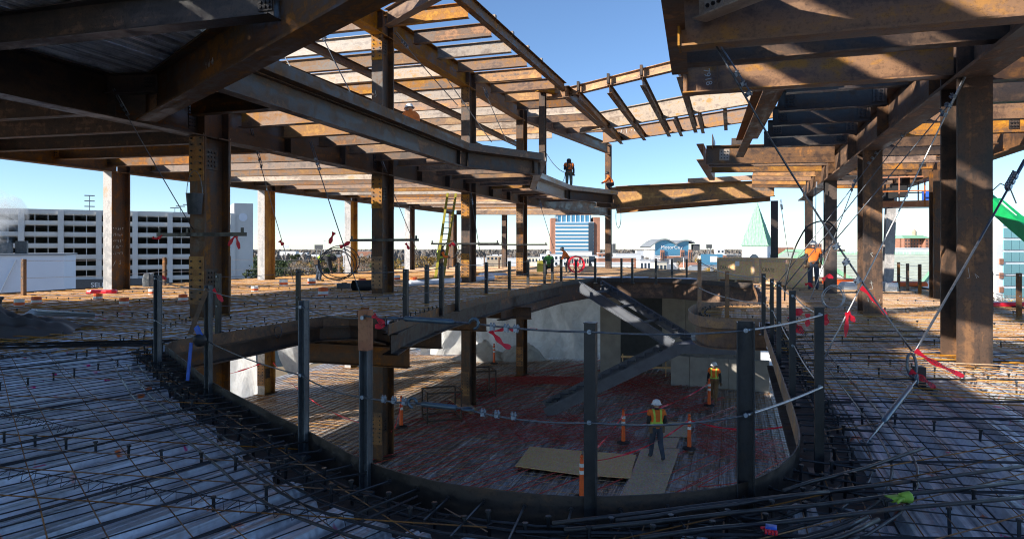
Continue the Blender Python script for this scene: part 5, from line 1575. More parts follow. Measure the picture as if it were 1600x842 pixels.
def frame_stand(c, sx, sy, h, label):
    e = emp('angle_iron_stand', c, label, 'frame', 'small angle frames', 0.3)
    for x in (-sx, sx):
        for y in (-sy, sy):
            MB().box((x, y, h / 2), (0.06, 0.06, h)).build('leg', M['steel_dark'], e)
    for z in (h - 0.03, 0.12):
        mb = MB(); mb.bar((-sx, -sy, z), (sx, -sy, z), 0.06, 0.06); mb.bar((-sx, sy, z), (sx, sy, z), 0.06, 0.06); mb.bar((-sx, -sy, z), (-sx, sy, z), 0.05, 0.055); mb.bar((sx, -sy, z), (sx, sy, z), 0.05, 0.055)
        mb.build('frame_ring', M['steel_dark'], e)
    return e
frame_stand(G(690, 655, ZL), 0.7, 0.6, 1.25, 'open angle-iron frame standing between the two dark columns below')
frame_stand(G(752, 618, ZL), 0.55, 0.6, 1.3, 'open angle-iron frame just right of the dark bolted column below')
q = [G(x, y, ZL + z) for x, y, z in ((700, 622, 0.3), (722, 622, 0.3), (748, 640, 0.1), (738, 647, 0.1))]
mb = MB(); mb.add(q + [p - Vector((0, 0, 0.03)) for p in q], [(0, 1, 2, 3), (7, 6, 5, 4), (0, 4, 5, 1), (1, 5, 6, 2), (2, 6, 7, 3), (3, 7, 4, 0)]); tag(mb.build('plank', M['ply']), 'pale plank leaning on the angle-iron frame', 'plank')
# delineators and tape below
def delineator(px, py, label, h=1.1):
    p = G(px, py, ZL + 0.1)
    e = emp('traffic_delineator', p, label, 'delineator', 'orange delineators')
    MB().lathe([(0.001, 0.0), (0.24, 0.0), (0.24, 0.05), (0.10, 0.09)], n=8).build('base', M['black'], e)
    MB().lathe([(0.075, 0.07), (0.06, h * 0.9), (0.05, h), (0.001, h + 0.02)], n=12).build('tube', M['orange'], e, smooth=True)
    for z in (0.62, 0.8): MB().lathe([(0.072, h * z), (0.069, h * (z + 0.09))], n=12).build('white_band', M['white'], e, smooth=True)
    MB().lathe([(0.02, h), (0.06, h + 0.06), (0.02, h + 0.12)], n=10).build('handle', M['orange'], e)
    return p
dl = [delineator(974, 692, 'orange delineator left of the worker below'), delineator(1077, 701, 'orange delineator right of the worker below'), delineator(909, 778, 'orange delineator behind the near black post below'), delineator(627, 667, 'orange delineator at the foot of the tall column below'), delineator(1108, 634, 'orange delineator beside the farther worker below'), delineator(772, 568, 'orange delineator near the far columns below')]
def tape(a, b, label, s=0.25): return ribbon(sag(a + Vector((0, 0, 1.0)), b + Vector((0, 0, 1.0)), s, 7), 0.07, label, 'red tape between delineators', twist=0.9)
tape(dl[0], dl[4], 'red tape from the left delineator to the farther worker'); tape(dl[0], dl[2], 'red tape from the left delineator to the near one', 0.1); tape(dl[1], dl[1] + Vector((3.4, -0.6, 0)), 'red tape running right from the delineator by the worker'); tape(dl[3], Vector((-4.0, 22.6, ZL)), 'red tape from the delineator to the tall column'); tape(Vector((-4.7, 22.6, ZL + 0.2)), Vector((-11.4, 32.6, ZL + 0.6)), 'long red tape to the lower left column', 0.5); tape(dl[1], dl[2], 'red tape from the right delineator towards the near rim', 0.3); tape(Vector((-11.9, 32.4, ZL + 0.6)), Vector((-15.0, 30.0, ZL + 0.2)), 'red tape running out at the lower left', 0.2)
# ------------------------------------------------------------------ things on the deck
def cans():
    spots = [(30, 478, 'w'), (57, 474, 'o'), (153, 468, 'y'), (194, 476, 'o'), (286, 470, 'o'), (238, 460, 'w'), (398, 455, 'w'), (487, 444, 'w'), (505, 461, 'o'), (443, 446, 'w'), (566, 444, 'o'), (646, 442, 'o'), (620, 438, 'w')]
    pos = ['leftmost', 'second from the left', 'third from the left', 'fourth from the left', 'fifth from the left', 'sixth, farther back', 'right of the bucket column', 'by the stooping worker', 'below the stooping worker', 'behind the guard rope', 'left of the tall column', 'right of the tall column', 'far right of the tall column']
    for i, (x, y, c) in enumerate(spots):
        p = G(x, y, 0.05); s = 0.12 if i < 7 else 0.16
        e = emp('sleeve_block', p, '%s block sleeve standing on the sunny left deck, %s' % ({'w': 'white', 'o': 'orange', 'y': 'yellow'}[c], pos[i]), 'sleeve', 'pipe sleeves on the left deck', random.uniform(-0.5, 0.5))
        MB().lathe([(s, 0), (s, s * 1.5), (s * 0.86, s * 1.5), (s * 0.84, s * 1.2), (0.001, s * 1.2)], n=12).build('sleeve_body', M['white'] if c == 'w' else M['orange'], e)
        MB().lathe([(s * 1.03, s * 0.2), (s * 1.03, s * 0.8)], n=12).build('paint_band', M['orange'] if c == 'w' else M['white'], e)
cans()
q = [G(x, y, 0.10 + z) for x, y, z in ((50, 482, 0.02), (60, 485, 0.14), (148, 489, 0.12), (148, 494, 0.02), (36, 491, 0.02))]
mb = MB(); mb.add(q + [p - Vector((0, 0, 0.02)) for p in q], [(0, 1, 2, 3, 4), (9, 8, 7, 6, 5)] + [(i, i + 5, (i + 1) % 5 + 5, (i + 1) % 5) for i in range(5)]); tag(mb.build('foam_board', M['tarp_grey'] if False else M['white_wall']), 'pale grey sheet lying behind the dark tarpaulin on the left deck', 'sheet')
mb = MB(); p = G(568, 446, 0.22); mb.tube([p + Vector((-0.3, -0.25, 0)), p + Vector((0.5, 0.4, 0))], 0.2, 16, cap=False); tag(mb.build('pipe_piece', M['black'], smooth=True), 'short black pipe lying left of the tall column', 'pipe')
mb = MB(); p = G(563, 452); mb.box((p.x - 0.6, p.y, 0.13), (0.5, 0.35, 0.2)); mb.box((p.x - 0.6, p.y, 0.24), (0.2, 0.05, 0.04)); tag(mb.build('tool_box', M['post_grey']), 'grey tool box between the stooping worker and the black pipe', 'tool box')
mb = MB(); p = G(568, 497, 0.0); mb.box((p.x, p.y, 0.1), (0.26, 0.2, 0.14), Matrix.Rotation(0.4, 3, 'Z')); mb.box((p.x + 0.03, p.y + 0.02, 0.2), (0.18, 0.15, 0.07), Matrix.Rotation(0.2, 3, 'Z')); tag(mb.build('wood_block', M['post_orange']), 'reddish block on the deck behind the orange-topped post', 'block')
# bucket on the column
bk = emp('bucket', Q(304, 335, 14.75), 'galvanised bucket hanging on the big brown column', 'bucket')
MB().lathe([(0.001, 0.0), (0.135, 0.0), (0.175, 0.44), (0.185, 0.45), (0.17, 0.45), (0.13, 0.02)], n=18).build('pail', M['post_grey'], bk, smooth=True)
mb = MB(); mb.tube([(0.17 * math.cos(a), 0.0, 0.44 + 0.5 * math.sin(a)) for a in [i * math.pi / 10 for i in range(11)]], 0.008, 5); mb.build('bail', M['cable'], bk)
# lanyard on the grey post: strap, brown pouch, blue sleeve, black helmet-like reel
pp = POSTS[325][0]; zt = POSTS[325][1]
ly = emp('tool_lanyard', (pp.x - 0.06, pp.y - 0.06, zt - 0.05), 'tool lanyard with brown strap and black reel hung on the grey post', 'lanyard')
mb = MB(); mb.bar((0.08, 0, 0.02), (-0.02, 0, -0.24), 0.008, 0.05); mb.bar((-0.02, 0, -0.24), (-0.10, 0, -0.46), 0.008, 0.05); mb.build('strap', M['steel_brown'], ly)
mb = MB(); mb.lathe([(0.001, -0.09), (0.05, -0.06), (0.07, 0.0), (0.05, 0.06), (0.001, 0.09)], (0.02, -0.04, -0.52), 14, Matrix.Rotation(1.2, 3, 'X')); mb.build('reel', M['black'], ly, smooth=True)
mb = MB(); mb.bar((-0.03, -0.02, -0.38), (0.04, -0.05, -0.50), 0.02, 0.06); mb.bar((-0.09, 0.0, -0.55), (-0.13, 0.0, -0.95), 0.02, 0.03); mb.build('blue_sleeve', M['blue'], ly)
# gloves, tape roll
gl = emp('work_glove', G(1398, 782, 0.075), 'bright yellow-green work glove lying on the right deck', 'glove', None, 0.2)
mb = MB(); mb.box((0, 0, 0.02), (0.12, 0.085, 0.03)); mb.tube([(0.06, 0, 0.02), (0.13, 0, 0.02), (0.14, 0, 0.02)], [0.04, 0.05, 0.048], 8)
mb.build('palm', M['hivis'], gl, smooth=True)
for i, yy in enumerate((-0.033, -0.011, 0.011, 0.033)):
    mb = MB(); mb.tube([(-0.05, yy, 0.02), (-0.10, yy * 1.15, 0.03 - 0.006 * i), (-0.135 + 0.01 * abs(i - 1), yy * 1.3, 0.015)], [0.013, 0.012, 0.008], 6); mb.build('finger', M['black'], gl, smooth=True)
mb = MB(); mb.tube([(0.02, -0.04, 0.02), (-0.02, -0.075, 0.03), (-0.05, -0.09, 0.02)], [0.015, 0.013, 0.009], 6); mb.build('thumb', M['hivis'], gl, smooth=True)
g2 = emp('work_glove', G(1205, 832, 0.06), 'blue and red work glove lying at the bottom edge', 'glove', None, 1.2)
mb = MB(); mb.box((0, 0, 0.025), (0.10, 0.08, 0.045)); mb.build('palm', M['blue'], g2, smooth=True)
for i, yy in enumerate((-0.03, -0.01, 0.01, 0.03)):
    mb = MB(); mb.tube([(-0.04, yy, 0.03), (-0.08, yy * 1.2, 0.045), (-0.09, yy * 1.2, 0.02)], [0.013, 0.012, 0.009], 6); mb.build('finger', M['red_tape'], g2, smooth=True)
mb = MB(); mb.tube([(0.0, 0.04, 0.03), (-0.03, 0.07, 0.04)], [0.014, 0.01], 6); mb.build('thumb', M['red_tape'], g2, smooth=True)
gl.scale = (0.72,) * 3; g2.scale = (0.7,) * 3
# crates of strand board
def crate(p, q, d, h, label, txt):
    p = Vector(p); q = Vector(q); dr = (q - p).normalized(); ang = math.atan2(dr.y, dr.x); L = (q - p).length
    e = emp('board_crate', (p.x, p.y, 0.05), label, 'crate', 'strand board crates', ang)
    for y in (0.0, d):
        MB().box((L / 2, y, h / 2 + 0.1), (L, 0.03, h)).build('side_panel', M['osb'], e)
    for x in (0.015, L - 0.015):
        MB().box((x, d / 2, h / 2 + 0.1), (0.03, d - 0.034, h)).build('end_panel', M['osb'], e)
    MB().box((L / 2, d / 2, h + 0.12), (L + 0.02, d + 0.04, 0.03)).build('lid', M['osb'], e)
    for x in (0.06, L - 0.06):
        MB().box((x, -0.03, h / 2 + 0.1), (0.10, 0.03, h)).build('batten', M['ply'], e)
    for z in (0.16, h + 0.03):
        MB().box((L / 2, -0.03, z), (L - 0.24, 0.03, 0.10)).build('batten', M['ply'], e)
    for x in (0.08, L * 0.5, L - 0.08):
        MB().box((x, d / 2, 0.05), (0.12, d, 0.09)).build('skid', M['osb'], e)
    for k, t in enumerate(txt):
        if not t: continue
        text_mesh(t, 0.2, M['black'], e, Matrix.Translation((0.45, -0.019, h * (0.92 - 0.26 * k))) @ Matrix.Rotation(R(90), 4, 'X'))
    return e
c1 = crate(G(1121, 441), G(1180, 444), 1.2, 0.95, 'strand board crate with black lettering beyond the balcony', ['', 'CRATE'])
mb = MB(); mb.box((1.1, -0.02, 0.85), (0.22, 0.004, 0.26)); mb.build('shipping_paper', M['white_paint'], c1)
c2 = crate(G(1187, 449), G(1232, 452), 1.1, 0.98, 'strand board crate half hidden by the right guard posts', ['', 'CRATE'])
# ladder
lb0, lt0 = G(686, 438), Q(706, 302, 33.0)
ld = emp('ladder', lb0, 'yellow fibreglass extension ladder leaning on the girder', 'ladder')
v = lt0 - lb0; sd = Vector((0.40, 0.25, 0)).normalized() * 0.22
for s in (-1, 1):
    mb = MB(); mb.bar(sd * s, v + sd * s, 0.05, 0.11); mb.bar(sd * s * 0.82 + Vector((0, -0.08, 0.0)), v * 0.6 + sd * s * 0.82 + Vector((0, -0.08, 0)), 0.04, 0.09); mb.build('rail', M['yellow'], ld)
for i in range(1, 15):
    mb = MB(); c = v * (i / 15); mb.tube([c - sd, c + sd], 0.022, 6); mb.build('rung', M['cable_bright'], ld)
MB().box(v * 0.30, (0.3, 0.06, 0.06)).build('rope_lock', M['green'], ld)
# long pale pipe and litter near the ladder
mb = MB(); mb.tube([G(640, 443, 0.15), G(770, 434, 0.15)], 0.12, 10); tag(mb.build('long_pipe', M['white_wall'], smooth=True), 'long pale pipe lying at the foot of the ladder', 'pipe')
rn = random.Random(5); nm = 0
for i, (x, y, sx, sy, sz, mt, lab) in enumerate(((770, 430, 1.6, 0.5, 0.12, 'white_wall', 'flat pale sheet stack left of the far columns'), (905, 434, 2.2, 0.9, 0.06, 'white_wall', 'pale blue sheet on the far deck behind the stair head'), (975, 434, 2.6, 0.8, 0.05, 'white_wall', 'pale blue sheet on the far deck right of the slender far column'),
                                                (1050, 436, 2.4, 0.7, 0.05, 'white_wall', 'pale sheet on the far deck left of the crate'), (920, 426, 1.0, 0.4, 0.4, 'ply', 'brown pallet of parts right of the orange-clad worker'), (845, 425, 0.5, 0.5, 0.7, 'yellow', 'yellow drum beside the green-clad worker'), (1420, 447, 1.4, 0.5, 0.18, 'orange', 'orange bag lying at the right outer posts'),
                                                (1390, 455, 0.5, 0.4, 0.3, 'cable_bright', 'row of steel drums by the right outer posts'), (1312, 444, 1.4, 0.6, 0.2, 'orange', 'orange folded sheet behind the dark right column'), (1570, 478, 1.2, 0.3, 0.1, 'red_tape', 'red strip on the right rim of the deck'), (1520, 470, 0.6, 0.4, 0.12, 'ply', 'timber offcut at the foot of the right outer posts'),
                                                (160, 458, 0.9, 0.5, 0.12, 'red_tape', 'red strap bundle left of the chalked column'), (232, 448, 0.35, 0.35, 0.5, 'post_grey', 'grey drum right of the chalked column'), (330, 520, 0.3, 0.2, 0.08, 'ply', 'wood chock near the bucket column'), (720, 436, 0.7, 0.5, 0.4, 'steel_orange', 'rusty bin right of the tall column'), (1330, 452, 0.8, 0.6, 0.25, 'white', 'white bag by the dark right column'))):
    p = G(x, y, 0.05)
    mb = MB()
    n_ = 7
    vs = []
    for k in range(3):
        f = (1.0, 1.04, 0.9)[k]; z = (0, sz * 0.55, sz)[k]
        for j in range(10):
            a = 2 * math.pi * j / 10
            cx = math.copysign(abs(math.cos(a)) ** 0.45, math.cos(a)); cy = math.copysign(abs(math.sin(a)) ** 0.45, math.sin(a))
            vs.append((p.x + cx * sx / 2 * f * rn.uniform(0.94, 1.04), p.y + cy * sy / 2 * f * rn.uniform(0.94, 1.04), 0.05 + z * rn.uniform(0.9, 1.1)))
    fs = [(k * 10 + j, k * 10 + (j + 1) % 10, (k + 1) * 10 + (j + 1) % 10, (k + 1) * 10 + j) for k in range(2) for j in range(10)] + [tuple(range(20, 30)), tuple(range(9, -1, -1))]
    mb.add(vs, fs); tag(mb.build(lab.split()[1] + '_item' if False else 'site_material', M[mt]), lab, 'site material', 'materials lying on the deck')
# wire-reel with red spokes by the orange worker
mb = MB(); p = Q(901, 413, 38.5)
mb.tube([p + Vector((0.45 * math.cos(a), 0.1, 0.45 * math.sin(a))) for a in [i * math.pi / 8 for i in range(16)]], 0.05, 5, closed=True)
mb.tube([p + Vector((0.45 * math.cos(a), 0.5, 0.45 * math.sin(a))) for a in [i * math.pi / 8 for i in range(16)]], 0.05, 5, closed=True)
for i in range(6):
    a = i * math.pi / 3; mb.bar(p + Vector((0, 0.1, 0)), p + Vector((0.45 * math.cos(a), 0.1, 0.45 * math.sin(a))), 0.06, 0.04)
mb.tube([p + Vector((0, 0.05, 0)), p + Vector((0, 0.55, 0))], 0.16, 10)
tag(mb.build('cable_reel', M['red_tape']), 'red cable reel beside the orange-clad worker', 'cable reel')
# ------------------------------------------------------------------ people
M['skin'] = plain('skin', (0.45, 0.26, 0.18), 0.55, 0, 0.1)
M['denim'] = plain('denim', (0.045, 0.06, 0.09), 0.85)
M['dark_cloth'] = plain('dark_cloth', (0.03, 0.032, 0.038), 0.9)
M['brown_cloth'] = plain('brown_cloth', (0.19, 0.11, 0.05), 0.9)
M['grey_cloth'] = plain('grey_cloth', (0.09, 0.10, 0.09), 0.9)
M['orange_cloth'] = plain('orange_cloth', (0.80, 0.17, 0.02), 0.8)
M['lime_cloth'] = plain('lime_cloth', (0.50, 0.72, 0.10), 0.75)
M['green_cloth'] = plain('green_cloth', (0.08, 0.30, 0.08), 0.85)
M['boot'] = plain('boot', (0.13, 0.075, 0.035), 0.7)
M['belt'] = plain('belt', (0.16, 0.10, 0.06), 0.8)
STAND = dict(pelvis=(0, 0, .97), waist=(0, .0, 1.12), chest=(0, .0, 1.33), neck=(0, .0, 1.49), head=(0, .015, 1.61), crown=(0, .0, 1.70), nose=(0, .105, 1.60),
             sL=(-.19, 0, 1.42), eL=(-.26, -.02, 1.14), wL=(-.25, .08, .90), sR=(.19, 0, 1.42), eR=(.26, -.02, 1.14), wR=(.25, .08, .90),
             hL=(-.10, 0, .92), kL=(-.115, .03, .50), aL=(-.12, -.02, .09), tL=(-.135, .16, .045), hR=(.10, 0, .92), kR=(.115, .03, .50), aR=(.12, -.02, .09), tR=(.135, .16, .045))
RAD = dict(pelvis=.155, waist=.145, chest=.17, neck=.062, head=.098, crown=.075, nose=.018, sL=.085, sR=.085, eL=.062, eR=.062, wL=.045, wR=.045, hL=.112, hR=.112, kL=.085, kR=.085, aL=.062, aR=.062, tL=.045, tR=.045)
BONES = [('pelvis', 'waist', 'top'), ('waist', 'chest', 'top'), ('chest', 'neck', 'top'), ('neck', 'head', 'skin'), ('head', 'crown', 'skin'), ('head', 'nose', 'skin'), ('chest', 'sL', 'sleeve'), ('sL', 'eL', 'sleeve'), ('eL', 'wL', 'sleeve'), ('chest', 'sR', 'sleeve'), ('sR', 'eR', 'sleeve'), ('eR', 'wR', 'sleeve'),
         ('pelvis', 'hL', 'leg'), ('hL', 'kL', 'leg'), ('kL', 'aL', 'leg'), ('aL', 'tL', 'boot'), ('pelvis', 'hR', 'leg'), ('hR', 'kR', 'leg'), ('kR', 'aR', 'leg'), ('aR', 'tR', 'boot')]
def seg_dist(p, a, b):
    ab = b - a; t = max(0, min(1, (p - a).dot(ab) / max(1e-9, ab.length_squared)))
    return (p - (a + ab * t)).length
def person(loc, rotz, label, pose=None, jacket='dark_cloth', legs='denim', vest=None, stripe='lime_cloth', hat='white', scale=1.0, hood=False, belt=True):
    J = dict(STAND)
    if pose: J.update(pose)
    J = {k: Vector(v) for k, v in J.items()}
    e = emp('person', loc, label, 'person', 'construction workers', rotz); e.scale = (scale,) * 3
    me = bpy.data.meshes.new('body')
    keys = list(J); idx = {k: i for i, k in enumerate(keys)}
    me.from_pydata([J[k] for k in keys], [(idx[a], idx[b]) for a, b, c in BONES], [])
    ob = bpy.data.objects.new('tmp', me); COL.objects.link(ob)
    sk = ob.modifiers.new('s', 'SKIN'); sk.use_smooth_shade = True
    for k in keys:
        sv = me.skin_vertices[0].data[idx[k]]
        r = RAD[k]
        sv.radius = (r, r * 0.78) if k in ('pelvis', 'waist', 'chest') else (r, r)
        sv.use_root = (k == 'pelvis')
    sb = ob.modifiers.new('b', 'SUBSURF'); sb.levels = 2; sb.render_levels = 2
    dg_ = bpy.context.evaluated_depsgraph_get(); dg_.update()
    bm_ = bpy.data.meshes.new_from_object(ob.evaluated_get(dg_))
    bpy.data.objects.remove(ob)
    order = ['top', 'sleeve', 'leg', 'boot', 'skin']
    bm_.materials.clear()
    for m in (jacket, jacket, legs, 'boot', 'skin'): bm_.materials.append(M[m])
    vv = []; zone = []
    for p in bm_.polygons:
        c = p.center
        best = min(BONES, key=lambda b: seg_dist(c, J[b[0]], J[b[1]]) / (RAD[b[0]] * 0.5 + RAD[b[1]] * 0.5))
        z = best[2]
        if best[:2] == ('pelvis', 'waist') and (c - J['pelvis']).dot(J['waist'] - J['pelvis']) < 0: z = 'leg'
        p.material_index = order.index(z); p.use_smooth = True
        zone.append((z, best))
    put('body', bm_, e)
    spine = J['neck'] - J['pelvis']; sl = spine.length; sd_ = spine / sl
    if vest:
        bmv = bmesh.new(); bmv.from_mesh(bm_)
        bmv.faces.ensure_lookup_table(); kill = []
        for f, (z, b) in zip(bmv.faces, zone):
            t = (f.calc_center_median() - J['pelvis']).dot(sd_) / sl
            keep = (z == 'top' and 0.02 < t < 0.95) or (b[:2] in (('chest', 'sL'), ('chest', 'sR')))
            if not keep: kill.append(f)
        bmesh.ops.delete(bmv, geom=kill, context='FACES')
        for v in bmv.verts: v.co += v.normal * 0.028
        fr = (J['sR'] - J['sL']).normalized()
        for f in bmv.faces:
            c = f.calc_center_median(); t = (c - J['pelvis']).dot(sd_) / sl; x = (c - J['pelvis']).dot(fr)
            f.material_index = 1 if (0.16 < t < 0.30 or (t > 0.3 and 0.07 < abs(x) < 0.125)) else 0
        vm = bpy.data.meshes.new('vest'); bmv.to_mesh(vm); bmv.free()
        vm.materials.append(M[vest]); vm.materials.append(M[stripe])
        put('vest', vm, e)
    # head gear follows the head axis
    ax = (J['crown'] - J['neck']).normalized(); nz = (J['nose'] - J['head']); nz -= ax * nz.dot(ax); nz.normalize(); sx = nz.cross(ax)
    Rm = Matrix((sx, nz, ax)).transposed()
    if hood:
        mb = MB(); mb.lathe([(0.13, -0.14), (0.128, -0.02), (0.118, 0.06), (0.08, 0.115), (0.001, 0.13)], J['head'] - nz * 0.022, 14, Rm); mb.build('hood', M['dark_cloth'], e, smooth=True)
    if hat:
        mb = MB(); mb.lathe([(0.165, 0.035), (0.13, 0.045), (0.125, 0.09), (0.10, 0.145), (0.055, 0.175), (0.001, 0.182)], J['head'] + Vector((0, 0, 0)), 16, Rm)
        h_ = mb.build('hard_hat', M[hat], e, smooth=True)
        mb = MB(); mb.bar(J['head'] + nz * 0.12 + ax * 0.04, J['head'] + nz * 0.19 + ax * 0.03, 0.16, 0.012, ax); mb.build('peak', M[hat], h_)
    for s in (-1, 1):
        mb = MB(); mb.lathe([(0.001, -0.012), (0.012, 0.0), (0.001, 0.012)], J['head'] + nz * 0.088 + sx * s * 0.034 + ax * 0.012, 6); mb.build('eye', M['black'], e)
        mb = MB(); mb.lathe([(0.001, -0.03), (0.02, 0.0), (0.001, 0.03)], J['head'] + sx * s * 0.098, 6, Rm); mb.build('ear', M['skin'], e)
    mb = MB(); mb.bar(J['head'] + nz * 0.092 - ax * 0.045 - sx * 0.022, J['head'] + nz * 0.092 - ax * 0.045 + sx * 0.022, 0.01, 0.008); mb.build('mouth', M['steel_brown'], e)
    # gloved hands, five fingers each
    for s in 'LR':
        el, w = J['e' + s], J['w' + s]; d = (w - el).normalized()
        side = d.cross(Vector((0, 1, 0.2)) if abs(d.y) < 0.9 else Vector((1, 0, 0))).normalized(); n_ = side.cross(d)
        mb = MB(); mb.tube([w - d * 0.01, w + d * 0.03, w + d * 0.085], [0.036, 0.043, 0.038], 8)
        for i, (o_, L) in enumerate(((-0.032, 0.062), (-0.011, 0.075), (0.011, 0.07), (0.032, 0.055))):
            b0 = w + d * 0.08 + side * o_
            mb.tube([b0, b0 + d * L * 0.55 + n_ * 0.008, b0 + d * L * 0.9 + n_ * 0.03], [0.0105, 0.010, 0.007], 6)
        b0 = w + d * 0.03 + side * -0.035
        mb.tube([b0, b0 + d * 0.03 - side * 0.03, b0 + d * 0.065 - side * 0.034 + n_ * 0.012], [0.013, 0.012, 0.008], 6)
        mb.build('glove', M['belt'], e, smooth=True)
    if belt:
        mb = MB(); mb.lathe([(0.185, -0.03), (0.19, 0.03)], J['pelvis'] + sd_ * 0.06, 14); b_ = mb.build('tool_belt', M['belt'], e, smooth=True)
        for s in (-1, 1):
            mb = MB(); mb.box(J['pelvis'] + Vector((s * 0.185, -0.02, -0.06)), (0.07, 0.14, 0.19)); mb.build('pouch', M['belt'], b_)
    return e
BEND = dict(pelvis=(0, -.12, .86), waist=(0, .02, .95), chest=(0, .22, 1.02), neck=(0, .40, .98), head=(0, .52, .93), crown=(0, .60, .90), nose=(0, .55, .83),
            sL=(-.18, .32, .98), eL=(-.21, .40, .70), wL=(-.12, .46, .46), sR=(.18, .32, .98), eR=(.21, .36, .70), wR=(.10, .44, .44), hL=(-.10, -.13, .82), kL=(-.13, -.05, .46), aL=(-.14, -.16, .09), tL=(-.15, .02, .045), hR=(.10, -.13, .82), kR=(.13, .05, .46), aR=(.14, .0, .09), tR=(.15, .18, .045))
CROUCH = dict(pelvis=(0, -.14, .48), waist=(0, -.08, .62), chest=(0, .05, .82), neck=(0, .14, .97), head=(0, .19, 1.08), crown=(0, .18, 1.18), nose=(0, .29, 1.06), sL=(-.19, .10, .91), eL=(-.25, .26, .68), wL=(-.14, .46, .58), sR=(.19, .10, .91), eR=(.25, .26, .68), wR=(.14, .46, .56),
              hL=(-.11, -.14, .44), kL=(-.18, .26, .46), aL=(-.16, .02, .09), tL=(-.17, .18, .045), hR=(.11, -.14, .44), kR=(.18, .18, .30), aR=(.16, -.16, .10), tR=(.17, .0, .045))
STRIDE = dict(kL=(-.11, .12, .50), aL=(-.11, .20, .09), tL=(-.12, .38, .045), kR=(.11, -.02, .49), aR=(.12, -.26, .12), tR=(.13, -.10, .05), wL=(-.28, .0, .88), wR=(.26, .14, .92))
LOOKD = dict(nose=(0, .10, 1.575), head=(0, .03, 1.605))
# looking the way he faces: rotz 0 looks along +y (away from the camera)
person(G(1026, 718, ZL + 0.17), R(6), 'person in orange vest and white hard hat seen from behind on the boards below', dict(STRIDE, wL=(-.22, .16, 1.02), wR=(.22, .16, 1.02)), 'dark_cloth', 'denim', 'orange_cloth', 'lime_cloth', 'white', 1.10)
person(G(1116, 628, ZL + 0.1), R(150), 'person in orange vest and brown trousers walking below the landing', STRIDE, 'dark_cloth', 'brown_cloth', 'orange_cloth', 'lime_cloth', 'white', 1.02)
person(G(1271, 453, 0.04), R(-14), 'person in orange vest standing with back turned on the right deck', None, 'dark_cloth', 'denim', 'orange_cloth', 'orange_cloth', 'white', 1.0)
person(G(500, 440, 0.03), R(-80), 'person in black jacket with lime straps stooping on the left deck', BEND, 'dark_cloth', 'denim', 'dark_cloth', 'lime_cloth', None, 1.12, hood=True)
person(G(688, 437, 0.03), R(-60), 'person in orange sleeves standing beside the yellow ladder', dict(wL=(-.14, .34, 1.15), wR=(.16, .34, 1.1), eL=(-.25, .1, 1.15), eR=(.25, .1, 1.12)), 'orange_cloth', 'dark_cloth', 'dark_cloth', 'lime_cloth', None, 1.0, hood=True)
pw = Q(889, 291, 39.0); pw.z = TOS + 0.03
person(pw, R(186), 'person in black hood and orange harness standing on the roof edge beam', dict(wR=(.06, .2, 1.27), eR=(.26, .07, 1.12)), 'dark_cloth', 'grey_cloth', 'orange_cloth', 'dark_cloth', None, 1.06, hood=True)
pc_ = Q(954, 300, 43.4); pc_.z = 5.17
person(pc_, R(80), 'person in orange jacket crouching at the end of the long girder', CROUCH, 'orange_cloth', 'dark_cloth', None, 'lime_cloth', 'black', 1.0, belt=False)
pu = Q(664, 215, 22.0); pu.z = TOS + 0.02; pu.x = EP[0].lerp(EP[1], 0.86).x - 0.9; pu.y = EP[0].lerp(EP[1], 0.86).y + 0.2
person(pu, R(40), 'person in orange with grey hard hat working behind the long edge beam', dict(CROUCH), 'orange_cloth', 'dark_cloth', 'orange_cloth', 'orange_cloth', 'white', 1.05)
person(G(886, 427, 0.04), R(95), 'person in orange top leaning forward on the far deck', dict(BEND, pelvis=(0, -.1, .86), waist=(0, -.03, 1.0), chest=(0, .09, 1.2), neck=(0, .2, 1.33), head=(0, .27, 1.42), crown=(0, .29, 1.51), nose=(0, .37, 1.38), sL=(-.18, .15, 1.27), eL=(-.22, .22, .99), wL=(-.14, .36, .80), sR=(.18, .15, 1.27), eR=(.22, .22, .99), wR=(.14, .36, .80)), 'orange_cloth', 'dark_cloth', None, 'lime_cloth', 'black', 1.0)
person(G(858, 430, 0.04), R(170), 'person in green jacket crouching by the yellow drum', CROUCH, 'green_cloth', 'dark_cloth', None, 'lime_cloth', 'white', 1.1)
# lanyard line of the standing worker
wire(sag(pw + Vector((-0.2, 0.1, 1.05)), Q(846, 225, 36.0), 0.3), 0.018, 'safety line from the standing worker to the slim upper column', 'cable_bright', 'safety_line', 'safety line')
wire(sag(pw + Vector((-0.2, 0.1, 0.9)), Q(872, 290, 38.5) , 0.2), 0.018, 'slack safety line at the feet of the standing worker', 'cable_bright', 'safety_line', 'safety line')
# ------------------------------------------------------------------ lift basket and green boom at the right
bs = emp('lift_basket', Q(1420, 324, 24.5), 'work basket with orange toe board hanging below the outer right girder', 'lift basket', None, -RA)
MB().box((0, 0, 0.02), (2.2, 0.9, 0.05)).build('floor_plate', M['post'], bs)
for y in (-0.45, 0.45): MB().box((0, y, 0.1), (2.25, 0.03, 0.22)).build('toe_board', M['post_orange'], bs)
for z in (0.55, 1.05):
    for y in (-0.45, 0.45): MB().bar((-1.1, y, z), (1.1, y, z), 0.04, 0.04).build('rail', M['post_orange'], bs)
for x in (-1.1, -0.4, 0.4, 1.1):
    for y in (-0.45, 0.45): MB().bar((x, y, 0), (x, y, 1.05), 0.04, 0.04).build('upright', M['post_orange'], bs)
mb = MB(); mb.box((-0.3, 0.1, 0.62), (0.5, 0.4, 0.5)); mb.box((-0.65, 0.1, 0.35), (0.3, 0.35, 0.7), Matrix.Rotation(0.4, 3, 'Y')); mb.box((-0.1, 0.1, 0.95), (0.25, 0.3, 0.3)); mb.build('welder', M['black'], bs)
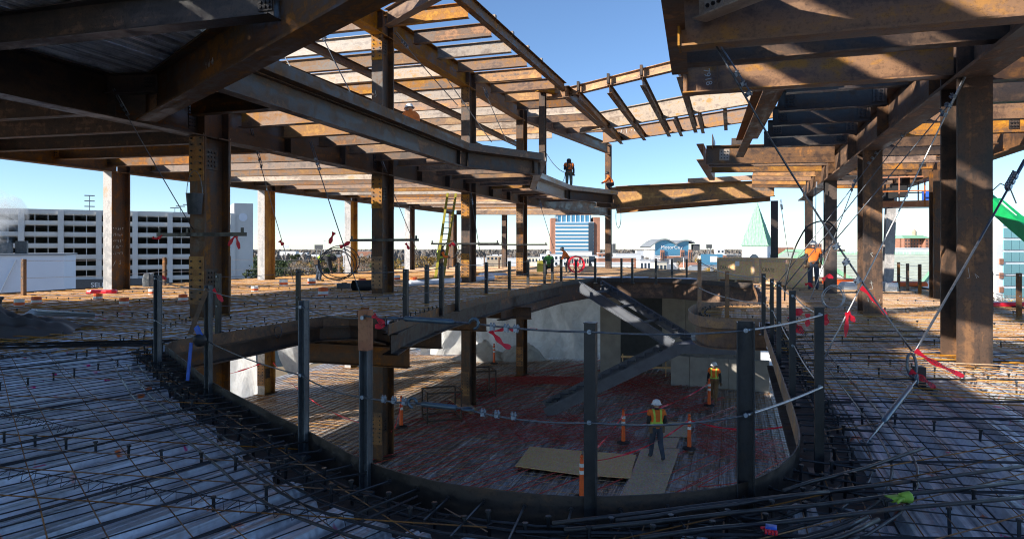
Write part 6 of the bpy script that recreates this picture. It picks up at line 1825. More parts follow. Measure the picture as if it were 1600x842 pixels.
mb = MB(); mb.box((0.7, 0.1, 0.35), (0.45, 0.4, 0.5)); mb.build('gas_case', M['blue'], bs)
bm0, bm1 = Q(1552, 318, 26.0), Q(1640, 392, 23.5)
bo = emp('boom_lift', bm0, 'green telescopic lift boom reaching in at the right edge', 'boom lift')
mb = MB(); mb.bar((0, 0, 0), bm1 - bm0, 0.4, 0.48); mb.build('outer_boom', M['green'], bo)
mb = MB(); d = (bm1 - bm0).normalized(); mb.bar(d * -0.5, d * 0.1, 0.3, 0.36); mb.build('fly_boom', M['green'], bo)
mb = MB(); mb.bar(d * 0.1 + Vector((0, -0.27, 0.12)), d * 3.0 + Vector((0, -0.27, -0.05)), 0.04, 0.06); mb.build('stripe', M['white'], bo)
mb = MB(); mb.tube([d * -0.3 + Vector((0, -0.1, 0.25)), Vector((0.2, -0.1, 0.75)), Vector((0.55, -0.1, 0.6)), Vector((0.8, -0.1, 0.0))], 0.025, 6); mb.box((-0.2, 0, 0.3), (0.22, 0.25, 0.25)); mb.build('hose', M['black'], bo)
bm2 = Vector((bm1.x + 1.0, bm1.y - 1.5, ZG))
mb = MB(); mb.bar(bm1 - bm0, bm2 - bm0 + Vector((0, 0, 1.5)), 0.5, 0.6); mb.build('lower_boom', M['green'], bo)
mb = MB(); mb.box(bm2 - bm0 + Vector((0, 0, 1.0)), (2.6, 4.5, 1.2)); mb.build('chassis', M['green'], bo)
# ------------------------------------------------------------------ the town around
def facing(px, Y, ang=0.0): return Vector(((px - 800) * Y / FP, Y, ZG))
def zpix(py, Y): return HC - (py - HY) * Y / FP
# parking garage
Pg0 = Vector(((-170 - 800) * 176 / FP, 176.0)); Pg1 = Vector(((368 - 800) * 214 / FP, 214.0))
gd = (Pg1 - Pg0).normalized(); gl_ = (Pg1 - Pg0).length
gar = emp('parking_garage', (Pg0.x, Pg0.y, ZG), 'long grey precast parking garage with open decks at the left', 'building', None, math.atan2(gd.y, gd.x))
GT = zpix(331, 205) - ZG
lev = 3.18; nl = 12
for k in range(nl + 1):
    z1 = GT - k * lev
    hh = 1.3 if k == 0 else 1.12
    MB().box((gl_ / 2, 0.0, z1 - hh / 2), (gl_, 0.4, hh)).build('spandrel', M['precast'], gar)
    MB().box((gl_ / 2, 14.0, z1 - hh - 0.1), (gl_, 27.4, 0.3)).build('deck_slab', M['precast'], gar)
    if z1 < 6: break
MB().box((gl_ / 2, 28, GT / 2 - 0.4), (gl_, 0.5, GT - 0.8)).build('back_wall', M['dark_open'], gar)  # near-black wall puts the shade between the parking decks into colour
nb = 9; bw = gl_ / nb
for i in range(nb + 1):
    MB().box((min(max(bw * i, 0.8), gl_ - 0.8), -0.22, GT / 2 - 0.2), (1.4, 0.9, GT - 0.4)).build('pier', M['precast'], gar)
mbx = MB()
for i in range(nb):
    for j in (1, 2):
        mbx.box((bw * (i + j / 3), 0.25, GT / 2), (0.16, 0.1, GT - 1))
mbx.build('mullion', M['precast'], gar)
rn = random.Random(12)
for k in range(1, 9):
    for i in range(34):
        if rn.random() < 0.55:
            mb = MB(); x = rn.uniform(1, gl_ - 3); z = GT - k * lev - 1.0
            mb.box((x, 3.2, z - 0.05), (4.2, 1.8, 0.75)); mb.box((x, 3.2, z + 0.5), (2.4, 1.6, 0.55))
            mb.build('parked_car', M[rn.choice(['white_paint', 'sign_dark', 'roof_grey', 'brick_red', 'glass_dark'])], gar)
tw = MB(); tw.box((gl_ + 2.4, 6, (GT + 3.2) / 2), (5.6, 12, GT + 3.2)); tw.build('stair_tower', M['precast'], gar)
mb = MB(); mb.lathe([(1.3, 0), (1.3, 0.06), (0.001, 0.06)], (gl_ + 2.2, -0.05, GT - 1.2), 20, Matrix.Rotation(R(90), 3, 'X')); mb.build('round_sign', M['white_wall'], gar)
sg = MB(); sg.box((gl_ * 0.575, -0.75, GT - 21.4), (33, 0.12, 3.2)); so = sg.build('sign_band', M['sign_dark'], gar)
text_mesh('SELF PARK', 1.9, M['white_paint'], gar, Matrix.Translation((gl_ * 0.585, -0.83, GT - 21.5)) @ Matrix.Rotation(R(90), 4, 'X'))
for i, (x, h) in enumerate(((110, 8.5), (268, 4), (281, 5), (292, 7.5), (310, 9.5), (258, 3))):
    f = (x + 170) / 538; xx = gl_ * f
    mb = MB(); mb.bar((xx, 8, GT - 2), (xx, 8, GT + h * 0.55), 0.18, 0.18)
    for k in range(4 if i == 0 else 1): mb.bar((xx - 1.3, 8, GT + h * 0.55 - k * 1.6), (xx + 1.3, 8, GT + h * 0.55 - k * 1.6), 0.25, 0.3)
    mb.build('roof_lamp', M['roof_grey'], gar)
# white hall with slanted stripes
wh = emp('white_hall', (Q(100, 400, 85).x - 24 * math.cos(0.5), 85 - 24 * math.sin(0.5), ZG), 'low white-blue hall with slanted bright stripes at the left edge', 'building', None, 0.5)
wl = 24.0
HT_ = zpix(400, 78) - ZG
MB().box((wl / 2, 9, HT_ / 2), (wl, 18, HT_)).build('wall', M['white_wall'], wh)
MB().box((wl / 2, 9, HT_ + 0.1), (wl + 0.4, 18.4, 0.2)).build('roof', M['roof_grey'], wh)
for x in (wl - 5.6, wl - 11.0, wl - 16.5):
    mb = MB(); mb.bar((x - 0.9, -0.06, HT_ - 4.6), (x + 0.75, -0.06, HT_ - 0.5), 0.05, 0.5, (0, 1, 0)); mb.build('light_stripe', M['white_paint'], wh)
for i in range(6):
    MB().box((wl * (0.5 + 0.06 * i), 3 + (i % 2), HT_ + 0.9), (1.2, 1.4, 0.8 + 0.5 * (i % 3))).build('roof_unit', M['post_grey'], wh)
# steam from the hall's roof
mb = MB()
rn = random.Random(3)
for i in range(9):
    c = Q(-6 + rn.uniform(-14, 18), 392 - i * 8.0, 84); r = 0.9 + i * 0.25
    prof = [(r * math.sin(a) + 1e-4, -r * math.cos(a)) for a in [j * math.pi / 8 for j in range(9)]]
    mb.lathe(prof, c, 12)
sm, snt, sp_ = new_mat('steam'); 
for n in list(snt.nodes):
    if n.type == 'BSDF_PRINCIPLED': snt.nodes.remove(n)
pv = nd(snt, 'ShaderNodeVolumePrincipled'); sv_ = coords(snt, rnd=False); sn_ = noise(snt, sv_, 0.55, 5, 0.6); sr_ = nd(snt, 'ShaderNodeMapRange'); snt.links.new(sn_.outputs['Fac'], sr_.inputs[0])
sr_.inputs[1].default_value = 0.44; sr_.inputs[2].default_value = 0.66; sr_.inputs[3].default_value = 0.0; sr_.inputs[4].default_value = 0.45; snt.links.new(sr_.outputs[0], pv.inputs['Density'])
pv.inputs['Color'].default_value = (0.95, 0.95, 0.95, 1)
snt.links.new(pv.outputs[0], snt.nodes['Material Output'].inputs['Volume'])
tag(mb.build('steam', sm), 'white plume of steam rising at the left edge', 'steam', None, 'stuff')

def block(px0, px1, ytop, Y, label, mat='cream', roof='roof_grey', depth=None, rows=0, cols=0, ybot=None, win='glass_dark', group=None, rot=0.0, gable=False):
    p0 = (px0 - 800) * Y / FP; p1 = (px1 - 800) * Y / FP; W = p1 - p0; H = zpix(ytop, Y) - ZG
    depth = depth or max(8.0, W * 0.6)
    e = emp('town_building', (p0, Y, ZG), label, 'building', group, rot)
    if gable:
        mb = MB(); hw = H * 0.72; mb.box((W / 2, depth / 2, hw / 2), (W, depth, hw)); mb.build('wall', M[mat], e)
        mb = MB(); mb.add([(-0.4, -0.4, hw), (W + 0.4, -0.4, hw), (W + 0.4, depth + 0.4, hw), (-0.4, depth + 0.4, hw), (-0.4, depth / 2, H), (W + 0.4, depth / 2, H)], [(0, 1, 5, 4), (2, 3, 4, 5), (0, 4, 3), (1, 2, 5), (0, 3, 2, 1)]); mb.build('roof', M[roof], e)
    else:
        MB().box((W / 2, depth / 2, H / 2), (W, depth, H)).build('wall', M[mat], e)
        MB().box((W / 2, depth / 2, H + 0.15), (W + 0.3, depth + 0.3, 0.3)).build('roof', M[roof], e)
        H_ = H
    H2 = H * 0.72 if gable else H
    if rows:
        vis = min(H2 - 1, rows * 3.6)
        for r_ in range(rows):
            for c_ in range(cols):
                MB().box((W * (c_ + 0.5) / cols, -0.03, H2 - 1.9 - r_ * 3.6), (W / cols * 0.5, 0.12, 1.9)).build('window', M[win], e)
    return e
# hotel tower with blue glass bands
Yh = 620.0
hx = lambda px: (px - 800) * Yh / FP
ht = emp('hotel_tower', (hx(868), Yh, ZG), 'hotel tower with blue and white glass bands between brick side walls', 'building', None, 0.0)
W = hx(936) - hx(868); Ht = zpix(347, Yh) - ZG
MB().box((W * 0.44, 12, Ht / 2), (W * 0.88, 24, Ht)).build('wall', M['white_paint'], ht)
for k in range(13):
    z = Ht - 1.6 - k * 3.35
    MB().box((W * 0.44, -0.1, z), (W * 0.885, 0.5, 1.75)).build('window_band', M['glass_blue'], ht)
MB().box((W * 0.815, -0.25, Ht / 2), (W * 0.12, 0.6, Ht - 1)).build('shaded_bay', M['glass_dark'], ht)  # shade on this bay is put in as a strip of dark glass
MB().box((-1.9, 14, (Ht + 3.8) / 2), (4.0, 26, Ht + 3.8)).build('side_wall', M['brick_red'], ht)
MB().box((W * 0.95, 16, (Ht + 4.5) / 2), (W * 0.15, 30, Ht + 4.5)).build('side_wall', M['brick_red'], ht)
MB().box((W * 0.42, 14, Ht + 4.2), (W * 0.80, 22, 8.4)).build('crown_glass', M['glass_blue'], ht)
for k in range(8): MB().box((W * (0.04 + 0.107 * k), 2.7, Ht + 4.2), (0.7, 0.5, 8.4)).build('mullion', M['white_paint'], ht)
mb = MB(); mb.add([(-5, 0, Ht + 7.4), (W * 0.4, 0, Ht + 10.6), (W * 1.0, 0, Ht + 11.4), (W * 1.0, 28, Ht + 11.4), (W * 0.4, 28, Ht + 10.6), (-5, 28, Ht + 7.4), (-5, 0, Ht + 8.3), (W * 0.4, 0, Ht + 11.6), (W, 0, Ht + 12.4), (W, 28, Ht + 12.4), (W * 0.4, 28, Ht + 11.6), (-5, 28, Ht + 8.3)],
                     [(6, 7, 10, 11), (7, 8, 9, 10), (0, 5, 4, 1), (1, 4, 3, 2), (0, 1, 7, 6), (1, 2, 8, 7), (2, 3, 9, 8), (5, 0, 6, 11), (4, 5, 11, 10), (3, 4, 10, 9)]); mb.build('roof', M['roof_white'], ht)
# hall with a waved roof
Ya = 560.0; ax_ = lambda px: (px - 800) * Ya / FP
ar = emp('arched_hall', (ax_(1018), Ya, ZG), 'brick and glass hall with a waved roof and script sign', 'building')
Wa = ax_(1086) - ax_(1018); Ha = zpix(391, Ya) - ZG
MB().box((Wa * 0.47, 20, Ha / 2), (Wa * 0.86, 40, Ha)).build('wall', M['roof_white'], ar)
mb = MB(); prof = []
for i in range(25):
    f = i / 24; z = Ha + 3.0 + 6.5 * math.sin(math.pi * min(1, f / 0.66)) if f < 0.62 else Ha + 3.6 + 5.0 * math.sin(math.pi * (f - 0.5) / 0.62)
    prof.append((Wa * (-0.05 + 1.03 * f), z))
n = len(prof); vs = []
for y in (-3, 42):
    for x, z in prof: vs.append((x, y, z))
    for x, z in prof: vs.append((x, y, z - 1.1))
fs = []
for i in range(n - 1):
    fs += [(i, i + 1, 2 * n + i + 1, 2 * n + i), (n + i, 3 * n + i, 3 * n + i + 1, n + i + 1), (i, n + i, n + i + 1, i + 1), (2 * n + i, 2 * n + i + 1, 3 * n + i + 1, 3 * n + i)]
mb.add(vs, fs); mb.build('waved_roof', M['roof_grey'], ar)
mb = MB(); vs = []
for x, z in prof[3:22]: vs += [(x, -0.4, Ha - 4), (x, -0.4, z - 1.1)]
mb.add(vs, [(2 * i, 2 * i + 2, 2 * i + 3, 2 * i + 1) for i in range(18)]); mb.build('glass_gable', M['glass_blue'], ar)
for f in (0.24, 0.70, 0.88): MB().box((Wa * f, -1.0, Ha / 2 - 0.5), (Wa * 0.085, 2, Ha + 1.5)).build('brick_pier', M['brick_red'], ar)
for f in (0.24, 0.70, 0.88):
    for s in (-1, 1): MB().box((Wa * f + s * 0.7, -2.1, Ha - 6), (0.6, 0.2, 9)).build('window', M['glass_dark'], ar)
MB().box((Wa * 0.47, -0.6, Ha - 5.6), (Wa * 0.38, 0.6, 1.6)).build('brick_band', M['brick_red'], ar)
MB().box((Wa * 0.60, -3, Ha - 8.0), (Wa * 0.24, 1, 4.2)).build('screen', M['sign_dark'], ar)
MB().box((Wa * 1.04, 4, Ha + 2.5), (5, 8, 5)).build('side_sign', M['sign_dark'], ar)
text_mesh('MotorCity', 4.2, M['white_paint'], ar, Matrix.Translation((Wa * 0.46, -0.75, Ha + 2.4)) @ Matrix.Rotation(R(90), 4, 'X'))
# church: spire tower and slate roofs
Ys = 92.0; sp0 = Vector(((1183 - 800) * Ys / FP, Ys))
ch = emp('church_tower', (sp0.x, sp0.y, ZG), 'white church tower with green copper spire', 'church tower', None, R(-32))
wz = zpix(384, Ys) - ZG; apex = zpix(316, Ys) - ZG; hwid = 1.62
MB().box((0, 0, wz / 2), (hwid * 2, hwid * 2, wz)).build('tower_shaft', M['white_paint'], ch)
e_ = hwid + 0.14
mb = MB(); N = 8
for s in range(4):
    Rm = Matrix.Rotation(s * math.pi / 2, 3, 'Z')
    a, b = Rm @ Vector((-e_, -e_, wz)), Rm @ Vector((e_, -e_, wz)); ap = Vector((0, 0, apex))
    mb.add([a, b, ap], [(0, 1, 2)])
mb.add([(-e_, -e_, wz - 0.01), (e_, -e_, wz - 0.01), (e_, e_, wz - 0.01), (-e_, e_, wz - 0.01)], [(3, 2, 1, 0)])
spr = mb.build('spire', M['copper'], ch)
for s in range(4):
    Rm = Matrix.Rotation(s * math.pi / 2, 3, 'Z')
    for i in range(1, 8):
        f = i / 8; a = Rm @ Vector((-e_ + 2 * e_ * f, -e_, wz)); tcap = 1 - abs(2 * f - 1)
        q = a.lerp(Vector((0, 0, apex)), 0) ; top = Rm @ Vector(((-e_ + 2 * e_ * f), -e_ * (1 - tcap), wz + (apex - wz) * tcap))
        top = Rm @ Vector((-e_ + 2 * e_ * f, -e_ * abs(2 * f - 1), wz + (apex - wz) * (1 - abs(2 * f - 1))))
        mb = MB(); mb.bar(a, top, 0.05, 0.05); mb.build('seam', M['copper'], spr, recalc=False)
MB().box((0, 0, wz + 0.05), (e_ * 2 + 0.1, e_ * 2 + 0.1, 0.14)).build('cornice', M['copper'], ch)
for s in range(4):
    Rm = Matrix.Rotation(s * math.pi / 2, 3, 'Z')
    pts = [(-0.75, wz - 4.6)] + [(-0.75 + 0.75 * (1 - math.cos(a)) , wz - 2.3 + 1.25 * math.sin(a)) for a in [i * math.pi / 12 for i in range(7)]] + [(0.75 * math.cos(a) , wz - 2.3 + 1.25 * math.sin(a)) for a in [i * math.pi / 12 for i in range(5, -1, -1)]] + [(0.75, wz - 4.6)]
    mb = MB(); mb.add([Rm @ Vector((x, -hwid - 0.012, z)) for x, z in pts], [tuple(range(len(pts)))]); wnd = mb.build('arched_window', M['glass_dark'], ch)
    mb = MB()
    mb.tube([Rm @ Vector((x * 1.1, -hwid - 0.03, z + 0.02)) for x, z in pts], 0.09, 5)
    for cx, cz in ((-0.36, -2.7), (0.36, -2.7), (0, -2.2), (0, -3.1)):
        mb.tube([Rm @ Vector((cx + 0.33 * math.cos(a), -hwid - 0.04, wz + cz + 0.33 * math.sin(a))) for a in [i * math.pi / 5 for i in range(10)]], 0.06, 4, closed=True)
    mb.build('tracery', M['white_paint'], wnd)
def slate(p, q, zr, ze, half, label, gable_mat='white_paint'):
    p = Vector(p); q = Vector(q); d = (q - p).normalized(); L = (q - p).length
    e = emp('church_hall', (p.x, p.y, ZG), label, 'church', None, math.atan2(d.y, d.x))
    r_, ev = zr - ZG, ze - ZG
    MB().box((L / 2, 0, (ev - 0.1) / 2), (L - 0.6, half * 2 - 0.8, ev - 0.1)).build('wall', M['white_paint'], e)
    mb = MB(); mb.add([(0, -half, ev), (L, -half, ev), (L, half, ev), (0, half, ev), (0, 0, r_), (L, 0, r_)], [(0, 1, 5, 4), (2, 3, 4, 5), (0, 3, 2, 1)]); ro = mb.build('roof', M['slate'], e)
    mb = MB(); mb.add([(0.25, -half + 0.4, ev), (0.25, half - 0.4, ev), (0.25, 0, r_ - 0.3), (L - 0.25, -half + 0.4, ev), (L - 0.25, half - 0.4, ev), (L - 0.25, 0, r_ - 0.3)], [(0, 1, 2), (3, 5, 4)]); mb.build('gable', M[gable_mat], e)
    mb = MB(); mb.bar((-0.1, 0, r_ + 0.05), (L + 0.1, 0, r_ + 0.05), 0.5, 0.25)
    for x in (-0.05, L + 0.05):
        for s in (-1, 1): mb.bar((x, s * half, ev), (x, 0, r_), 0.3, 0.35)
    mb.build('ridge_cap', M['copper'], ro)
    k = 0
    for j in range(1, 12):
        f = j / 12; mb = MB(); z = ev + (r_ - ev) * f; y = -half * (1 - f)
        mb.bar((0.1, y - 0.02, z + 0.03), (L - 0.1, y - 0.02, z + 0.03), 0.1, 0.05); mb.build('slate_course', M['slate'], ro)
    return e
slate((Q(1300, 400, 70).x, 70.0), (Q(1478, 400, 62).x, 62.0), zpix(396, 66), zpix(446, 66), 7.0, 'long pale slate church roof behind the right columns')
slate((Q(1258, 395, 62).x, 62.0), (Q(1230, 395, 84).x, 84.0), zpix(393, 62), zpix(440, 62), 4.2, 'smaller slate roof with white gable beside the orange-vested worker')
block(1376, 1470, 389, 190, 'white flat roofed block behind the slate church roof', 'white_paint', 'roof_white', 20)
# brick building with green hipped roof and turret
Yb_ = 620.0; bx = lambda px: (px - 800) * Yb_ / FP
bb = emp('brick_block', (bx(1408), Yb_, ZG), 'large brick building with green roof and a domed turret on the right skyline', 'building')
Wb = bx(1450) - bx(1408); Hb = zpix(372.5, Yb_) - ZG
MB().box((Wb / 2, 10, Hb / 2), (Wb, 20, Hb)).build('wall', M['brick_red'], bb)
for s in (0.11, 0.89): MB().box((Wb * s, -2, Hb / 2), (Wb * 0.22, 6, Hb)).build('wing', M['brick_red'], bb)
mb = MB(); mb.add([(-0.5, -5.5, Hb), (Wb + 0.5, -5.5, Hb), (Wb + 0.5, 20.5, Hb), (-0.5, 20.5, Hb), (2.5, 4, Hb + 2.8), (Wb - 2.5, 4, Hb + 2.8), (Wb - 2.5, 14, Hb + 2.8), (2.5, 14, Hb + 2.8)], [(0, 1, 5, 4), (1, 2, 6, 5), (2, 3, 7, 6), (3, 0, 4, 7), (4, 5, 6, 7), (3, 2, 1, 0)]); mb.build('roof', M['copper'], bb)
mb = MB(); mb.lathe([(2.0, Hb + 2), (2.0, Hb + 5.5), (2.2, Hb + 5.6), (1.5, Hb + 7.4), (0.3, Hb + 8.4), (0.02, Hb + 9.4)], (Wb * 0.68, 8, 0), 10); mb.build('turret', M['tan'], bb)
for r_ in range(4):
    for c_ in range(9): MB().box((Wb * (c_ + 0.5) / 9, -5.1 if c_ in (0, 1, 7, 8) else -0.05, Hb - 2 - r_ * 3), (Wb * 0.035, 0.2, 1.6)).build('window', M['glass_dark'], bb)
# glass tower at the right edge
Yt = 165.0; tx = lambda px: (px - 800) * Yt / FP
gt = emp('glass_tower', (tx(1563), Yt, ZG), 'teal glass office tower with white and orange panels at the right edge', 'building', None, 0.1)
Htw = zpix(336, Yt) - ZG; Wt = 16.0
MB().box((Wt / 2 + 0.5, 8, Htw / 2), (Wt, 16, Htw)).build('wall', M['white_paint'], gt)
for k in range(13):
    for i in range(7):
        MB().box((1.7 + i * 2.15, -0.1, Htw - 1.4 - k * 2.9), (2.0, 0.25, 2.3)).build('pane', M['glass_teal'], gt)
for k in range(12):
    if k % 2: MB().box((0.1, -0.15, Htw - 9.5 - k * 1.7), (1.0, 0.3, 1.3)).build('orange_panel', M['brick_red'], gt)
MB().box((-0.2, 1, (Htw - 7) / 2), (1.7, 2, Htw - 7)).build('corner_strip', M['white_paint'], gt)
block(1530, 1564, 372, 175, 'dark grey annex left of the teal glass tower', 'sign_dark', 'roof_white', 12)
block(1520, 1570, 405, 168, 'white low annex with window rows below the dark annex', 'white_paint', 'roof_white', 6, 3, 6, win='glass_teal')
# low town in the middle
bl = [(845, 893, 398, 420, 'white_paint', 'white flat block left below the hotel', 2, 7), (886, 925, 393.5, 340, 'white_paint', 'white stepped roof block under the hotel', 0, 0), (888, 920, 401, 300, 'cream', 'cream office block with small windows right of the leaning worker', 4, 8), (919, 934, 400, 310, 'glass_dark', 'blue-grey glass block beside the cream office block', 0, 0),
      (935, 958, 396, 430, 'brick_red', 'brick block behind the slender far column', 2, 4), (958, 962, 381, 420, 'sign_dark', 'thin dark chimney block right of the slender far column', 0, 0), (962, 1002, 397, 300, 'roof_white', 'pale hall with grey roof right of the slender far column', 0, 0), (935, 994, 403, 240, 'brick_red', 'long low brick building behind the far guard posts', 0, 0), (930, 990, 412, 200, 'white_paint', 'white wall building below the brick building', 1, 9),
      (1000, 1022, 407, 260, 'white_paint', 'white block under the arched hall', 1, 4), (1024, 1042, 410, 230, 'cream', 'small cream block with flat roof before the arched hall', 1, 3), (995, 1018, 392, 700, 'roof_white', 'far pale dome hall left of the arched hall', 0, 0), (1120, 1135, 399, 460, 'brick_red', 'small brick shop left of the spire', 1, 3), (1135, 1158, 398, 470, 'sign_dark', 'dark shop front left of the spire', 1, 4), (1120, 1132, 390, 640, 'white_paint', 'white house far left of the spire', 1, 2),
      (1095, 1118, 400, 480, 'cream', 'row of pale low houses right of the arched hall', 1, 6), (820, 846, 402, 430, 'cream', 'cream low block behind the slender brown column', 1, 5), (790, 818, 404, 460, 'roof_white', 'pale low hall left of the slender brown column', 0, 0), (735, 760, 403, 380, 'white_paint', 'white low hall behind the dark bolted column', 0, 0), (760, 790, 400, 520, 'tan', 'tan low block between the middle columns', 1, 5),
      (400, 412, 398, 900, 'white_paint', 'small white block on the left skyline', 0, 0), (437, 462, 393, 900, 'white_paint', 'white industrial hall on the left skyline', 0, 0), (463, 480, 395, 950, 'roof_white', 'pale industrial shed right of the white industrial hall', 0, 0), (480, 500, 398, 800, 'white_paint', 'white low shed below the billboard', 0, 0), (556, 580, 393, 800, 'brick_red', 'brick house behind the orange-faced column', 0, 0), (535, 556, 396, 760, 'white_paint', 'white low house left of the orange-faced column', 0, 0), (1215, 1240, 387, 700, 'brick_red', 'far brick house right of the spire', 0, 0), (1270, 1284, 381, 640, 'brick_red', 'far brick block above the orange-vested worker', 2, 4), (1375, 1382, 378, 640, 'brick_red', 'far thin brick block beside the leaning column', 0, 0)]
for a, b, y, Y, m_, lab, r_, c_ in bl:
    block(a, b, y, Y, lab, m_, 'roof_white' if m_ != 'cream' else 'roof_grey', rows=r_, cols=c_)
rn = random.Random(21); k = 0; HOUSES = []
ranges = [(1085, 1160, 380, 620), (395, 560, 560, 1000), (700, 860, 480, 900), (960, 1030, 600, 900), (1000, 1150, 260, 400), (1240, 1300, 700, 900)]
for (x0, x1, y0, y1) in ranges:
    for i in range(13):
        px = rn.uniform(x0, x1); Y = rn.uniform(y0, y1); w = rn.uniform(8, 18) * FP / Y
        H = rn.uniform(5, 9.5); yt = HY + (HC - (ZG + H)) * FP / Y
        wm, rm = rn.choice(['white_paint', 'cream', 'tan', 'brick_red']), rn.choice(['roof_grey', 'roof_grey', 'brick_red', 'roof_white'])
        HOUSES.append((px, wm, rm, block(px, px + w, yt, Y, 'x', wm, rm, rows=1, cols=3, group='small houses of the far town', gable=True, rot=rn.uniform(-0.5, 0.5)))); k += 1
for wm in ('white_paint', 'cream', 'tan', 'brick_red'):
    for j, h_ in enumerate(sorted([h for h in HOUSES if h[1] == wm], key=lambda h: h[0])):
        h_[3]['label'] = 'small gabled %s house with %s roof, %s of its colour from the left' % (wm.replace('white_paint', 'white').replace('brick_red', 'brick'), {'roof_grey': 'grey', 'brick_red': 'red', 'roof_white': 'pale'}[h_[2]], ORD[j])
# billboards
for i, (px, y0, y1, Y) in enumerate(((498, 382.5, 389.5, 620), (447, 383, 387.5, 900), (1108, 382, 388, 520))):
    p = Q(px, y1, Y); w = (13 if i == 0 else 9) * Y / FP; h = (y1 - y0) * Y / FP
    e = emp('billboard', (p.x, p.y, ZG), ['dark billboard on a mast above the stooping worker', 'pale billboard on the far left skyline', 'billboard left of the spire'][i], 'billboard')
    MB().box((0, 0, p.z - ZG + h / 2), (w, 0.6, h)).build('panel', M['sign_dark' if i != 1 else 'roof_white'], e)
    for s in (-0.3, 0.3): MB().box((s * w, 0.5, (p.z - ZG) / 2), (0.5, 0.5, p.z - ZG)).build('mast', M['roof_grey'], e)
    MB().box((0, 0.45, p.z - ZG + h * 0.9), (w * 1.03, 0.25, 0.6)).build('frame', M['roof_grey'], e)
e = emp('billboard', (Q(1112, 430, 190).x, 190, ZG), 'large blue billboard low behind the far guard posts', 'billboard')
pz = zpix(411, 190) - ZG; MB().box((0, 0, pz + 1), (6.0, 0.4, 3.0)).build('panel', M['glass_blue'], e); MB().box((0, 0.2, pz / 2), (0.5, 0.5, pz)).build('mast', M['roof_grey'], e); MB().box((0.5, -0.22, pz + 1.1), (2.0, 0.06, 1.6)).build('picture', M['white_paint'], e)
for i, (px, yt, Y) in enumerate(((537, 380, 300), (507, 376, 480), (735, 378, 420), (1026, 401, 210), (1068, 402, 210))):
    p = Q(px, yt, Y); e = emp('light_mast', (p.x, p.y, ZG), 'tall thin light mast, %s from the left' % ORD[i], 'light mast', 'light masts')
    MB().lathe([(0.22, 0), (0.12, p.z - ZG)], n=8).build('mast', M['roof_white'], e); MB().box((0.4, 0, p.z - ZG), (2.0, 0.3, 0.25)).build('lamp', M['roof_grey'], e)
# roads and parking below
rd = MB()
for (x0, y0, x1, y1, w) in ((-400, 260, 500, 330, 12), (-60, 120, 300, 900, 14), (-600, 520, 700, 470, 14), (150, 60, 60, 240, 12)):
    d = Vector((x1 - x0, y1 - y0)).normalized(); n_ = Vector((-d.y, d.x)) * w / 2
    rd.add([(x0 + n_.x, y0 + n_.y, ZG + 0.05), (x0 - n_.x, y0 - n_.y, ZG + 0.05), (x1 - n_.x, y1 - n_.y, ZG + 0.05), (x1 + n_.x, y1 + n_.y, ZG + 0.05)], [(0, 1, 2, 3)])
M['asphalt'] = plain('asphalt', (0.06, 0.06, 0.062), 0.9, 0, 0.2, 0.4)
tag(rd.build('road', M['asphalt']), kind='structure')
# ------------------------------------------------------------------ trees
def leaf_mat(name, a, b):
    m, nt, p = new_mat(name)
    v = coords(nt, rnd=True); n = noise(nt, v, 1.3, 4); n2 = nd(nt, 'ShaderNodeObjectInfo')
    c = ramp(nt, n.outputs['Fac'], [(0.35, a), (0.65, b)])
    hs = nd(nt, 'ShaderNodeHueSaturation'); mr = nd(nt, 'ShaderNodeMapRange'); nt.links.new(n2.outputs['Random'], mr.inputs[0]); mr.inputs[3].default_value = 0.65; mr.inputs[4].default_value = 1.25
    nt.links.new(c.outputs[0], hs.inputs['Color']); nt.links.new(mr.outputs[0], hs.inputs['Value'])
    nt.links.new(hs.outputs[0], p.inputs['Base Color']); p.inputs['Roughness'].default_value = 0.85
    return m
LM = [leaf_mat('leaf_green', (0.035, 0.06, 0.02), (0.075, 0.10, 0.03)), leaf_mat('leaf_gold', (0.22, 0.13, 0.02), (0.36, 0.22, 0.05)), leaf_mat('leaf_brown', (0.16, 0.105, 0.05), (0.27, 0.18, 0.09)), leaf_mat('twig_grey', (0.17, 0.145, 0.12), (0.27, 0.23, 0.19)), leaf_mat('hazy_brown', (0.22, 0.18, 0.14), (0.30, 0.24, 0.19)), leaf_mat('hazy_grey', (0.24, 0.22, 0.20), (0.33, 0.30, 0.28))]  # last two tones are lightened in place of haze
M['bark'] = plain('bark', (0.10, 0.08, 0.06), 0.9)
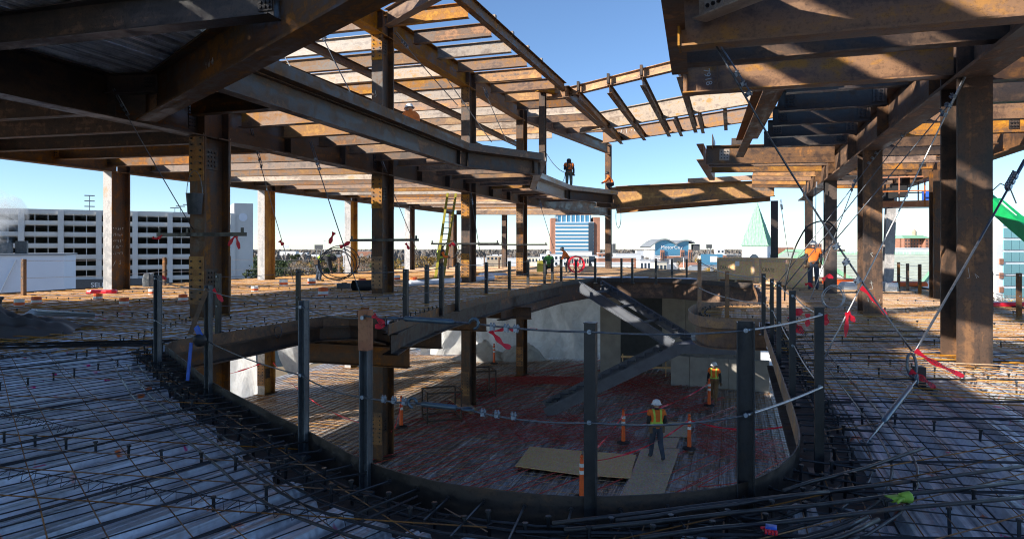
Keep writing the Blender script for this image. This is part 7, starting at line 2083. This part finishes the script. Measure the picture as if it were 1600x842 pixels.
def tree_meshes(seed, lm, n, size, conif=False):
    rn = random.Random(seed); tr = MB(); H = 11.0
    tr.tube([(0, 0, 0), (0.1, 0, H * 0.3), (0, 0.1, H * 0.6), (0.05, 0, H * 0.95)], [0.32, 0.25, 0.15, 0.03], 7)
    cl = []
    for i in range(16):
        a = rn.uniform(0, 6.28); z = H * rn.uniform(0.28, 0.85); L = H * 0.36 * (1 - abs(z / H - 0.5) * (0.6 if not conif else 1.2)) * rn.uniform(0.6, 1.1)
        e = Vector((L * math.cos(a), L * math.sin(a), z + L * (0.45 if not conif else -0.1)))
        tr.tube([(0, 0, z), e * 0.55 + Vector((0, 0, z * 0.42)), e], [0.11, 0.07, 0.02], 5); cl.append(e); cl.append(e * 0.62 + Vector((0, 0, z * 0.38)))
    cr = MB()
    for c in cl:
        rad = H * rn.uniform(0.07, 0.15)
        for j in range(n):
            v = Vector((rn.gauss(0, 1), rn.gauss(0, 1), rn.gauss(0, 0.8))); v = v.normalized() * rad * rn.random() ** 0.4
            p = c + v; s = size * rn.uniform(0.6, 1.3)
            a_ = Vector((rn.gauss(0, 1), rn.gauss(0, 1), rn.gauss(0, 1))).normalized(); b_ = a_.cross(Vector((rn.gauss(0, 1), rn.gauss(0, 1), rn.gauss(0, 1)))).normalized()
            cr.add([p - a_ * s, p + b_ * s * 0.6, p + a_ * s, p - b_ * s * 0.6], [(0, 1, 2, 3)])
    return tr.mesh('trunk', M['bark']), cr.mesh('crown', lm)
TV = [tree_meshes(1, LM[0], 34, 0.42, True), tree_meshes(2, LM[1], 26, 0.34), tree_meshes(3, LM[2], 24, 0.32), tree_meshes(4, LM[3], 20, 0.26), tree_meshes(5, LM[0], 30, 0.4), tree_meshes(6, LM[3], 18, 0.24), tree_meshes(7, LM[1], 20, 0.3)]
TN = ['dark green tree', 'golden autumn tree', 'brown autumn tree', 'bare grey tree', 'bushy green tree', 'thin bare tree', 'pale gold tree']
rn = random.Random(9)
TREES = []
def tree(x, y, kind, s, where):
    e = emp('deciduous_tree', (x, y, ZG), '%s %s' % (TN[kind], where), 'tree', 'trees ' + where, rn.uniform(0, 6.28)); e.scale = (s * rn.uniform(0.9, 1.2), s * rn.uniform(0.9, 1.2), s)
    put('trunk', TV[kind][0], e); put('crown', TV[kind][1], e); TREES.append((x / y, kind, where, e))
for i in range(120):
    px = rn.uniform(388, 735); Y = rn.uniform(150, 640)
    if px < 470 and rn.random() < 0.45: kind = rn.choice([0, 4, 4])
    else: kind = rn.choice([1, 2, 3, 3, 5, 2, 6, 4])
    tree((px - 800) * Y / FP, Y, kind, rn.uniform(0.6, 1.12), 'in the park behind the left deck')
for i in range(26):
    px = rn.uniform(1500, 1640); Y = rn.uniform(95, 150)
    tree((px - 800) * Y / FP, Y, rn.choice([1, 2, 3, 5, 6]), rn.uniform(0.35, 0.7), 'in the dry yard at the right edge')
for i in range(60):
    px = rn.uniform(740, 1160); Y = rn.uniform(260, 650)
    tree((px - 800) * Y / FP, Y, rn.choice([1, 2, 3, 3, 5, 5]), rn.uniform(0.7, 1.12), 'among the houses beyond the far posts')
for wh_ in set(t[2] for t in TREES):
    for kd in range(7):
        for j, t in enumerate(sorted([t for t in TREES if t[1] == kd and t[2] == wh_], key=lambda t: t[0])):
            t[3]['label'] = '%s %s, %s from left' % (TN[kd], wh_, ORD[j])
# far wood on the horizon: one mass of small crowns, haze put into their colours
mb = MB()
for i in range(5200):
    px = rn.uniform(-60, 1660); Y = rn.choice([rn.uniform(700, 1200), rn.uniform(1200, 3400)]); x = (px - 800) * Y / FP
    h = rn.uniform(7, 13) * (1 if Y < 1500 else 1.2); w = h * rn.uniform(0.5, 0.9)
    for j in range(3):
        a = rn.uniform(0, 6.28); o_ = Vector((w * 0.5 * math.cos(a), w * 0.5 * math.sin(a), 0))
        z0 = ZG + rn.uniform(0, h * 0.3); z1 = ZG + h * rn.uniform(0.75, 1.0)
        mb.add([(x - o_.x, Y - o_.y, z0), (x + o_.x, Y + o_.y, z0), (x + o_.x * 0.9, Y + o_.y * 0.9, z1 * 0.5 + z0 * 0.5), (x + rn.uniform(-.2, .2) * w, Y, z1), (x - o_.x * 0.9, Y - o_.y * 0.9, z1 * 0.55 + z0 * 0.45)], [(0, 1, 2, 3, 4)], rn.choice([0, 1, 1]))
tag(mb.build('far_wood', [LM[4], LM[5]], recalc=False), 'grey-brown wood along the horizon', 'wood', None, 'stuff')
